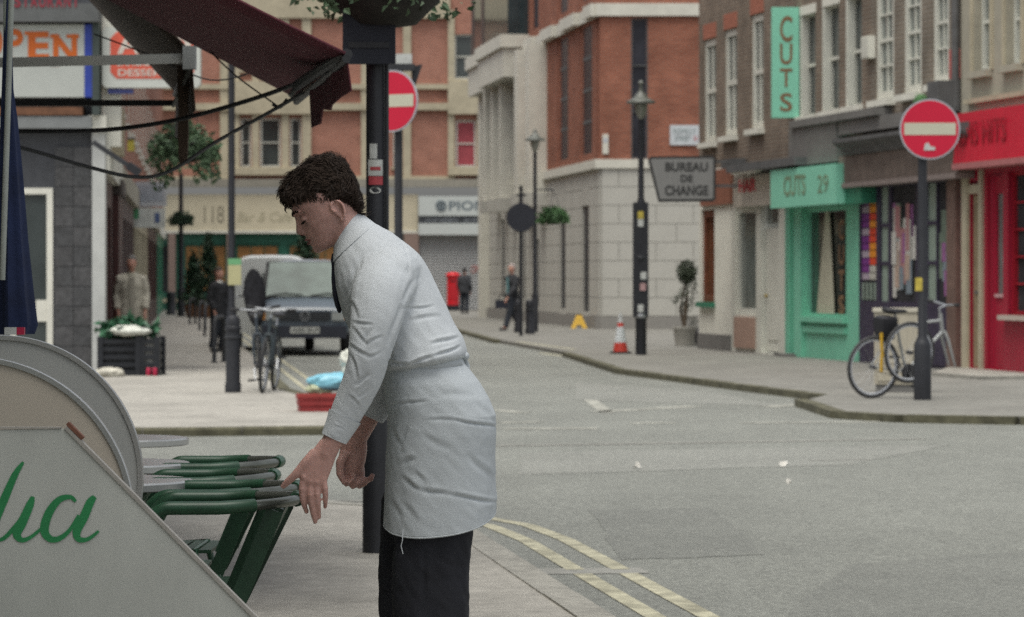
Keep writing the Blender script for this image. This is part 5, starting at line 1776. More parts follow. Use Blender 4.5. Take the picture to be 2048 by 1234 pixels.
def bicycle(label, loc, rotz, frame_mat, lean=0.0, front_wheel=True, tyre=None, rim=None, bag_=False, child_seat=False, rack=False, group=None, scale=1.0):
    """bicycle with its rear hub over the origin, pointing along +x"""
    t = thing('bicycle', label, 'bicycle', loc, rotz, group)
    t.rotation_euler = (lean, 0, rotz)
    t.scale = (scale,) * 3
    r = 0.335
    wheel_parts(t, (0, 0, r), (0, 0, 0), r, tyre_mat=tyre, rim_mat=rim)
    bb = Vector((0.43, 0, 0.28)); st = Vector((0.27, 0, 0.80)); hd = Vector((0.86, 0, 0.86)); hb = Vector((0.90, 0, 0.72)); fx = Vector((1.04, 0, r)); rh = Vector((0, 0, r))
    b = MB()
    b.tube([bb, st], 0.016, 8); b.tube([st - Vector((0, 0, 0.03)), hd - Vector((0, 0, 0.03))], 0.016, 8); b.tube([bb, hb], 0.019, 8); b.tube([hb - Vector((0.01, 0, 0.03)), hd + Vector((-0.012, 0, 0.04))], 0.020, 8)
    for s_ in (-1, 1):
        b.tube([bb + Vector((0, 0.03 * s_, 0)), rh + Vector((0, 0.055 * s_, 0))], 0.010, 6)
        b.tube([st + Vector((0, 0.02 * s_, -0.05)), rh + Vector((0, 0.055 * s_, 0))], 0.009, 6)
    b.build('frame', frame_mat, t, True)
    b = MB()
    for s_ in (-1, 1):
        b.tube([hb + Vector((0, 0.035 * s_, -0.02)), hb + Vector((0.03, 0.055 * s_, -0.1)), fx + Vector((0, 0.055 * s_, 0))], [0.016, 0.016, 0.010], 8)
    b.tube([hb + Vector((0, -0.045, -0.02)), hb + Vector((0, 0.045, -0.02))], 0.018, 8)
    b.build('fork', frame_mat, t, True)
    if front_wheel:
        wheel_parts(t, fx, (0, 0, 0), r, tyre_mat=tyre, rim_mat=rim)
    b = MB().tube([hd + Vector((-0.01, 0, 0)), hd + Vector((-0.03, 0, 0.1)), hd + Vector((0.06, 0, 0.13))], 0.013, 8)
    b.build('stem', steel, t, True)
    hc = hd + Vector((0.06, 0, 0.13))
    b = MB().tube([hc + Vector((-0.06, -0.29, 0.03)), hc + Vector((-0.01, -0.16, 0.02)), hc, hc + Vector((-0.01, 0.16, 0.02)), hc + Vector((-0.06, 0.29, 0.03))], 0.012, 8)
    ho = b.build('handlebar', steel, t, True)
    for s_ in (-1, 1):
        MB().tube([hc + Vector((-0.02, 0.19 * s_, 0.022)), hc + Vector((-0.065, 0.30 * s_, 0.032))], 0.018, 8).build('grip', rubber, ho, True)
    MB().tube([st, st + Vector((-0.025, 0, 0.12))], 0.013, 8).build('seat_post', steel, t, True)
    sp = st + Vector((-0.03, 0, 0.13))
    rings = []
    for i, (x, hw, th) in enumerate(((-0.13, 0.05, 0.02), (-0.11, 0.085, 0.032), (-0.03, 0.075, 0.032), (0.05, 0.035, 0.025), (0.14, 0.02, 0.018), (0.16, 0.01, 0.008))):
        rings.append([sp + Vector((x, hw * math.cos(2 * math.pi * j / 12), th * math.sin(2 * math.pi * j / 12) + (0.012 if i < 2 else 0))) for j in range(12)])
    MB().loft(rings).build('saddle', M('saddle_black', (0.02, 0.02, 0.022), 0.5), t, True)
    ck = MB().lathe([(0.088, -0.003), (0.092, -0.003), (0.092, 0.003), (0.088, 0.003)], 24)
    ck.v = [(bb.x + x, -0.05 + z, bb.z + y) for x, y, z in ck.v]
    for a_ in range(5):
        ck.bar((bb.x, -0.05, bb.z), (bb.x + 0.088 * math.cos(a_ * 1.257), -0.05, bb.z + 0.088 * math.sin(a_ * 1.257)), 0.012, 0.004)
    ck.build('chainring', M('hub_dark', (0.06, 0.06, 0.065), 0.4), t)
    for s_, a_ in ((-1, -1.1), (1, 2.04)):
        e = bb + Vector((0.165 * math.cos(a_), 0.065 * s_, 0.165 * math.sin(a_)))
        b = MB().bar(bb + Vector((0, 0.065 * s_, 0)), e, 0.018, 0.014)
        co = b.build('crank', steel, t)
        MB().box(e.x - 0.045, e.x + 0.045, e.y + (0.0 if s_ > 0 else -0.09), e.y + (0.09 if s_ > 0 else 0.0), e.z - 0.012, e.z + 0.012).build('pedal', rubber, co)
    MB().tube([(bb.x, -0.05, bb.z + 0.09), (0.0, -0.05, r + 0.035)], 0.004, 5).tube([(bb.x, -0.05, bb.z - 0.09), (0.0, -0.05, r - 0.035)], 0.004, 5).build('chain', M('hub_dark'), t)
    if rack:
        b = MB()
        for s_ in (-1, 1):
            b.tube([(0.0, 0.06 * s_, r), (-0.05, 0.06 * s_, 0.74), (0.24, 0.05 * s_, 0.76)], 0.006, 5)
        b.build('rack', dark_iron, t)
    if bag_:
        b = MB().loft([[Vector((0.13 + x_ * c__, y_ * s__, z_)) for c__, s__ in ((-1, -1), (-0.6, -1.2), (0.6, -1.2), (1, -1), (1, 1), (0.6, 1.2), (-0.6, 1.2), (-1, 1))] for z_, x_, y_ in ((0.62, 0.05, 0.05), (0.64, 0.075, 0.07), (0.80, 0.10, 0.085), (0.86, 0.10, 0.08), (0.88, 0.07, 0.06))])
        b.build('saddle_bag', M('bag_black', (0.012, 0.012, 0.015), 0.6), t, True)
    if child_seat:
        rings = []
        for z, hw, y0, y1 in ((0.78, 0.04, -0.08, 0.06), (0.86, 0.08, -0.15, 0.10), (1.0, 0.125, -0.19, 0.02), (1.2, 0.15, -0.21, -0.06), (1.36, 0.12, -0.22, -0.10), (1.46, 0.07, -0.2, -0.13), (1.50, 0.02, -0.18, -0.15)):
            rings.append([Vector(((y0 + y1) / 2 + (y1 - y0) / 2 * math.cos(2 * math.pi * j / 14) - 0.05, hw * math.sin(2 * math.pi * j / 14), z)) for j in range(14)])
        MB().loft(rings).build('child_seat', M('seat_cover_black', (0.010, 0.010, 0.012), 0.8, 0.5, 18, spec=0.15), t, True)
    return t

grey_frame = M('grey_frame', (0.36, 0.37, 0.36), 0.4, 0.08, metal=0.2)
pale_tyre = M('tyre_grey', (0.045, 0.045, 0.045), 0.8, 0.2)
rr_ = G(1738, 795)
rb = R(30)
bk = bicycle('pale grey bicycle without front wheel leaning on no entry post', (rr_.x, rr_.y - 0.3, 0), rb, grey_frame, lean=R(5), front_wheel=False, bag_=True, scale=1.08, rim=M('rim_pale', (0.5, 0.52, 0.55), 0.4), tyre=pale_tyre)
# the removed front wheel, chained against the frame
wt = thing('bicycle_front_wheel_set', 'loose bicycle front wheel chained upright against frame by the post', 'wheel', (0, 0, 0), 0.0)
cw = W(1819, 705, rr_.y - 0.32)
wheel_parts(wt, (0, 0, 0), (0, 0, 0), 0.355, tyre_mat=pale_tyre, rim_mat=M('rim_pale'))
wt.location = (cw.x, cw.y, cw.z)
wt.rotation_euler = (R(4), R(0), R(30))
yb = MB().tube([(0, 0, 0.0), (0.0, 0, 0.12), (0.01, 0, 0.2), (0, 0, 0.34), (0, 0, 0.45)], 0.018, 8)
lk = W(1762, 700, rr_.y - 0.35)
tag(yb.build('bicycle_lock', M('lock_yellow', (0.50, 0.30, 0.02), 0.5), None, True, (lk.x, lk.y - 0.05, lk.z - 0.25)), 'yellow orange cable lock hanging at rear wheel of grey bicycle', 'lock')

p = G(512, 783)
bicycle('dark bicycle with tall child seat seen end on beside wide bollard', (p.x + 0.0, p.y + 0.9, 0), R(-86), M('frame_dark', (0.03, 0.04, 0.05), 0.4), lean=R(4), child_seat=True, rack=True, group='parked bicycles')
p = G(526, 786)
bicycle('dark bicycle seen end on nearest to the parked van', (p.x + 0.06, p.y + 1.05, 0), R(-94), M('frame_teal', (0.02, 0.03, 0.035), 0.4), lean=R(-5), group='parked bicycles')
p = G(440, 700)
bicycle('dark bicycle on stand in front of person with white collar', (p.x - 0.1, p.y + 1.2, 0), R(-70), M('frame_dark'), lean=R(3), group='parked bicycles', rack=True)

# ------------------------------------------------------------------ vans
def van(label, loc, rotz, body_lo, body_hi, group, W2=0.86, HT=1.80, LEN=4.6):
    """van with its nose at the origin, pointing along -y; built from rounded sections"""
    t = thing('van', label, 'van', loc, rotz, group)
    def sect(y, hw0, hw1, z0, z1, e=5.0, n=28):
        out = []
        for j in range(n):
            a_ = 2 * math.pi * j / n
            c_, s_ = math.cos(a_), math.sin(a_)
            x = math.copysign(abs(c_) ** (2 / e), c_); z = math.copysign(abs(s_) ** (2 / e), s_)
            zz = (z0 + z1) / 2 + z * (z1 - z0) / 2
            k = (zz - z0) / (z1 - z0)
            out.append(Vector((x * (hw0 + (hw1 - hw0) * k), y, zz)))
        return out
    zb = 0.33
    secs = [sect(0.0, W2 * 0.90, W2 * 0.86, zb + 0.06, 0.86), sect(0.05, W2 * 0.97, W2 * 0.93, zb, 0.92), sect(0.30, W2, W2 * 0.95, zb, 1.02), sect(0.62, W2, W2 * 0.96, zb, 1.10)]
    MB().loft(secs).build('bonnet', body_lo, t, True)
    secs = [sect(0.60, W2, W2 * 0.93, zb, 1.09), sect(0.85, W2, W2 * 0.90, zb, 1.40), sect(1.18, W2, W2 * 0.87, zb, 1.72), sect(1.32, W2, W2 * 0.86, zb, HT - 0.03), sect(1.7, W2, W2 * 0.86, zb, HT), sect(LEN - 0.3, W2, W2 * 0.86, zb, HT), sect(LEN, W2 * 0.96, W2 * 0.82, zb, HT - 0.05)]
    MB().loft(secs).build('body', body_hi, t, True)
    # windscreen, a slab lying on the slope
    a0 = Vector((0, 0.585, 1.085)); a1 = Vector((0, 1.165, 1.725))
    sl = (a1 - a0).normalized(); nr = Vector((0, -sl.z, sl.y))
    b = MB()
    pts = [(-W2 * 0.86, 0.0), (W2 * 0.86, 0.0), (W2 * 0.78, 0.86), (-W2 * 0.78, 0.86)]
    b.prism(pts, lambda x, s_, d_: a0 + Vector((x, 0, 0)) + sl * s_ + nr * d_, -0.03, 0.035)
    b.build('windscreen', M('windscreen_glass', (0.10, 0.135, 0.12), 0.35, 0.3, 3, spec=0.22), t)
    sb_ = MB()
    sb_.prism([(-W2 * 0.93, -0.03), (W2 * 0.93, -0.03), (W2 * 0.85, 0.885), (-W2 * 0.85, 0.885)], lambda x, s_, d_: a0 + Vector((x, 0, 0)) + sl * s_ + nr * d_, -0.05, 0.028)
    sb_.build('windscreen_seal', rubber, t)
    b = MB()
    for x0, x1 in ((-0.7, -0.05), (0.1, 0.72)):
        b.tube([a0 + Vector((x0, 0, 0)) + nr * 0.05, a0 + Vector(((x0 + x1) / 2, 0, 0)) + sl * 0.06 + nr * 0.05, a0 + Vector((x1, 0, 0)) + sl * 0.02 + nr * 0.05], 0.009, 5)
    b.build('wiper', rubber, t)
    MB().box(-W2 * 0.9, W2 * 0.9, -0.10, 0.35, zb + 0.0, 0.56).build('bumper', M('bumper_navy', (0.022, 0.025, 0.036), 0.5, 0.15), t)
    MB().box(-W2 * 0.55, W2 * 0.55, -0.03, 0.02, 0.66, 0.82).build('grille', M('grille_black', (0.013, 0.014, 0.018), 0.5), t)
    for k in range(3):
        MB().box(-W2 * 0.54, W2 * 0.54, -0.04, -0.031, 0.68 + k * 0.045, 0.70 + k * 0.045).build('grille_bar', M('grille_grey', (0.05, 0.055, 0.06), 0.5), t)
    b = MB().tube([(0.085 * math.cos(2 * math.pi * i / 20), -0.045, 0.745 + 0.085 * math.sin(2 * math.pi * i / 20)) for i in range(20)], 0.010, 6, closed=True)
    b.tube([(-0.06, -0.045, 0.80), (-0.02, -0.045, 0.70), (0.0, -0.045, 0.755), (0.02, -0.045, 0.70), (0.06, -0.045, 0.80)], 0.009, 6)
    b.build('badge', M('badge_steel', (0.32, 0.33, 0.34), 0.3, metal=0.6), t)
    for s_ in (-1, 1):
        hl = MB().box(s_ * W2 * 0.58, s_ * W2 * 0.84, -0.03, 0.05, 0.66, 0.82).build('headlight', M('headlight_glass', (0.28, 0.30, 0.29), 0.15, 0.1, 8), t)
        MB().box(s_ * W2 * 0.85, s_ * W2 * 0.93, -0.01, 0.06, 0.67, 0.81).build('indicator', M('indicator_amber', (0.40, 0.18, 0.04), 0.3), hl)
        w = bpy.data.objects.new('mirror', None)
        b = MB().box(s_ * W2 * 1.0, s_ * W2 * 1.2, 0.72, 0.80, 1.08, 1.32)
        b.build('mirror', M('mirror_black', (0.02, 0.02, 0.024), 0.4), t)
        bpy.data.objects.remove(w)
        for y in (0.72, LEN - 0.95):
            wb = MB().lathe([(0.20, -0.09), (0.29, -0.085), (0.31, -0.05), (0.31, 0.05), (0.29, 0.085), (0.20, 0.09)], 24)
            wb.v = [(s_ * (W2 - 0.11) + z, y + x, 0.31 + yy) for x, yy, z in wb.v]
            wo = wb.build('wheel', rubber, t, True)
            hb_ = MB().lathe([(0.19, -0.02), (0.17, 0.0), (0.05, 0.02)], 16)
            hb_.v = [(s_ * (W2 - 0.02) + z * s_, y + x, 0.31 + yy) for x, yy, z in hb_.v]
            hb_.build('rim', steel, wo, True)
        for k, (y0, y1) in enumerate(((1.55, 2.5), (2.6, 3.4), (3.5, 4.3))):
            MB().box(s_ * (W2 * 0.955), s_ * (W2 * 0.925), y0, y1, 1.12, 1.55).build('side_window', glass, t)
    pl = MB().box(-0.27, 0.27, -0.112, -0.101, 0.42, 0.54).build('number_plate', M('plate_white_van', (0.42, 0.43, 0.40), 0.5), t)
    lettering('J225 GLF', pl, letter_black, -0.24, 0.24, 0.445, 0.515, -0.116)
    return t
p = G(610, 712, ROAD)
van('dark blue van with pale windscreen parked nose on by left kerb', (p.x, p.y, ROAD), R(3), M('van_blue', (0.085, 0.11, 0.135), 0.3, 0.06, 3, spec=0.6, coat=0.3), M('van_roof', (0.15, 0.17, 0.18), 0.25, 0.05, 3, spec=0.6, coat=0.3), 'vans parked at the left kerb')
Yv = 69.0
van('white van parked behind the dark blue van', ((548 - CX) * Yv / F - 0.3, Yv + 4.6, ROAD), R(183), M('van_white', (0.52, 0.54, 0.52), 0.35, 0.05), M('van_white'), 'vans parked at the left kerb', HT=1.90)

# ------------------------------------------------------------------ passers-by
skin_mat = M('skin', (0.44, 0.24, 0.18), 0.55, 0.08, 30, 0.05, 200, sss=0.15)
def person(label, loc, rotz, coat, legs, hair, height=1.74, coat_len=0.8, stride=0.0, collar=None, bag_col=None, bald=False, scarf=None, sit=False):
    """standing or walking figure facing -y before rotation; one fused body, clothes and hair as children"""
    t = thing('person', label, 'person', loc, rotz)
    k = height / 1.74
    def V(x, y, z): return Vector((x, y, z)) * k
    def ring(z, hx, hy, cy=0.0, n=16):
        return [V(hx * math.cos(2 * math.pi * j / n), cy + hy * math.sin(2 * math.pi * j / n), z) for j in range(n)]
    b = MB()
    b.loft([ring(1.50, 0.03, 0.035, -0.03), ring(1.53, 0.05, 0.07, -0.025), ring(1.58, 0.074, 0.095, -0.015), ring(1.64, 0.082, 0.10, -0.008), ring(1.69, 0.076, 0.095, 0.0), ring(1.73, 0.045, 0.055, 0.0), ring(1.74, 0.02, 0.02, 0.0)])
    b.ball(V(0, -0.105, 1.60), (0.013 * k, 0.022 * k, 0.02 * k), 8, 6)
    for s_ in (-1, 1):
        b.ball(V(0.076 * s_, 0.0, 1.61), (0.012, 0.018, 0.03), 8, 6)
    b.loft([ring(1.36, 0.08, 0.07, 0.01), ring(1.42, 0.055, 0.058, 0.005), ring(1.55, 0.05, 0.055, -0.005)])
    b.loft([ring(0.92, 0.15, 0.09), ring(1.1, 0.13, 0.085), ring(1.3, 0.16, 0.09), ring(1.40, 0.1, 0.07)])
    sh = {}
    for s_ in (-1, 1):
        a0 = V(0.17 * s_, 0.0, 1.38)
        a1 = V(0.235 * s_, 0.03 - 0.10 * stride * s_, 1.10)
        a2 = V(0.22 * s_, -0.09 - 0.16 * stride * s_, 0.88)
        a3 = V(0.215 * s_, -0.12 - 0.18 * stride * s_, 0.78)
        sh[s_] = (a0, a1, a2, a3)
        b.tube([a0, a1, a2], [0.05, 0.042, 0.03], 10)
        b.tube([a2, a3], [0.032, 0.026], 8)
        for q in range(4):
            o_ = V(0.012 * (q - 1.5), 0, 0)
            b.tube([a3 + o_, a3 + o_ + V(0, -0.015, -0.045), a3 + o_ + V(-0.008 * s_, -0.0, -0.085)], [0.010, 0.009, 0.007], 6)
        b.tube([a2.lerp(a3, 0.5), a3 + V(-0.03 * s_, -0.03, -0.01)], [0.012, 0.009], 6)
        y1 = -0.22 * stride * s_
        b.tube([V(0.09 * s_, 0, 0.92), V(0.095 * s_, y1 * 0.4 - 0.03, 0.5), V(0.09 * s_, y1 + 0.03, 0.10), V(0.09 * s_, y1 - 0.08, 0.04)], [0.085, 0.055, 0.04, 0.035], 10)
    me = remesh(b, 0.012, 3, 'body')
    me.materials.append(skin_mat)
    link('body', me, t)
    # coat with sleeves
    b = MB()
    zl = coat_len
    b.loft([ring(zl, 0.21, 0.15), ring(zl + 0.02, 0.215, 0.155), ring((zl + 1.05) / 2, 0.20, 0.145), ring(1.05, 0.185, 0.135), ring(1.25, 0.20, 0.14), ring(1.36, 0.185, 0.12), ring(1.42, 0.11, 0.085), ring(1.47, 0.075, 0.072, 0.0)])
    for s_ in (-1, 1):
        a0, a1, a2, a3 = sh[s_]
        b.tube([a0 + V(-0.05 * s_, 0, 0.0), a0, a1, a2], [0.075, 0.082, 0.068, 0.052], 12)
    me = remesh(b, 0.016, 3, 'coat')
    cc, cn = co_no(me)
    dv = np.array([noise.noise(Vector(c) * 9.0) * 0.014 + (0.5 - abs(noise.noise(Vector((c[0] * 11, c[1] * 11, c[2] * 4))))) * 0.022 for c in cc])
    put_co(me, cc + cn * dv[:, None])
    me.materials.append(coat)
    co = link('coat', me, t)
    b = MB()
    for s_ in (-1, 1):
        y1 = -0.22 * stride * s_
        b.tube([V(0.09 * s_, 0.0, 0.95), V(0.095 * s_, y1 * 0.4 - 0.03, 0.5), V(0.09 * s_, y1 + 0.035, 0.09)], [0.105, 0.082, 0.07], 12)
    b.build('trousers', legs, t, True)
    for s_ in (-1, 1):
        y1 = -0.22 * stride * s_
        MB().loft([[V(0.09 * s_ + hx * math.cos(2 * math.pi * j / 12), y1 - 0.05 + 0.13 * math.sin(2 * math.pi * j / 12), z) for j in range(12)] for z, hx in ((0.0, 0.045), (0.03, 0.05), (0.08, 0.035))]).build('shoe', letter_black, t, True)
    if hair is not None:
        b = MB()
        b.loft([ring(1.575, 0.06, 0.05, 0.055), ring(1.62, 0.082, 0.075, 0.03), ring(1.67, 0.084, 0.10, 0.008), ring(1.72, 0.074, 0.09, 0.0), ring(1.755, 0.045, 0.055, 0.0), ring(1.762, 0.01, 0.01)])
        h_ = b.mesh('hair', hair, True)
        for v in h_.vertices:
            v.co += Vector((noise.noise(v.co * 40), noise.noise(v.co * 40 + Vector((5, 0, 0))), 0)) * 0.008
        link('hair', h_, t)
    if collar is not None:
        MB().loft([ring(1.40, 0.10, 0.085, -0.01), ring(1.46, 0.085, 0.08, -0.012), ring(1.475, 0.07, 0.07, -0.01)]).build('collar', collar, t, True)
    if scarf is not None:
        MB().loft([[V(x0 + w_ * math.cos(2 * math.pi * j / 8), -0.155 + 0.012 * math.sin(2 * math.pi * j / 8), z) for j in range(8)] for x0, w_, z in ((0.0, 0.05, 0.82), (0.0, 0.055, 1.1), (0.0, 0.05, 1.40))]).build('shirt_front', scarf, t, True)
    return t
coat_cream = M('coat_cream', (0.42, 0.395, 0.325), 0.85, 0.12, 8)
coat_black = M('coat_black', (0.017, 0.018, 0.021), 0.8, 0.2, 8)
coat_charcoal = M('coat_charcoal', (0.035, 0.037, 0.042), 0.85, 0.2, 8)
denim = M('denim_dark', (0.02, 0.024, 0.032), 0.85, 0.2, 8)
Y = 57.0
person('person in pale cream raincoat standing by the dark red timber pier', ((263 - CX) * Y / F, Y, 0), R(8), coat_cream, M('trousers_grey', (0.16, 0.15, 0.14), 0.85), M('hair_grey', (0.16, 0.15, 0.14), 0.8), 1.73, 0.42, 0.35, M('coat_collar', (0.36, 0.34, 0.27), 0.85), None, False, M('coat_facing', (0.30, 0.28, 0.23), 0.85))
p = G(1024, 661)
pw = person('person walking in open black jacket over teal shirt with dark bag', p, R(-50), coat_black, denim, M('hair_pale', (0.33, 0.28, 0.26), 0.8), 1.72, 0.78, 1.5, None, None, False, M('shirt_teal', (0.10, 0.20, 0.21), 0.8))
q = W(1004, 606, p.y)
tb = thing('shoulder_bag', 'dark bag carried by walking person in black jacket', 'bag', (q.x, q.y - 0.12, q.z - 0.14), R(10))
MB().box(-0.17, 0.15, -0.06, 0.06, 0.0, 0.22).build('pouch', M('bag_navy', (0.016, 0.018, 0.03), 0.6), tb)
MB().tube([(-0.1, 0, 0.22), (-0.04, 0, 0.36), (0.06, 0, 0.36), (0.1, 0, 0.22)], 0.012, 6).build('handle', rubber, tb, True)
p = G(929, 628)
person('person in long charcoal coat seen from behind beside red pillar box', p, R(170), coat_charcoal, denim, M('hair_black', (0.02, 0.018, 0.017), 0.7), 1.72, 0.80, 0.2)
Y = 65.0
person('person in black top with white collar behind parked bicycles', ((437 - CX) * Y / F, Y, 0), R(60), coat_black, denim, M('hair_brown_far', (0.06, 0.04, 0.03), 0.7), 1.56, 0.75, 0.3, M('collar_white', (0.5, 0.5, 0.47), 0.7))
# ------------------------------------------------------------------ awnings on the cafe wall
maroon = M('awning_maroon', (0.115, 0.030, 0.042), 0.9, 0.15, 12, 0.1, 80)
brown_cloth = M('awning_brown', (0.062, 0.043, 0.031), 0.9, 0.2, 10, 0.1, 80)
grey_alu = M('awning_alu', (0.30, 0.315, 0.31), 0.45, 0.08, 8, metal=0.3)

def awning(label, P1, d, proj, rise, cloth, valance, group):
    """canopy between wall and front rail; P1 near end of the rail, rail runs d metres along the street"""
    t = thing('awning', label, 'awning', (P1.x, P1.y, 0), 0.0, group)
    al = Vector((SD, 1, 0)).normalized() * d
    out = Vector((-1, SD, 0)).normalized()
    z = P1.z
    n, m = 10, 8
    vs = []
    for i in range(n + 1):
        for j in range(m + 1):
            s_ = i / n; u = j / m
            q = al * u + out * (proj * s_) + Vector((0, 0, z + rise * s_ - 0.04 * math.sin(math.pi * s_) * (0.6 + 0.4 * math.sin(u * 5))))
            vs.append(q)
    b = MB().add(vs, [(i * (m + 1) + j, i * (m + 1) + j + 1, (i + 1) * (m + 1) + j + 1, (i + 1) * (m + 1) + j) for i in range(n) for j in range(m)])
    o = b.build('canopy', cloth, t, True)
    md = o.modifiers.new('thickness', 'SOLIDIFY'); md.thickness = 0.012
    MB().tube([Vector((0, 0, z - 0.03)) - al * 0.01, al + Vector((0, 0, z - 0.03))], 0.018, 10).build('front_rail', dark_iron, t, True)
    vb = MB()
    k = len(valance)
    vs = []
    for i, (s_, ln_) in enumerate(valance):
        q = al * s_ + Vector((0.015 * math.sin(i * 1.9), 0, z - 0.02))
        vs += [q, q + Vector((0.02 * math.cos(i * 2.3), 0, -ln_))]
    vb.add(vs, [(2 * i, 2 * i + 2, 2 * i + 3, 2 * i + 1) for i in range(k - 1)])
    v = vb.build('valance', cloth, t)
    md = v.modifiers.new('thickness', 'SOLIDIFY'); md.thickness = 0.006
    return t, al, out, z

P = W(692, 104, 14.5)
t, al, out, z = awning('maroon canvas awning overhead, sloping down toward the near pole', P, 3.55, 1.75, 0.92, maroon,
                       [(0.0, 0.14), (0.10, 0.15), (0.2, 0.165), (0.30, 0.17), (0.40, 0.15), (0.50, 0.20), (0.62, 0.20), (0.66, 0.02)], 'awnings on the cafe wall')
# hinged arms: bowed tubes from the wall to the front rail
b = MB()
def arm(pxs, r, parent, name='arm', mat=None):
    pts = [W(x, y, Yv_) - Vector((P.x, P.y, 0)) for x, y, Yv_ in pxs]
    fine = []
    for i in range(len(pts) - 1):
        p0 = pts[max(i - 1, 0)]; p1 = pts[i]; p2 = pts[i + 1]; p3 = pts[min(i + 2, len(pts) - 1)]
        for k in range(6):
            s_ = k / 6
            fine.append(0.5 * ((2 * p1) + (p2 - p0) * s_ + (2 * p0 - 5 * p1 + 4 * p2 - p3) * s_ ** 2 + (3 * p1 - p0 - 3 * p2 + p3) * s_ ** 3))
    fine.append(pts[-1])
    MB().tube(fine, r, 8).build(name, mat or dark_iron, parent, True)
arm([(-40, 278, 15.8), (60, 300, 15.8), (170, 332, 15.8), (270, 354, 15.8), (340, 342, 15.8), (430, 285, 15.8), (520, 235, 15.8), (606, 186, 15.6)], 0.0085, t, 'arm', M('arm_grey', (0.09, 0.095, 0.10), 0.5, metal=0.3))
arm([(-40, 262, 17.2), (150, 262, 17.2), (250, 256, 17.2), (360, 238, 17.0), (480, 206, 16.6), (590, 168, 16.0), (660, 130, 15.2)], 0.011, t, 'arm')
arm([(592, 172, 15.9), (640, 140, 15.4), (694, 108, 14.6)], 0.024, t, 'front_bar')
arm([(580, 192, 15.9), (600, 168, 15.9), (632, 150, 15.6)], 0.012, t, 'hinge', grey_alu)
arm([(545, 208, 15.8), (560, 214, 15.8), (575, 198, 15.8)], 0.008, t, 'hinge')
arm([(408, 90, 17.9), (470, 150, 17.5), (555, 212, 16.8)], 0.004, t, 'stay_wire')
arm([(188, 68, 19), (300, 110, 19), (420, 160, 18.6), (520, 140, 18)], 0.004, t, 'stay_wire')

P = W(384, 104, 18.2)
t, al, out, z = awning('dark brown canvas awning overhead at left with pale metal arm', P, 3.7, 1.5, 1.62, brown_cloth,
                       [(0.0, 0.28), (0.12, 0.31), (0.24, 0.30), (0.36, 0.34), (0.48, 0.32), (0.6, 0.34), (0.72, 0.32), (0.86, 0.30), (1.0, 0.28)], 'awnings on the cafe wall')
MB().box(-0.045, 0.02, -0.04, 0.05, z - 0.09, z + 0.03).build('rail_end_cap', grey_alu, t)
q0 = W(-40, 126, 18.25) - Vector((P.x, P.y, 0)); q1 = W(366, 117, 18.25) - Vector((P.x, P.y, 0))
MB().bar(q0, q1, 0.03, 0.05).build('support_arm', M('arm_pale', (0.36, 0.37, 0.35), 0.5, 0.08), t)
q0 = W(-40, 206, 21.8) - Vector((P.x, P.y, 0)); q1 = W(352, 206, 21.8) - Vector((P.x, P.y, 0))
MB().bar(q0, q1, 0.03, 0.038).build('support_arm', dark_iron, t)
q0 = W(384, 130, 18.2) - Vector((P.x, P.y, 0)); q1 = W(346, 212, 18.6) - Vector((P.x, P.y, 0))
MB().bar(q0, q1, 0.012, 0.02).build('strap', M('strap_grey', (0.2, 0.2, 0.19), 0.6), t)
q0 = W(366, 130, 18.4) - Vector((P.x, P.y, 0))
b = MB()
rnd = random.Random(4)
vs = []
for i in range(10):
    zz = q0.z - i * 0.058
    w_ = 0.03 - 0.0016 * i + rnd.uniform(-0.004, 0.004)
    vs += [(q0.x - w_, q0.y, zz), (q0.x + w_ + 0.01, q0.y - 0.02, zz)]
b.add(vs, [(2 * i, 2 * i + 1, 2 * i + 3, 2 * i + 2) for i in range(9)])
o = b.build('torn_strip', brown_cloth, t)
md = o.modifiers.new('thickness', 'SOLIDIFY'); md.thickness = 0.01
# dark bracket camera on the corner wall
q0 = W(186, 284, 49); q1 = W(276, 344, 49)
ts = thing('floodlight', 'dark slanting floodlight arm in front of white pilaster', 'light', q0, 0.0)
MB().bar((0, 0, 0), q1 - q0, 0.05, 0.07).build('arm', dark_iron, ts)
MB().bar((q1 - q0) * 0.78, (q1 - q0) * 1.04, 0.12, 0.12).build('head', black_iron, ts)

# folded navy parasol at the left edge
Y = 12.0
p = Vector(((34 - CX) * Y / F, Y, 0))
t = thing('folded_parasol', 'folded navy parasol with pale pole at the left edge', 'parasol', p, 0.0)
navy = M('parasol_navy', (0.010, 0.018, 0.055), 0.9, 0.25, 10, 0.2, 60)
rings = []
for py, x0, x1 in ((-60, 12, 22), (60, 8, 23), (180, 4, 26), (240, 2, 34), (350, 0, 44), (480, -2, 54), (580, -6, 64), (650, -8, 72), (668, -6, 66)):
    a_ = W(x0, py, Y) - p; c_ = W(x1, py, Y) - p
    cx_, hw_ = (a_.x + c_.x) / 2, (c_.x - a_.x) / 2
    rings.append([Vector((cx_ + hw_ * (1 + 0.10 * math.cos(7 * 2 * math.pi * j / 36)) * math.cos(2 * math.pi * j / 36), hw_ * 1.2 * (1 + 0.10 * math.cos(7 * 2 * math.pi * j / 36)) * math.sin(2 * math.pi * j / 36), a_.z)) for j in range(36)])
MB().loft(rings).build('canopy', navy, t, True)
a_ = W(31, -60, Y) - p; c_ = W(14, 560, Y) - p
MB().tube([a_ + Vector((0, -0.075, 0)), c_ + Vector((0, -0.11, 0))], 0.010, 10).build('pole_stay', M('pale_pole', (0.30, 0.32, 0.29), 0.5), t, True)
MB().tube([(-0.035, 0, 0), (-0.035, 0, 2.6)], 0.012, 10).build('pole', M('pale_pole'), t, True)
MB().lathe([(0.25, 0), (0.25, 0.06), (0.05, 0.1), (0.03, 0.3)], 20).build('base', dark_iron, t, True)
q = W(28, 662, 11.5)
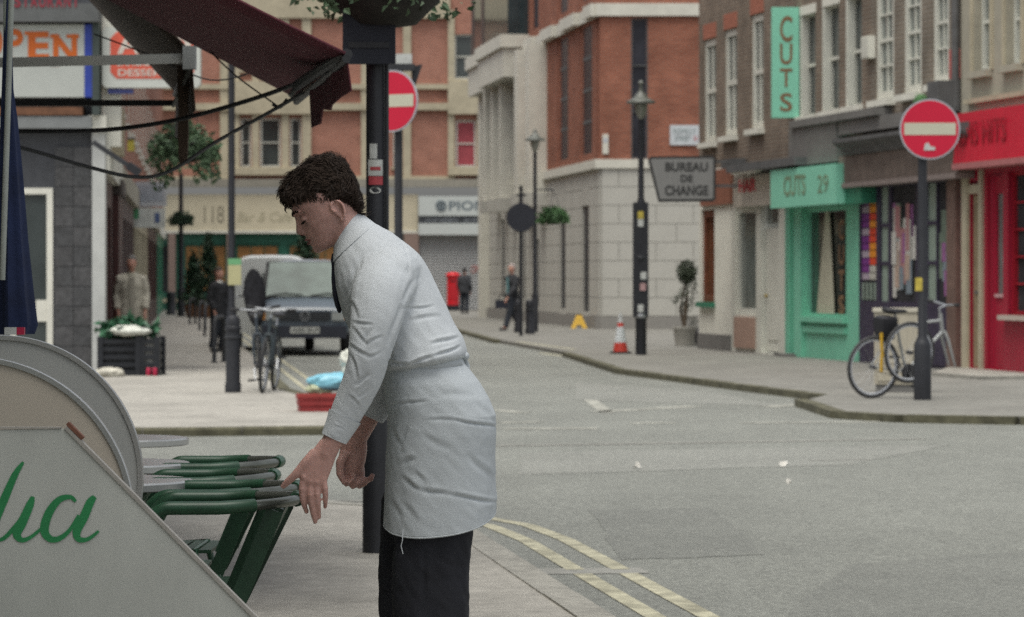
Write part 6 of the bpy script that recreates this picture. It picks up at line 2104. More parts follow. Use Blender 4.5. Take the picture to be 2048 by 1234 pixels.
bx = thing('cigarette_packet', 'small white and red packet at foot of navy parasol', 'packet', q, 0.0)
MB().box(-0.03, 0.01, -0.012, 0.012, -0.012, 0.012).build('carton', sticker_white, bx)
MB().box(0.0105, 0.035, -0.012, 0.012, -0.012, 0.012).build('lid', MATS['can_red'], bx)

# ------------------------------------------------------------------ cafe tables and chairs
alu = M('table_alu', (0.36, 0.36, 0.35), 0.4, 0.08, 6, metal=0.4)
alu_rim = M('table_rim', (0.45, 0.46, 0.45), 0.3, 0.05, 6, metal=0.6)
def cafe_table(xr, Y, label):
    r = 0.30
    p = Vector(((xr - CX) * Y / F - r, Y, 0))
    t = thing('cafe_table', label, 'table', p, 0.0, 'round cafe tables')
    MB().lathe([(0.01, 0.712), (r - 0.008, 0.712), (r, 0.716), (r, 0.736), (r - 0.006, 0.742), (0.01, 0.742)], 48).build('tabletop', alu_rim, t, True)
    MB().lathe([(0.025, 0.02), (0.025, 0.711)], 14).build('stem', alu, t, True)
    for k in range(4):
        a_ = k * math.pi / 2 + 0.5
        MB().tube([(0.02 * math.cos(a_), 0.02 * math.sin(a_), 0.06), (0.27 * math.cos(a_), 0.27 * math.sin(a_), 0.012)], [0.018, 0.012], 8).build('leg', alu, t, True)
cafe_table(386, 11.35, 'round metal cafe table nearest to the white board')
cafe_table(380, 12.4, 'middle round metal cafe table behind the white board')
cafe_table(377, 14.3, 'farthest round metal cafe table near the pavement edge')

green_tube = M('chair_green', (0.012, 0.058, 0.027), 0.4, 0.2, 14, spec=0.5)
green_deep = M('chair_green_deep', (0.012, 0.040, 0.020), 0.45, 0.15, 14, 0.1, 60)
chrome = M('chair_alu', (0.15, 0.16, 0.14), 0.3, 0.2, 8, metal=0.7)
def cafe_chair():
    """armchair facing -x: U shaped arm rail, sloping slatted back, four legs; origin under the seat"""
    t = thing('cafe_chair', 'green tubular cafe armchair', 'chair', (0, 0, 0), 0.0, 'green cafe chairs in a row')
    hz, hw = 0.725, 0.245
    def rail(s0, s1):
        pts = []
        n = 40
        for i in range(n + 1):
            s_ = s0 + (s1 - s0) * i / n
            pts.append(path(s_))
        return pts
    def path(s_):
        """0..1 from near arm front, round the back, to the far arm front"""
        L1, rad = 0.14, 0.235
        arcl = math.pi * rad
        fr = 0.14
        tot = 2 * (L1 + fr) + arcl
        d = s_ * tot
        if d < fr:
            k = d / fr
            return Vector((-0.14 - 0.10 * (1 - k), -hw, hz - 0.10 * (1 - k) ** 2))
        d -= fr
        if d < L1:
            return Vector((-0.14 + d, -hw, hz))
        d -= L1
        if d < arcl:
            a_ = d / rad
            return Vector((0.0 + 0.235 * math.sin(a_), -hw * math.cos(a_), hz + 0.012 * math.sin(a_)))
        d -= arcl
        if d < L1:
            return Vector((-d, hw, hz))
        d -= L1
        k = d / fr
        return Vector((-0.14 - 0.10 * k, hw, hz - 0.10 * k ** 2))
    MB().tube(rail(0.0, 0.30), 0.020, 12).build('arm_sleeve', green_tube, t, True)
    MB().tube(rail(0.70, 1.0), 0.020, 12).build('arm_sleeve', green_tube, t, True)
    MB().tube(rail(0.29, 0.46), 0.0155, 12).build('back_rail', chrome, t, True)
    MB().tube(rail(0.54, 0.71), 0.0155, 12).build('back_rail', chrome, t, True)
    MB().tube(rail(0.45, 0.55), 0.021, 12).build('back_sleeve', green_tube, t, True)
    # sloping back: frame posts and upright slats from the rail to the seat
    for i, y in enumerate((-0.12, -0.04, 0.04, 0.12)):
        xt = 0.235 * math.sqrt(max(0.05, 1 - (y / hw) ** 2)) - 0.02
        MB().bar((xt, y, hz - 0.01), (xt - 0.14, y, 0.43), 0.066, 0.012, up=(1, 0, 0.5)).build('slat', green_deep, t)
    for s_ in (-1, 1):
        y = s_ * hw
        MB().bar((0.165, y * 0.74, hz - 0.012), (0.045, y * 0.74, 0.42), 0.02, 0.05, up=(1, 0, 0.4)).build('back_post', green_deep, t)
        MB().tube([(-0.235, y, hz - 0.095), (-0.30, y, 0.56), (-0.36, y, 0.42), (-0.42, y, 0.0)], [0.020, 0.018, 0.0125, 0.0125], 10).build('leg', green_tube, t, True)
        MB().tube([(-0.05, y * 0.9, 0.44), (-0.0, y * 0.9, 0.22), (0.10, y * 0.95, 0.0)], 0.0125, 10).build('leg', green_tube, t, True)
    for k in range(7):
        x = -0.37 + k * 0.056
        MB().box(x, x + 0.046, -hw + 0.02, hw - 0.02, 0.425, 0.437).build('seat_slat', green_deep, t)
    MB().tube([(-0.37, -hw + 0.01, 0.43), (-0.37, hw - 0.01, 0.43), (-0.05, hw - 0.01, 0.43), (-0.05, -hw + 0.01, 0.43)], 0.012, 8, closed=True).build('seat_frame', green_tube, t, True)
    return t
ch0 = cafe_chair()
spots = [(612, 10.45, 3, 'nearest green cafe armchair, the waiter leans over it'), (611, 11.02, -2, 'second green cafe armchair from the camera'),
         (562, 11.68, 2, 'third green cafe armchair from the camera'), (571, 12.55, -1, 'farthest green cafe armchair of the row')]
for i, (px, Y, rz, lab) in enumerate(spots):
    o = ch0 if i == 0 else copy_tree(ch0)
    o['label'] = lab
    o.location = ((px - CX) * Y / F - 0.255, Y, 0)
    o.rotation_euler = (0, 0, R(rz))

# two round tabletops stored on edge behind the board
def stored_top(px, py, r, Y, face, rim, label, tilt):
    c = W(px, py, Y)
    t = thing('folded_table', label, 'table', (c.x, Y, 0), 0.0, 'folded cafe tables')
    b = MB().lathe([(0.01, -0.01), (r - 0.012, -0.01), (r - 0.012, 0.01), (0.01, 0.01)], 72)
    o = b.build('tabletop', face, t, True, (0, 0, c.z), (R(90 + tilt), 0, 0))
    rb_ = MB().lathe([(r - 0.014, -0.016), (r - 0.002, -0.017), (r, -0.012), (r, 0.012), (r - 0.002, 0.017), (r - 0.014, 0.016)], 96, cap=False)
    rb_.build('rim', rim, o, True)
    MB().tube([(0, 0.03, c.z), (0.0, 0.2, c.z - r * 0.6), (0.0, 0.28, 0.0)], 0.02, 10).build('leg', alu, t, True)
    MB().tube([(0, 0.03, c.z - 0.05), (0.0, -0.0, c.z - r * 1.0), (0.0, 0.02, 0.0)], 0.02, 10).build('leg', alu, t, True)
stored_top(0, 957, 287 * 9.5 / F, 9.5, M('top_grey', (0.38, 0.39, 0.375), 0.35, 0.05, 3, metal=0.2), alu_rim, 'large grey round tabletop on edge, rearmost behind white board', -4)
stored_top(-62, 1045, 333 * 8.75 / F, 8.75, M('top_beige', (0.47, 0.42, 0.35), 0.45, 0.05, 5), alu_rim, 'beige round tabletop with metal rim directly behind white board', -3)

# white painted board with green script
Y = 8.4
p = W(-120, 553, Y)
t = thing('signboard', 'pale slant sided cafe board with large green script letters', 'signboard', (p.x, Y, 0), 0.0)
def bp(px, py):
    q = W(px, py, Y); return (q.x - p.x, q.z)
outline = [bp(-160, 1900), bp(790, 1520), bp(128, 858), bp(-160, 858)]
outline = [(bp(-160, 0)[0], 0.02), (bp(640, 0)[0], 0.02), bp(640, 1372), bp(510, 1236), bp(128, 858), bp(-160, 862)]
board_mat = M('board_white', (0.47, 0.485, 0.45), 0.55, 0.05, 3, 0.03, 30, stain=0.10, sscale=2.0)
add_streaks(board_mat, 9.0, 0.94, 1.04, (1, 1, 0.3))
MB().prism(outline, lambda a_, c_, d_: (a_, d_, c_), 0.0, 0.022).build('panel', board_mat, t)
# thin worn edge strip along the slope
e0 = Vector((*bp(128, 858), 0)); e1 = Vector((*bp(640, 1372), 0))
nrm = Vector((e1 - e0).normalized()); nn = Vector((-nrm.y, nrm.x, 0))
if nn.x < 0: nn = -nn
def edge_strip(k0, k1, off0, off1, mat, name, y0=-0.004, y1=0.024):
    a_ = e0.lerp(e1, k0); c_ = e0.lerp(e1, k1)
    poly = [(a_ + nn * off0), (c_ + nn * off0), (c_ + nn * off1), (a_ + nn * off1)]
    MB().prism([(q.x, q.y) for q in poly], lambda a__, c__, d_: (a__, d_, c__), y0, y1).build(name, mat, t)
edge_strip(0.0, 1.0, 0.001, 0.010, M('board_edge', (0.34, 0.325, 0.295), 0.6, 0.1, 12), 'edge_strip')
edge_strip(-0.005, 0.055, 0.011, 0.020, M('worn_wood', (0.16, 0.07, 0.045), 0.8, 0.3, 20), 'worn_corner')
MB().box(bp(-160, 0)[0], bp(122, 0)[0], -0.003, 0.023, bp(0, 858)[1] + 0.001, bp(0, 855)[1] + 0.001).build('top_strip', M('board_edge'), t)
# brush script: strokes with swelling width
def stroke(b, pts, ws, y=-0.0015):
    fine = []; fw = []
    P_ = [Vector((*q, 0)) for q in pts]
    for i in range(len(P_) - 1):
        p0 = P_[max(i - 1, 0)]; p1 = P_[i]; p2 = P_[i + 1]; p3 = P_[min(i + 2, len(P_) - 1)]
        for k in range(10):
            s_ = k / 10
            fine.append(0.5 * ((2 * p1) + (p2 - p0) * s_ + (2 * p0 - 5 * p1 + 4 * p2 - p3) * s_ ** 2 + (3 * p1 - p0 - 3 * p2 + p3) * s_ ** 3))
            fw.append(ws[i] + (ws[i + 1] - ws[i]) * s_)
    fine.append(P_[-1]); fw.append(ws[-1])
    vs = []
    for i in range(len(fine)):
        tn = (fine[min(i + 1, len(fine) - 1)] - fine[max(i - 1, 0)]).normalized()
        nn_ = Vector((-tn.y, tn.x, 0)) * fw[i] / 2
        for q in (fine[i] + nn_, fine[i] - nn_):
            w_ = bp(q.x, q.y)
            vs.append((w_[0], y, w_[1]))
    b.add(vs, [(2 * i, 2 * i + 2, 2 * i + 3, 2 * i + 1) for i in range(len(fine) - 1)])
script = M('script_green', (0.025, 0.22, 0.075), 0.5, 0.12, 12)
b = MB(); stroke(b, [(47, 924), (30, 950), (8, 1000), (-18, 1062), (-30, 1070)], [5, 13, 17, 15, 8]); stroke(b, [(-20, 1080), (5, 1078), (28, 1056), (48, 1030), (62, 1000)], [4, 8, 9, 9, 9], -0.0017); b.build('letter', script, t)
b = MB(); stroke(b, [(66, 993), (60, 1010), (44, 1046), (34, 1068), (44, 1080), (62, 1074), (86, 1054)], [7, 16, 19, 17, 10, 7, 6], -0.0019); b.build('letter', script, t)
b = MB(); stroke(b, [(152, 1003), (140, 994), (118, 1000), (98, 1026), (89, 1058), (98, 1076), (116, 1078), (138, 1062), (158, 1030)], [6, 9, 13, 17, 18, 14, 11, 8, 6], -0.0021); stroke(b, [(190, 993), (180, 1006), (168, 1034), (154, 1062), (158, 1078), (176, 1078), (198, 1062)], [9, 17, 18, 17, 12, 8, 5], -0.0023); b.build('letter', script, t)
# ------------------------------------------------------------------ the waiter
Y0 = 10.2
S = F / Y0                              # photograph pixels per metre at his distance
root_w = W(860, 553, Y0)
t = thing('person', 'person in white shirt, dark tie and white apron bending to green chairs', 'person', (root_w.x, Y0, 0), 0.0)
O = Vector((root_w.x, Y0, 0))
def PW(px, py, dy=0.0):
    """a point read on the photograph, at the waiter's distance plus dy, in his local space"""
    return W(px, py, Y0 + dy) - O

# head space: origin at the ear, f forward, u up, in photograph pixels
EAR = (682.0, 425.0)
FX, FZ, UX, UZ = -0.90, -0.44, -0.44, 0.90
def HD(f, u, y=0.0):
    px = EAR[0] + f * FX + u * UX
    py = EAR[1] - (f * FZ + u * UZ)
    q = PW(px, py)
    return Vector((q.x, q.y + y / S, q.z))
def head_ring(u, ff, fb, hw, n=32, egg=0.22, e=2.3):
    out = []
    for j in range(n):
        a_ = 2 * math.pi * j / n
        c_, s_ = math.cos(a_), math.sin(a_)
        x = math.copysign(abs(c_) ** (2 / e), c_); y = math.copysign(abs(s_) ** (2 / e), s_)
        out.append(HD((ff + fb) / 2 + (ff - fb) / 2 * x, u, hw * y * (1 - egg * max(0, c_) ** 2)))
    return out
b = MB()
b.loft([head_ring(*q) for q in ((-54, 76, 48, 10), (-50, 81, 30, 20), (-42, 83, 12, 29), (-34, 82, -4, 35), (-28, 83.5, -14, 39), (-24, 81.5, -20, 41), (-18, 85, -27, 43), (-8, 84, -36, 46),
                               (2, 82.5, -42, 49), (15, 81.5, -42, 51), (26, 82.5, -44, 52), (34, 88, -45, 52.5), (40, 88.5, -46, 53), (50, 86, -46, 53), (65, 80, -45, 53), (80, 68, -42, 50), (92, 52, -36, 42), (102, 34, -20, 28), (107, 18, -4, 12))])
# nose
b.loft([[HD(f0 + (f1 - f0) * 0.5 * (1 + math.cos(2 * math.pi * j / 14)), u_ , hw * math.sin(2 * math.pi * j / 14)) for j in range(14)] for u_, f0, f1, hw in ((32, 70, 88.0, 6), (24, 70, 89, 7), (14, 70, 93, 8.5), (6, 70, 97.5, 11), (1, 70, 98.5, 13), (-4, 70, 95, 14), (-8, 70, 88, 12))])
# lips and chin pad
for u_, f_, r_ in ((-19, 80, (8, 15, 4.5)), (-28, 79, (8, 14, 5))):
    c_ = HD(f_, u_)
    b.ball((c_.x, c_.y, c_.z), (r_[0] / S, r_[1] / S, r_[2] / S), 14, 8)
c_ = HD(72, -44); b.ball((c_.x, c_.y, c_.z), (12 / S, 16 / S, 10 / S), 14, 8)
for s_ in (-1, 1):
    # cheek, brow ridge
    pass
    c_ = HD(70.5, 20, 28 * s_); b.ball((c_.x, c_.y, c_.z), (7.5 / S, 8 / S, 7.5 / S), 12, 8)
    c_ = HD(84, -4, 9 * s_); b.ball((c_.x, c_.y, c_.z), (7 / S, 6 / S, 5 / S), 10, 8)
    b.tube([HD(86, 36, 6 * s_), HD(83, 38, 20 * s_), HD(72, 36, 36 * s_)], [5 / S, 5.5 / S, 4.5 / S], 8)
    # ear: shell with a raised rim and lobe
    rimp = [(8, 2), (12, 12), (9, 21), (1, 25), (-8, 21), (-12, 11), (-10, -2), (-5, -12), (1, -18), (6, -14)]
    b.tube([HD(f_, u_, (54 + (3 if f_ < 0 else 0)) * s_) for f_, u_ in rimp], [3.2 / S] * 8 + [4.2 / S, 3.0 / S], 8)
    b.loft([[HD(11 * k * math.cos(2 * math.pi * j / 14) - 1, 4 + 19 * k * math.sin(2 * math.pi * j / 14), yy * s_) for j in range(14)] for k, yy in ((0.9, 47), (0.95, 51), (0.8, 53), (0.3, 50.5))])
# neck
b.loft([ell(PW(655, 470), PW(716, 412), 0.062), ell(PW(664, 488), PW(722, 432), 0.064), ell(PW(676, 515), PW(738, 455), 0.075)])
# chest and shoulders (inside the shirt)
b.loft([ell(PW(684, 500), PW(735, 452), 0.06), ell(PW(682, 540), PW(785, 478), 0.12), ell(PW(690, 590), PW(835, 522), 0.17), ell(PW(710, 640), PW(862, 590), 0.175), ell(PW(745, 690), PW(890, 640), 0.165), ell(PW(780, 760), PW(920, 740), 0.165), ell(PW(790, 840), PW(950, 840), 0.16)])
# near (left) arm and hand
NW = -0.255
b.tube([PW(790, 535, -0.10), PW(768, 560, -0.18), PW(748, 640, NW), PW(734, 712, NW - 0.01), PW(712, 775, NW), PW(688, 835, NW + 0.01), PW(664, 884, NW + 0.01), PW(650, 908, NW + 0.01), PW(640, 930, NW + 0.01)], [0.06, 0.056, 0.046, 0.036, 0.036, 0.034, 0.030, 0.026, 0.014], 16)
def flat_ring(c, ax, hw, th, n=16):
    """ring across a hand: ax in-plane width direction (px), th thickness along y"""
    ax = Vector((ax[0], ax[1])).normalized()
    out = []
    for j in range(n):
        a_ = 2 * math.pi * j / n
        x = math.copysign(abs(math.cos(a_)) ** 0.8, math.cos(a_)); y = math.copysign(abs(math.sin(a_)) ** 0.8, math.sin(a_))
        out.append(PW(c[0] + ax[0] * hw * x, c[1] + ax[1] * hw * x, c[2]) + Vector((0, th * y, 0)))
    return out
hy = NW + 0.01
b.loft([flat_ring((660, 890, hy), (0.86, 0.5), 22, 0.022), flat_ring((650, 905, hy), (0.9, 0.4), 24, 0.021), flat_ring((638, 925, hy), (0.97, 0.22), 29, 0.019), flat_ring((631, 945, hy), (1, 0.1), 29, 0.017), flat_ring((628, 962, hy), (1, 0.05), 26, 0.014), flat_ring((627, 970, hy), (1, 0.05), 22, 0.010)])
for pts, r0 in (([(608, 950), (604, 978), (607, 1004), (614, 1026)], 0.0100), ([(621, 958), (621, 990), (625, 1020), (631, 1046)], 0.0102), ([(634, 960), (634, 988), (636, 1014), (638, 1037)], 0.0098), ([(647, 952), (650, 976), (651, 998), (650, 1016)], 0.0088)):
    r0 *= 0.9
    b.tube(spl([PW(x, y, hy + (0.0, 0.0, 0.012, 0.034)[i]) for i, (x, y) in enumerate(pts)], 4), spl([r0 * 1.1, r0 * 1.12, r0, r0 * 0.72], 4), 10)
    for kx, ky, kd in ((pts[0][0], pts[0][1] + 4, -0.006), (pts[1][0], pts[1][1], -0.002)):
        kc = PW(kx, ky, hy + kd)
        b.ball((kc.x, kc.y, kc.z), (r0 * 1.12, r0 * 1.05, r0 * 1.15), 10, 8)
b.tube([PW(632, 906, hy), PW(610, 928, hy - 0.004), PW(592, 948, hy - 0.002), PW(576, 963, hy + 0.006), PW(564, 975, hy + 0.014)], [0.019, 0.0155, 0.0125, 0.0112, 0.0075], 10)
# far (right) arm and half closed hand
FY = 0.20
b.tube([PW(790, 535, 0.10), PW(785, 570, 0.17), PW(780, 660, FY), PW(772, 735, FY), PW(755, 790, FY), PW(728, 845, FY), PW(713, 878, FY), PW(706, 900, FY)], [0.06, 0.058, 0.052, 0.045, 0.042, 0.036, 0.030, 0.031], 16)
b.loft([flat_ring((716, 872, FY), (0.9, 0.4), 20, 0.024), flat_ring((708, 895, FY), (0.97, 0.2), 27, 0.028), flat_ring((704, 918, FY), (1, 0.05), 28, 0.032), flat_ring((702, 938, FY), (1, 0.0), 25, 0.033), flat_ring((700, 952, FY), (1, 0.0), 18, 0.030)])
for k, (x0, y0_) in enumerate(((684, 938), (697, 944), (710, 944), (722, 936))):
    dy = FY - 0.034 + 0.010 * k
    b.tube([PW(x0, y0_, dy + 0.012), PW(x0 + 1, y0_ + 20, dy), PW(x0 + 9, y0_ + 30 - k, dy - 0.004), PW(x0 + 20, y0_ + 24 - k, dy - 0.002), PW(x0 + 24, y0_ + 12, dy + 0.006)], [0.0115, 0.0112, 0.0102, 0.0092, 0.007], 10)
b.tube([PW(692, 905, FY - 0.03), PW(680, 926, FY - 0.045), PW(680, 948, FY - 0.052), PW(690, 968, FY - 0.050)], [0.016, 0.014, 0.012, 0.008], 10)
# hips and legs (inside the trousers)
for s_, x0 in ((-1, 868), (1, 838)):
    b.tube([PW(870, 800, 0.09 * s_), PW(x0, 1060, 0.09 * s_), PW(x0 - 8, 1150, 0.09 * s_), PW(x0 + 6, 1300, 0.09 * s_), PW(x0 + 14, F * 1.32 / Y0 + HY, 0.09 * s_)], [0.09, 0.07, 0.058, 0.055, 0.04], 12)
me = remesh(b, 0.0036, 3, 'body')
# eye sockets and lid line, pressed into the fused surface
co_, no_ = co_no(me)
for s_ in (-1, 1):
    for f_, u_, y_, wd_, dp_ in ((78, 28, 20, 6, 5.0), (72, 30, 33, 6, 3.5), (76, 11, 24, 8, 2.5), (84, -23, 10, 4, 2.0), (66, -12, 28, 9, 2.0)):
        e_ = HD(f_, u_, y_ * s_)
        d_ = np.linalg.norm(co_ - np.array(e_[:]), axis=1) * S
        co_ = co_ - no_ * ((dp_ / S) * np.exp(-(d_ / wd_) ** 2))[:, None]
put_co(me, co_)
me.materials.append(M('waiter_skin', (0.47, 0.275, 0.235), 0.5, 0.14, 26, 0.06, 260, sss=0.12))
link('body', me, t)
for s_ in (-1, 1):
    lid = MB().tube([HD(77.5, 14.5, 19 * s_), HD(78.5, 13.5, 25 * s_), HD(75, 13, 32 * s_), HD(69, 15, 37 * s_)], [1.2 / S, 2.2 / S, 2.4 / S, 1.2 / S], 6)
    lid.build('eyelash', M('hair_brown', (0.030, 0.022, 0.017), 0.8, 0.25, 30, spec=0.15), t, True)
    br_ = MB()
    rnd = random.Random(40 + s_)
    for k in range(170):
        q = rnd.random()
        base = HD(89 - 16 * q ** 1.6, 35 + 4 * math.sin(q * 3) + rnd.uniform(-2.2, 2.2), (7 + 34 * q) * s_)
        base += Vector((-1.5 / S, 2.0 * s_ / S * (0.3 + q), 0))
        dr_ = (HD(80, 37, 40 * s_) - HD(88, 35, 10 * s_)).normalized()
        wv_ = Vector((rnd.gauss(0, 0.2), rnd.gauss(0, 0.2), rnd.gauss(0, 0.2)))
        tip = base + (dr_ + wv_) * (7 / S)
        n_ = Vector((0, s_ * 0.4, 1)).normalized() * (0.9 / S)
        br_.add([base - n_, base + n_, tip], [(0, 1, 2)])
    br_.build('eyebrow', M('hair_brown'), t)

lip_mat = M('lips', (0.24, 0.085, 0.08), 0.45, 0.1, 30)
lp = MB().tube([HD(78, -22.5, -17), HD(84.5, -19.5, -9), HD(87.3, -18.5, 0), HD(84.5, -19.5, 9), HD(78, -22.5, 17)], [0.8 / S, 2.2 / S, 2.6 / S, 2.2 / S, 0.8 / S], 8)
lp.build('upper_lip', lip_mat, t, True)
lp = MB().tube([HD(77.5, -23.5, -16), HD(83, -26.5, -8), HD(85.6, -27.5, 0), HD(83, -26.5, 8), HD(77.5, -23.5, 16)], [0.8 / S, 2.4 / S, 3.0 / S, 2.4 / S, 0.8 / S], 8)
lp.build('lower_lip', lip_mat, t, True)
for s_ in (-1, 1):
    c_ = HD(90, -7.2, 6.5 * s_)
    MB().ball((c_.x, c_.y, c_.z), (2.6 / S, 2.2 / S, 1.6 / S), 8, 6).build('nostril', M('nostril_dark', (0.05, 0.015, 0.012), 0.7), t)
# ---- hair: short wavy cap with tufts
hair_rings = [(-14, -28, -40, 24), (-6, -22, -43, 34), (6, -10, -46, 45), (18, 0, -49, 53), (26, 14, -51, 56), (34, 34, -52, 57.5), (44, 44, -53, 58), (52, 54, -53, 58.5), (58, 72, -53, 58.5), (64, 92, -53, 58.5), (70, 95, -53, 58), (80, 96, -51, 56.5), (92, 91, -47, 52), (103, 76, -40, 45), (111, 50, -28, 35), (116, 22, -13, 18), (118, 6, 0, 5)]
hb = MB().loft([head_ring(u_, ff, fb, hw, 36, 0.12, 2.4) for u_, ff, fb, hw in hair_rings])
hm = remesh(hb, 0.006, 2, 'hair')
rnd = random.Random(21)
co_, no_ = co_no(hm)
dv_ = np.array([0.0075 * noise.noise(Vector((c[0] * 24, c[1] * 34, c[2] * 24))) + 0.003 * noise.noise(Vector(c) * 70) for c in co_])
put_co(hm, co_ + no_ * dv_[:, None])
hco, hno = co_no(hm)
hm.materials.append(M('hair_brown'))
hair = link('hair', hm, t)
tb_ = MB()
nv = len(hm.vertices)
ctr = HD(20, 50)
for k in range(7500):
    iv = rnd.randrange(nv)
    vco = Vector(hco[iv]); n_ = Vector(hno[iv])
    tang = n_.cross(Vector((0, 1, 0)))
    if tang.length < 0.1: tang = Vector((1, 0, 0))
    tang = tang.normalized()
    sw = noise.noise(vco * 22) * 1.1
    side = n_.cross(tang)
    dr_ = (tang * math.cos(sw) + side * math.sin(sw)).normalized()
    ln_ = rnd.uniform(0.016, 0.032)
    wd = side * math.cos(sw) * 0.0016 - tang * math.sin(sw) * 0.0016
    lift = max(0.0, n_.z) * 0.35
    p0 = vco - n_ * 0.002; p1 = p0 + dr_ * ln_ * 0.5 + n_ * ln_ * (0.22 + lift); p2 = p0 + dr_ * ln_ + n_ * ln_ * rnd.uniform(0.0, 0.2 + lift)
    tb_.add([p0 - wd, p0 + wd, p1 + wd * 0.8, p1 - wd * 0.8, p2], [(0, 1, 2, 3), (3, 2, 4)])
for s_ in (-1, 1):
    for k in range(0):
        f_ = rnd.uniform(19, 33); u_ = rnd.uniform(20 + (f_ - 19) * 0.5, 36)
        p0 = HD(f_, u_, (51.5 + rnd.uniform(0, 1.8)) * s_)
        p2 = p0 + (HD(f_ - 2 + rnd.uniform(-3, 3), u_ - 11, (53 + rnd.uniform(0, 1)) * s_) - HD(f_, u_, 52 * s_))
        wd = Vector((0.0011, 0, 0.0006))
        tb_.add([p0 - wd, p0 + wd, p2], [(0, 1, 2)])
    for k in range(500):
        f_ = rnd.uniform(20, 92)
        u0_ = 59 if f_ > 66 else 32 + (f_ - 20) * 0.58
        q_ = (f_ - 20) / 72
        yy_ = 53 * math.sqrt(max(0.02, 1 - q_ ** 2.6)) * rnd.uniform(0.9, 1.02)
        p0 = HD(f_, u0_ + rnd.uniform(2, 14), yy_ * s_)
        p2 = p0 + (HD(f_ + rnd.uniform(-2, 5), u0_ - rnd.uniform(0, 7), yy_ * s_) - HD(f_, u0_ + 6, yy_ * s_)) * rnd.uniform(0.5, 1.2)
        wd = Vector((0.0012, 0.0006 * s_, 0.0004))
        tb_.add([p0 - wd, p0 + wd, p2], [(0, 1, 2)])
lk_ = MB()
for k in range(520):
    iv = rnd.randrange(nv)
    vco = Vector(hco[iv]); n_ = Vector(hno[iv])
    if n_.z < -0.35 and rnd.random() < 0.6:
        continue
    tang = n_.cross(Vector((0, 1, 0)))
    if tang.length < 0.2:
        tang = Vector((-0.6, 0, -0.8))
    tang = tang.normalized(); side = n_.cross(tang)
    sw = noise.noise(vco * 18) * 1.3 + rnd.gauss(0, 0.25)
    dr_ = tang * math.cos(sw) + side * math.sin(sw)
    sd_ = n_.cross(dr_)
    st_ = rnd.uniform(0.006, 0.010); ph = rnd.uniform(0, 6.28)
    pts_ = []
    for q in range(6):
        d_ = q * st_
        pts_.append(vco - n_ * 0.003 + dr_ * d_ + n_ * (0.0045 * math.sin(q * 0.62) - d_ * d_ / 0.26) + sd_ * 0.005 * math.sin(q * 0.9 + ph))
    r_ = rnd.uniform(0.0022, 0.0036)
    lk_.tube(pts_, [r_ * 0.6, r_, r_, r_ * 0.85, r_ * 0.6, r_ * 0.15], 5, flat=0.7)
lk_.build('hair_locks', M('hair_lock', (0.033, 0.023, 0.018), 0.6, 0.35, 20, spec=0.25), hair, True)
tb_.build('hair_tufts', M('hair_tuft', (0.036, 0.025, 0.019), 0.75, 0.3, 14, spec=0.15), hair)

# ---- cloth with folds pressed along lines read from the photograph
def press_folds(me, folds, near=True, ripple=0.003, rs=(26, 26, 9)):
    co, no = co_no(me)
    wx = co[:, 0] + O.x; wy = co[:, 1] + O.y; wz = co[:, 2] + O.z
    px = CX + F * wx / wy; py = HY - F * (wz - H) / wy
    nz = noise.noise
    d_ = np.array([ripple * nz(Vector((c[0] * rs[0], c[1] * rs[1], c[2] * rs[2]))) + ripple * 0.7 * nz(Vector((c[0] * 41 + c[2] * 30, c[1] * 40, c[2] * 22))) for c in co])
    side = np.clip((0.25 - no[:, 1]) / 0.2, 0, 1)
    for (x0, y0, x1, y1, wd, dp) in folds:
        wd = wd * 0.7
        ax, ay = x1 - x0, y1 - y0
        L_ = math.hypot(ax, ay)
        s_ = ((px - x0) * ax + (py - y0) * ay) / (L_ * L_)
        dd = ((px - x0) * ay - (py - y0) * ax) / L_ + 1.6 * np.sin(s_ * 5 + x0)
        fade = np.clip(1 - (np.abs(s_ - 0.5) * 2) ** 2, 0, 1)
        d_ += side * fade * dp * (-np.exp(-(dd / wd) ** 2) + 0.45 * np.exp(-((dd - 1.7 * wd) / wd) ** 2))
    put_co(me, co + no * d_[:, None])

shirt_mat = M('shirt_cotton', (0.53, 0.56, 0.58), 0.85, 0.03, 6, 0.10, 180, spec=0.2)
b = MB()
b.loft(spl_rings([ell(PW(678, 492), PW(726, 436), 0.066), ell(PW(669, 515), PW(757, 450), 0.105), ell(PW(669, 545), PW(796, 474), 0.155), ell(PW(674, 585), PW(840, 510), 0.20), ell(PW(684, 625), PW(868, 560), 0.20), ell(PW(702, 662), PW(890, 605), 0.195), ell(PW(732, 692), PW(908, 645), 0.198), ell(PW(752, 714), PW(926, 676), 0.207), ell(PW(761, 735), PW(934, 704), 0.214), ell(PW(768, 742), PW(928, 716), 0.192), ell(PW(782, 748), PW(912, 724), 0.165), ell(PW(786, 760), PW(908, 740), 0.15)]))
b.tube(spl([PW(800, 545, -0.06), PW(778, 556, -0.13), PW(762, 590, -0.21), PW(752, 640, NW + 0.005), PW(742, 690, NW - 0.008), PW(735, 725, NW - 0.01), PW(722, 765, NW), PW(700, 812, NW + 0.01), PW(681, 852, NW + 0.01), PW(668, 876, NW + 0.01)]), spl([0.075, 0.088, 0.084, 0.074, 0.064, 0.058, 0.055, 0.049, 0.042, 0.037]), 20)
b.tube(spl([PW(800, 545, 0.06), PW(785, 565, 0.14), PW(782, 640, FY), PW(776, 715, FY), PW(768, 760, FY), PW(752, 805, FY), PW(738, 834, FY)]), spl([0.075, 0.090, 0.078, 0.066, 0.060, 0.052, 0.046]), 18)
me = remesh(b, 0.0038, 6, 'shirt')
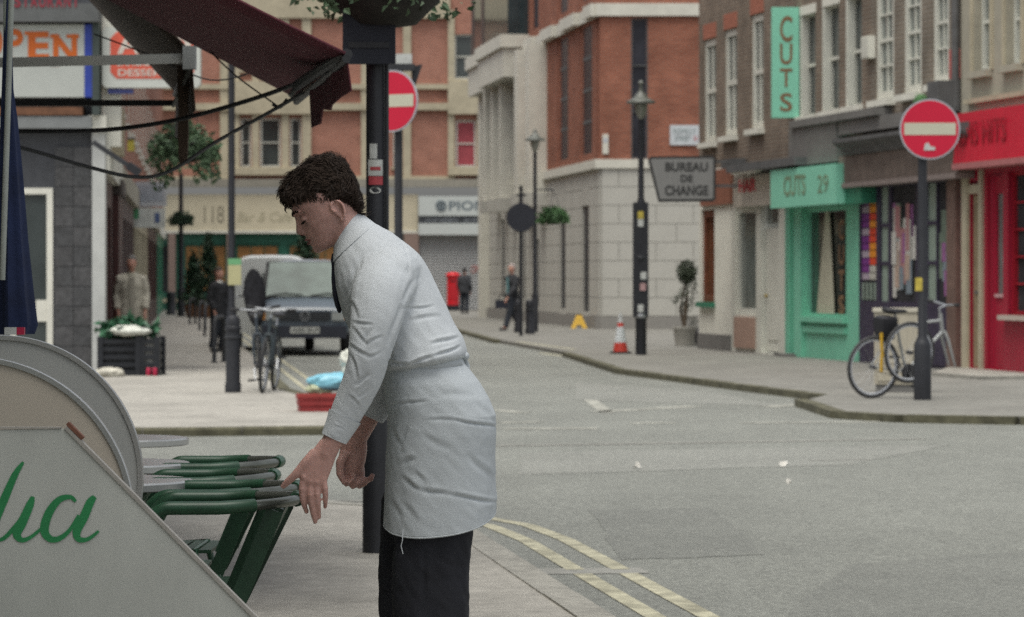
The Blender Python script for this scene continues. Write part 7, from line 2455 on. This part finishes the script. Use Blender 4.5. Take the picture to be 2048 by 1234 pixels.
folds = [(836, 552, 802, 606, 7, 0.006), (802, 606, 776, 694, 6, 0.007), (803, 618, 872, 612, 4, 0.004), (812, 640, 884, 632, 6, 0.004), (858, 690, 920, 672, 5, 0.007), (772, 722, 818, 731, 5, 0.006), (812, 732, 870, 712, 5, 0.008), (865, 715, 924, 690, 4, 0.008),
         (704, 642, 748, 652, 4, 0.005), (702, 655, 738, 692, 5, 0.005), (696, 690, 742, 714, 5, 0.006), (748, 655, 720, 690, 5, 0.004), (700, 705, 716, 762, 5, 0.006), (742, 748, 706, 772, 5, 0.006), (738, 775, 715, 800, 4, 0.004), (694, 790, 722, 812, 4, 0.003), (724, 690, 768, 672, 4, 0.005), (728, 716, 765, 704, 4, 0.004),
         (730, 500, 700, 560, 9, 0.005), (712, 520, 690, 600, 7, 0.005), (700, 600, 716, 640, 6, 0.004), (780, 520, 835, 560, 14, 0.004), (668, 850, 692, 862, 3, 0.0025), (800, 476, 818, 520, 3.2, 0.0022), (816, 512, 822, 562, 3.2, 0.0022), (852, 640, 862, 700, 3.2, 0.0018), (664, 838, 700, 856, 3, 0.002)]
folds = [(a_, b_, c_, d_, e_, f_ * 0.9) for a_, b_, c_, d_, e_, f_ in folds]
press_folds(me, folds, ripple=0.0016)
me.materials.append(shirt_mat)
sh_o = link('shirt', me, t)
ms_ = sh_o.modifiers.new('relax', 'SMOOTH'); ms_.factor = 0.5; ms_.iterations = 1
# cuff band
cb_ = MB()
def cuff_ring(c, r, n=24):
    ax = Vector((PW(690, 887, NW + 0.01) - PW(645, 866, NW + 0.01))).normalized()
    out = []
    for j in range(n):
        a_ = 2 * math.pi * j / n
        out.append(c + ax * math.cos(a_) * r + Vector((0, math.sin(a_) * r * 0.92, 0)))
    return out
cb_.loft([cuff_ring(PW(690, 832, NW + 0.01), 0.0500), cuff_ring(PW(682, 850, NW + 0.01), 0.0445), cuff_ring(PW(668, 877, NW + 0.01), 0.0385), cuff_ring(PW(668, 877, NW + 0.01), 0.0340)], cap=False)
cb_.build('cuff', shirt_mat, sh_o, True)
# collar: stand and folded leaf
co = MB()
co.loft([ell(PW(667, 491), PW(717, 423), 0.064, 40), ell(PW(667, 499), PW(729, 431), 0.072, 40), ell(PW(666, 525), PW(752, 448), 0.109, 40), ell(PW(672, 522), PW(744, 453), 0.096, 40), ell(PW(672, 496), PW(722, 430), 0.062, 40)], cap=False)
co.build('collar', shirt_mat, sh_o, True)
# placket edge and pocket on the shirt front
# tie
tie = MB()
tie.loft([[PW(x, y) + Vector((hx * math.cos(2 * math.pi * j / 12), hyy * math.sin(2 * math.pi * j / 12), 0)) for j in range(12)] for x, y, hx, hyy in ((672, 507, 0.012, 0.016), (671, 520, 0.014, 0.022), (670, 533, 0.010, 0.017), (671, 560, 0.012, 0.028), (673, 590, 0.012, 0.036), (677, 612, 0.010, 0.038), (679, 626, 0.004, 0.01))])
tie.build('tie', M('tie_navy', (0.012, 0.014, 0.028), 0.6, 0.2, 20), t, True)

# ---- apron, wrapped right round and tied behind
apron_mat = M('apron_cotton', (0.465, 0.50, 0.52), 0.85, 0.03, 5, 0.10, 160, spec=0.2, stain=0.06, sscale=3)
stations = [((770, 728), (918, 706), 0.172), ((768, 744), (931, 730), 0.182), ((769, 770), (956, 763), 0.198), ((772, 800), (976, 797), 0.205), ((777, 832), (990, 830), 0.208), ((777, 868), (991, 866), 0.208), ((774, 905), (989, 905), 0.206), ((773, 950), (989, 960), 0.204), ((771, 1000), (992, 995), 0.203), ((769, 1046), (990, 1022), 0.202)]
n = 240
rings = []
for i, (f_, bk_, hw) in enumerate(stations):
    ring_ = ell(PW(*f_), PW(*bk_), hw, n, 2.35)
    k = max(0.0, (i - 6) / 3)
    # hem sags on the near side and sweeps up toward the back
    out = []
    for j, q in enumerate(ring_):
        a_ = 2 * math.pi * j / n
        sag = k * (0.042 * max(0, abs(math.sin(a_))) ** 1.2)
        out.append(Vector((q.x, q.y, q.z - sag)))
    rings.append(out)
# subdivide the loft between stations for fold detail
fine = []
for i in range(len(rings) - 1):
    for k in range(14):
        s_ = k / 14
        fine.append([rings[i][j].lerp(rings[i + 1][j], s_) for j in range(n)])
fine.append(rings[-1])
fine2 = fine
ab_ = MB().loft(fine2, cap=False)
me = ab_.mesh('apron', apron_mat, False)
me.polygons.foreach_set('use_smooth', [True] * len(me.polygons))
bm = bmesh.new(); bm.from_mesh(me); bmesh.ops.recalc_face_normals(bm, faces=bm.faces)
cen = sum((v.co for v in bm.verts), Vector()) / len(bm.verts)
fc = bm.faces[:][len(bm.faces) // 2]
if (fc.calc_center_median() - cen).dot(fc.normal) < 0:
    bmesh.ops.reverse_faces(bm, faces=bm.faces)
bm.to_mesh(me); bm.free()
me.update()
afolds = [(776, 812, 862, 800, 5, 0.005), (905, 838, 996, 856, 4, 0.009), (850, 838, 925, 842, 5, 0.004), (802, 955, 842, 980, 6, 0.010), (836, 978, 900, 990, 6, 0.009), (890, 989, 996, 1004, 5, 0.010), (800, 930, 835, 915, 8, 0.007), (785, 850, 800, 895, 7, 0.006), (815, 850, 800, 905, 6, 0.006), (930, 905, 985, 960, 9, 0.006), (840, 870, 900, 900, 10, 0.004), (870, 790, 950, 790, 10, 0.003), (800, 760, 880, 752, 9, 0.003), (950, 800, 985, 845, 7, 0.004), (830, 940, 850, 965, 5, 0.006), (780, 990, 800, 1040, 8, 0.005), (800, 1000, 840, 1050, 8, 0.004)]
afolds = [(a_, b_, c_, d_, e_, f_ * 0.7) for a_, b_, c_, d_, e_, f_ in afolds]
press_folds(me, afolds, ripple=0.0018, rs=(17, 17, 6))
ao = link('apron', me, t)
md = ao.modifiers.new('thickness', 'SOLIDIFY'); md.thickness = 0.0025; md.offset = 1
# waistband, knot and overlapping corner
wb = MB().loft([ell(PW(768, 727), PW(921, 706), 0.175, 48, 2.35), ell(PW(767, 745), PW(932, 728), 0.1855, 48, 2.35)], cap=False)
wo = wb.build('waistband', apron_mat, ao, True)
md = wo.modifiers.new('thickness', 'SOLIDIFY'); md.thickness = 0.003
c_ = PW(928, 712, -0.01)
kb = MB().ball((c_.x, c_.y, c_.z), (0.016, 0.03, 0.014), 12, 8)
kb.tube([c_, c_ + Vector((0.012, 0, -0.03)), c_ + Vector((0.006, -0.01, -0.07))], [0.005, 0.006, 0.004], 6)
kb.build('knot', apron_mat, ao, True)
hem = MB()
m_ = len(fine2[-1])
mv = [v.co.copy() for v in me.vertices[-m_:]]
hem.tube(mv, 0.0035, 6, closed=True)
hem.build('hem', apron_mat, ao, True)
th_ = MB().tube([PW(806, 1058, -0.19), PW(805, 1080, -0.20), PW(802, 1092, -0.2), PW(806, 1108, -0.2)], 0.0012, 5)
th_.build('loose_thread', shirt_mat, ao)

# ---- trousers and shoes
trouser = M('trousers_black', (0.012, 0.013, 0.018), 0.8, 0.2, 10, 0.08, 200)
b = MB()
zg = F * H / Y0 + HY          # ground line in photograph pixels
for s_, dx in ((-1, 0), (1, -28)):
    yy = 0.088 * s_
    st_ = [(812, 940, 790, 0.080), (800, 955, 900, 0.090), (790 + dx, 950 + dx, 1000, 0.096), (788 + dx, 946 + dx, 1075, 0.094), (784 + dx, 940 + dx, 1130, 0.090), (786 + dx, 938 + dx, 1234, 0.085), (796 + dx, 936 + dx, 1360, 0.080), (800 + dx, 930 + dx, zg - 26, 0.080)]
    if s_ < 0:
        b.loft([ell(PW(f_, y_, yy), PW(k_, y_, yy), hw, 24, 2.3) for f_, k_, y_, hw in st_])
    else:
        b.loft([ell(PW(f_, y_, yy), PW(k_, y_, yy), hw, 24, 2.3) for f_, k_, y_, hw in st_])
me = remesh(b, 0.008, 3, 'trousers')
press_folds(me, [(770, 1090, 820, 1110, 6, 0.004), (860, 1110, 935, 1140, 6, 0.003), (845, 1080, 850, 1230, 6, 0.004)], ripple=0.004, rs=(20, 20, 5))
me.materials.append(trouser)
link('trousers', me, t)
for s_, dx in ((-1, 0), (1, -28)):
    base = PW(868 + dx, zg, 0.088 * s_)
    sb = MB().loft([[Vector((base.x - 0.05 + hx * math.cos(2 * math.pi * j / 16), base.y + hyy * math.sin(2 * math.pi * j / 16), z_)) for j in range(16)] for z_, hx, hyy in ((0.0, 0.14, 0.045), (0.03, 0.145, 0.05), (0.06, 0.12, 0.045), (0.09, 0.08, 0.04))])
    sb.build('shoe', letter_black, t, True)

bpy.data.scenes.remove(WORK)
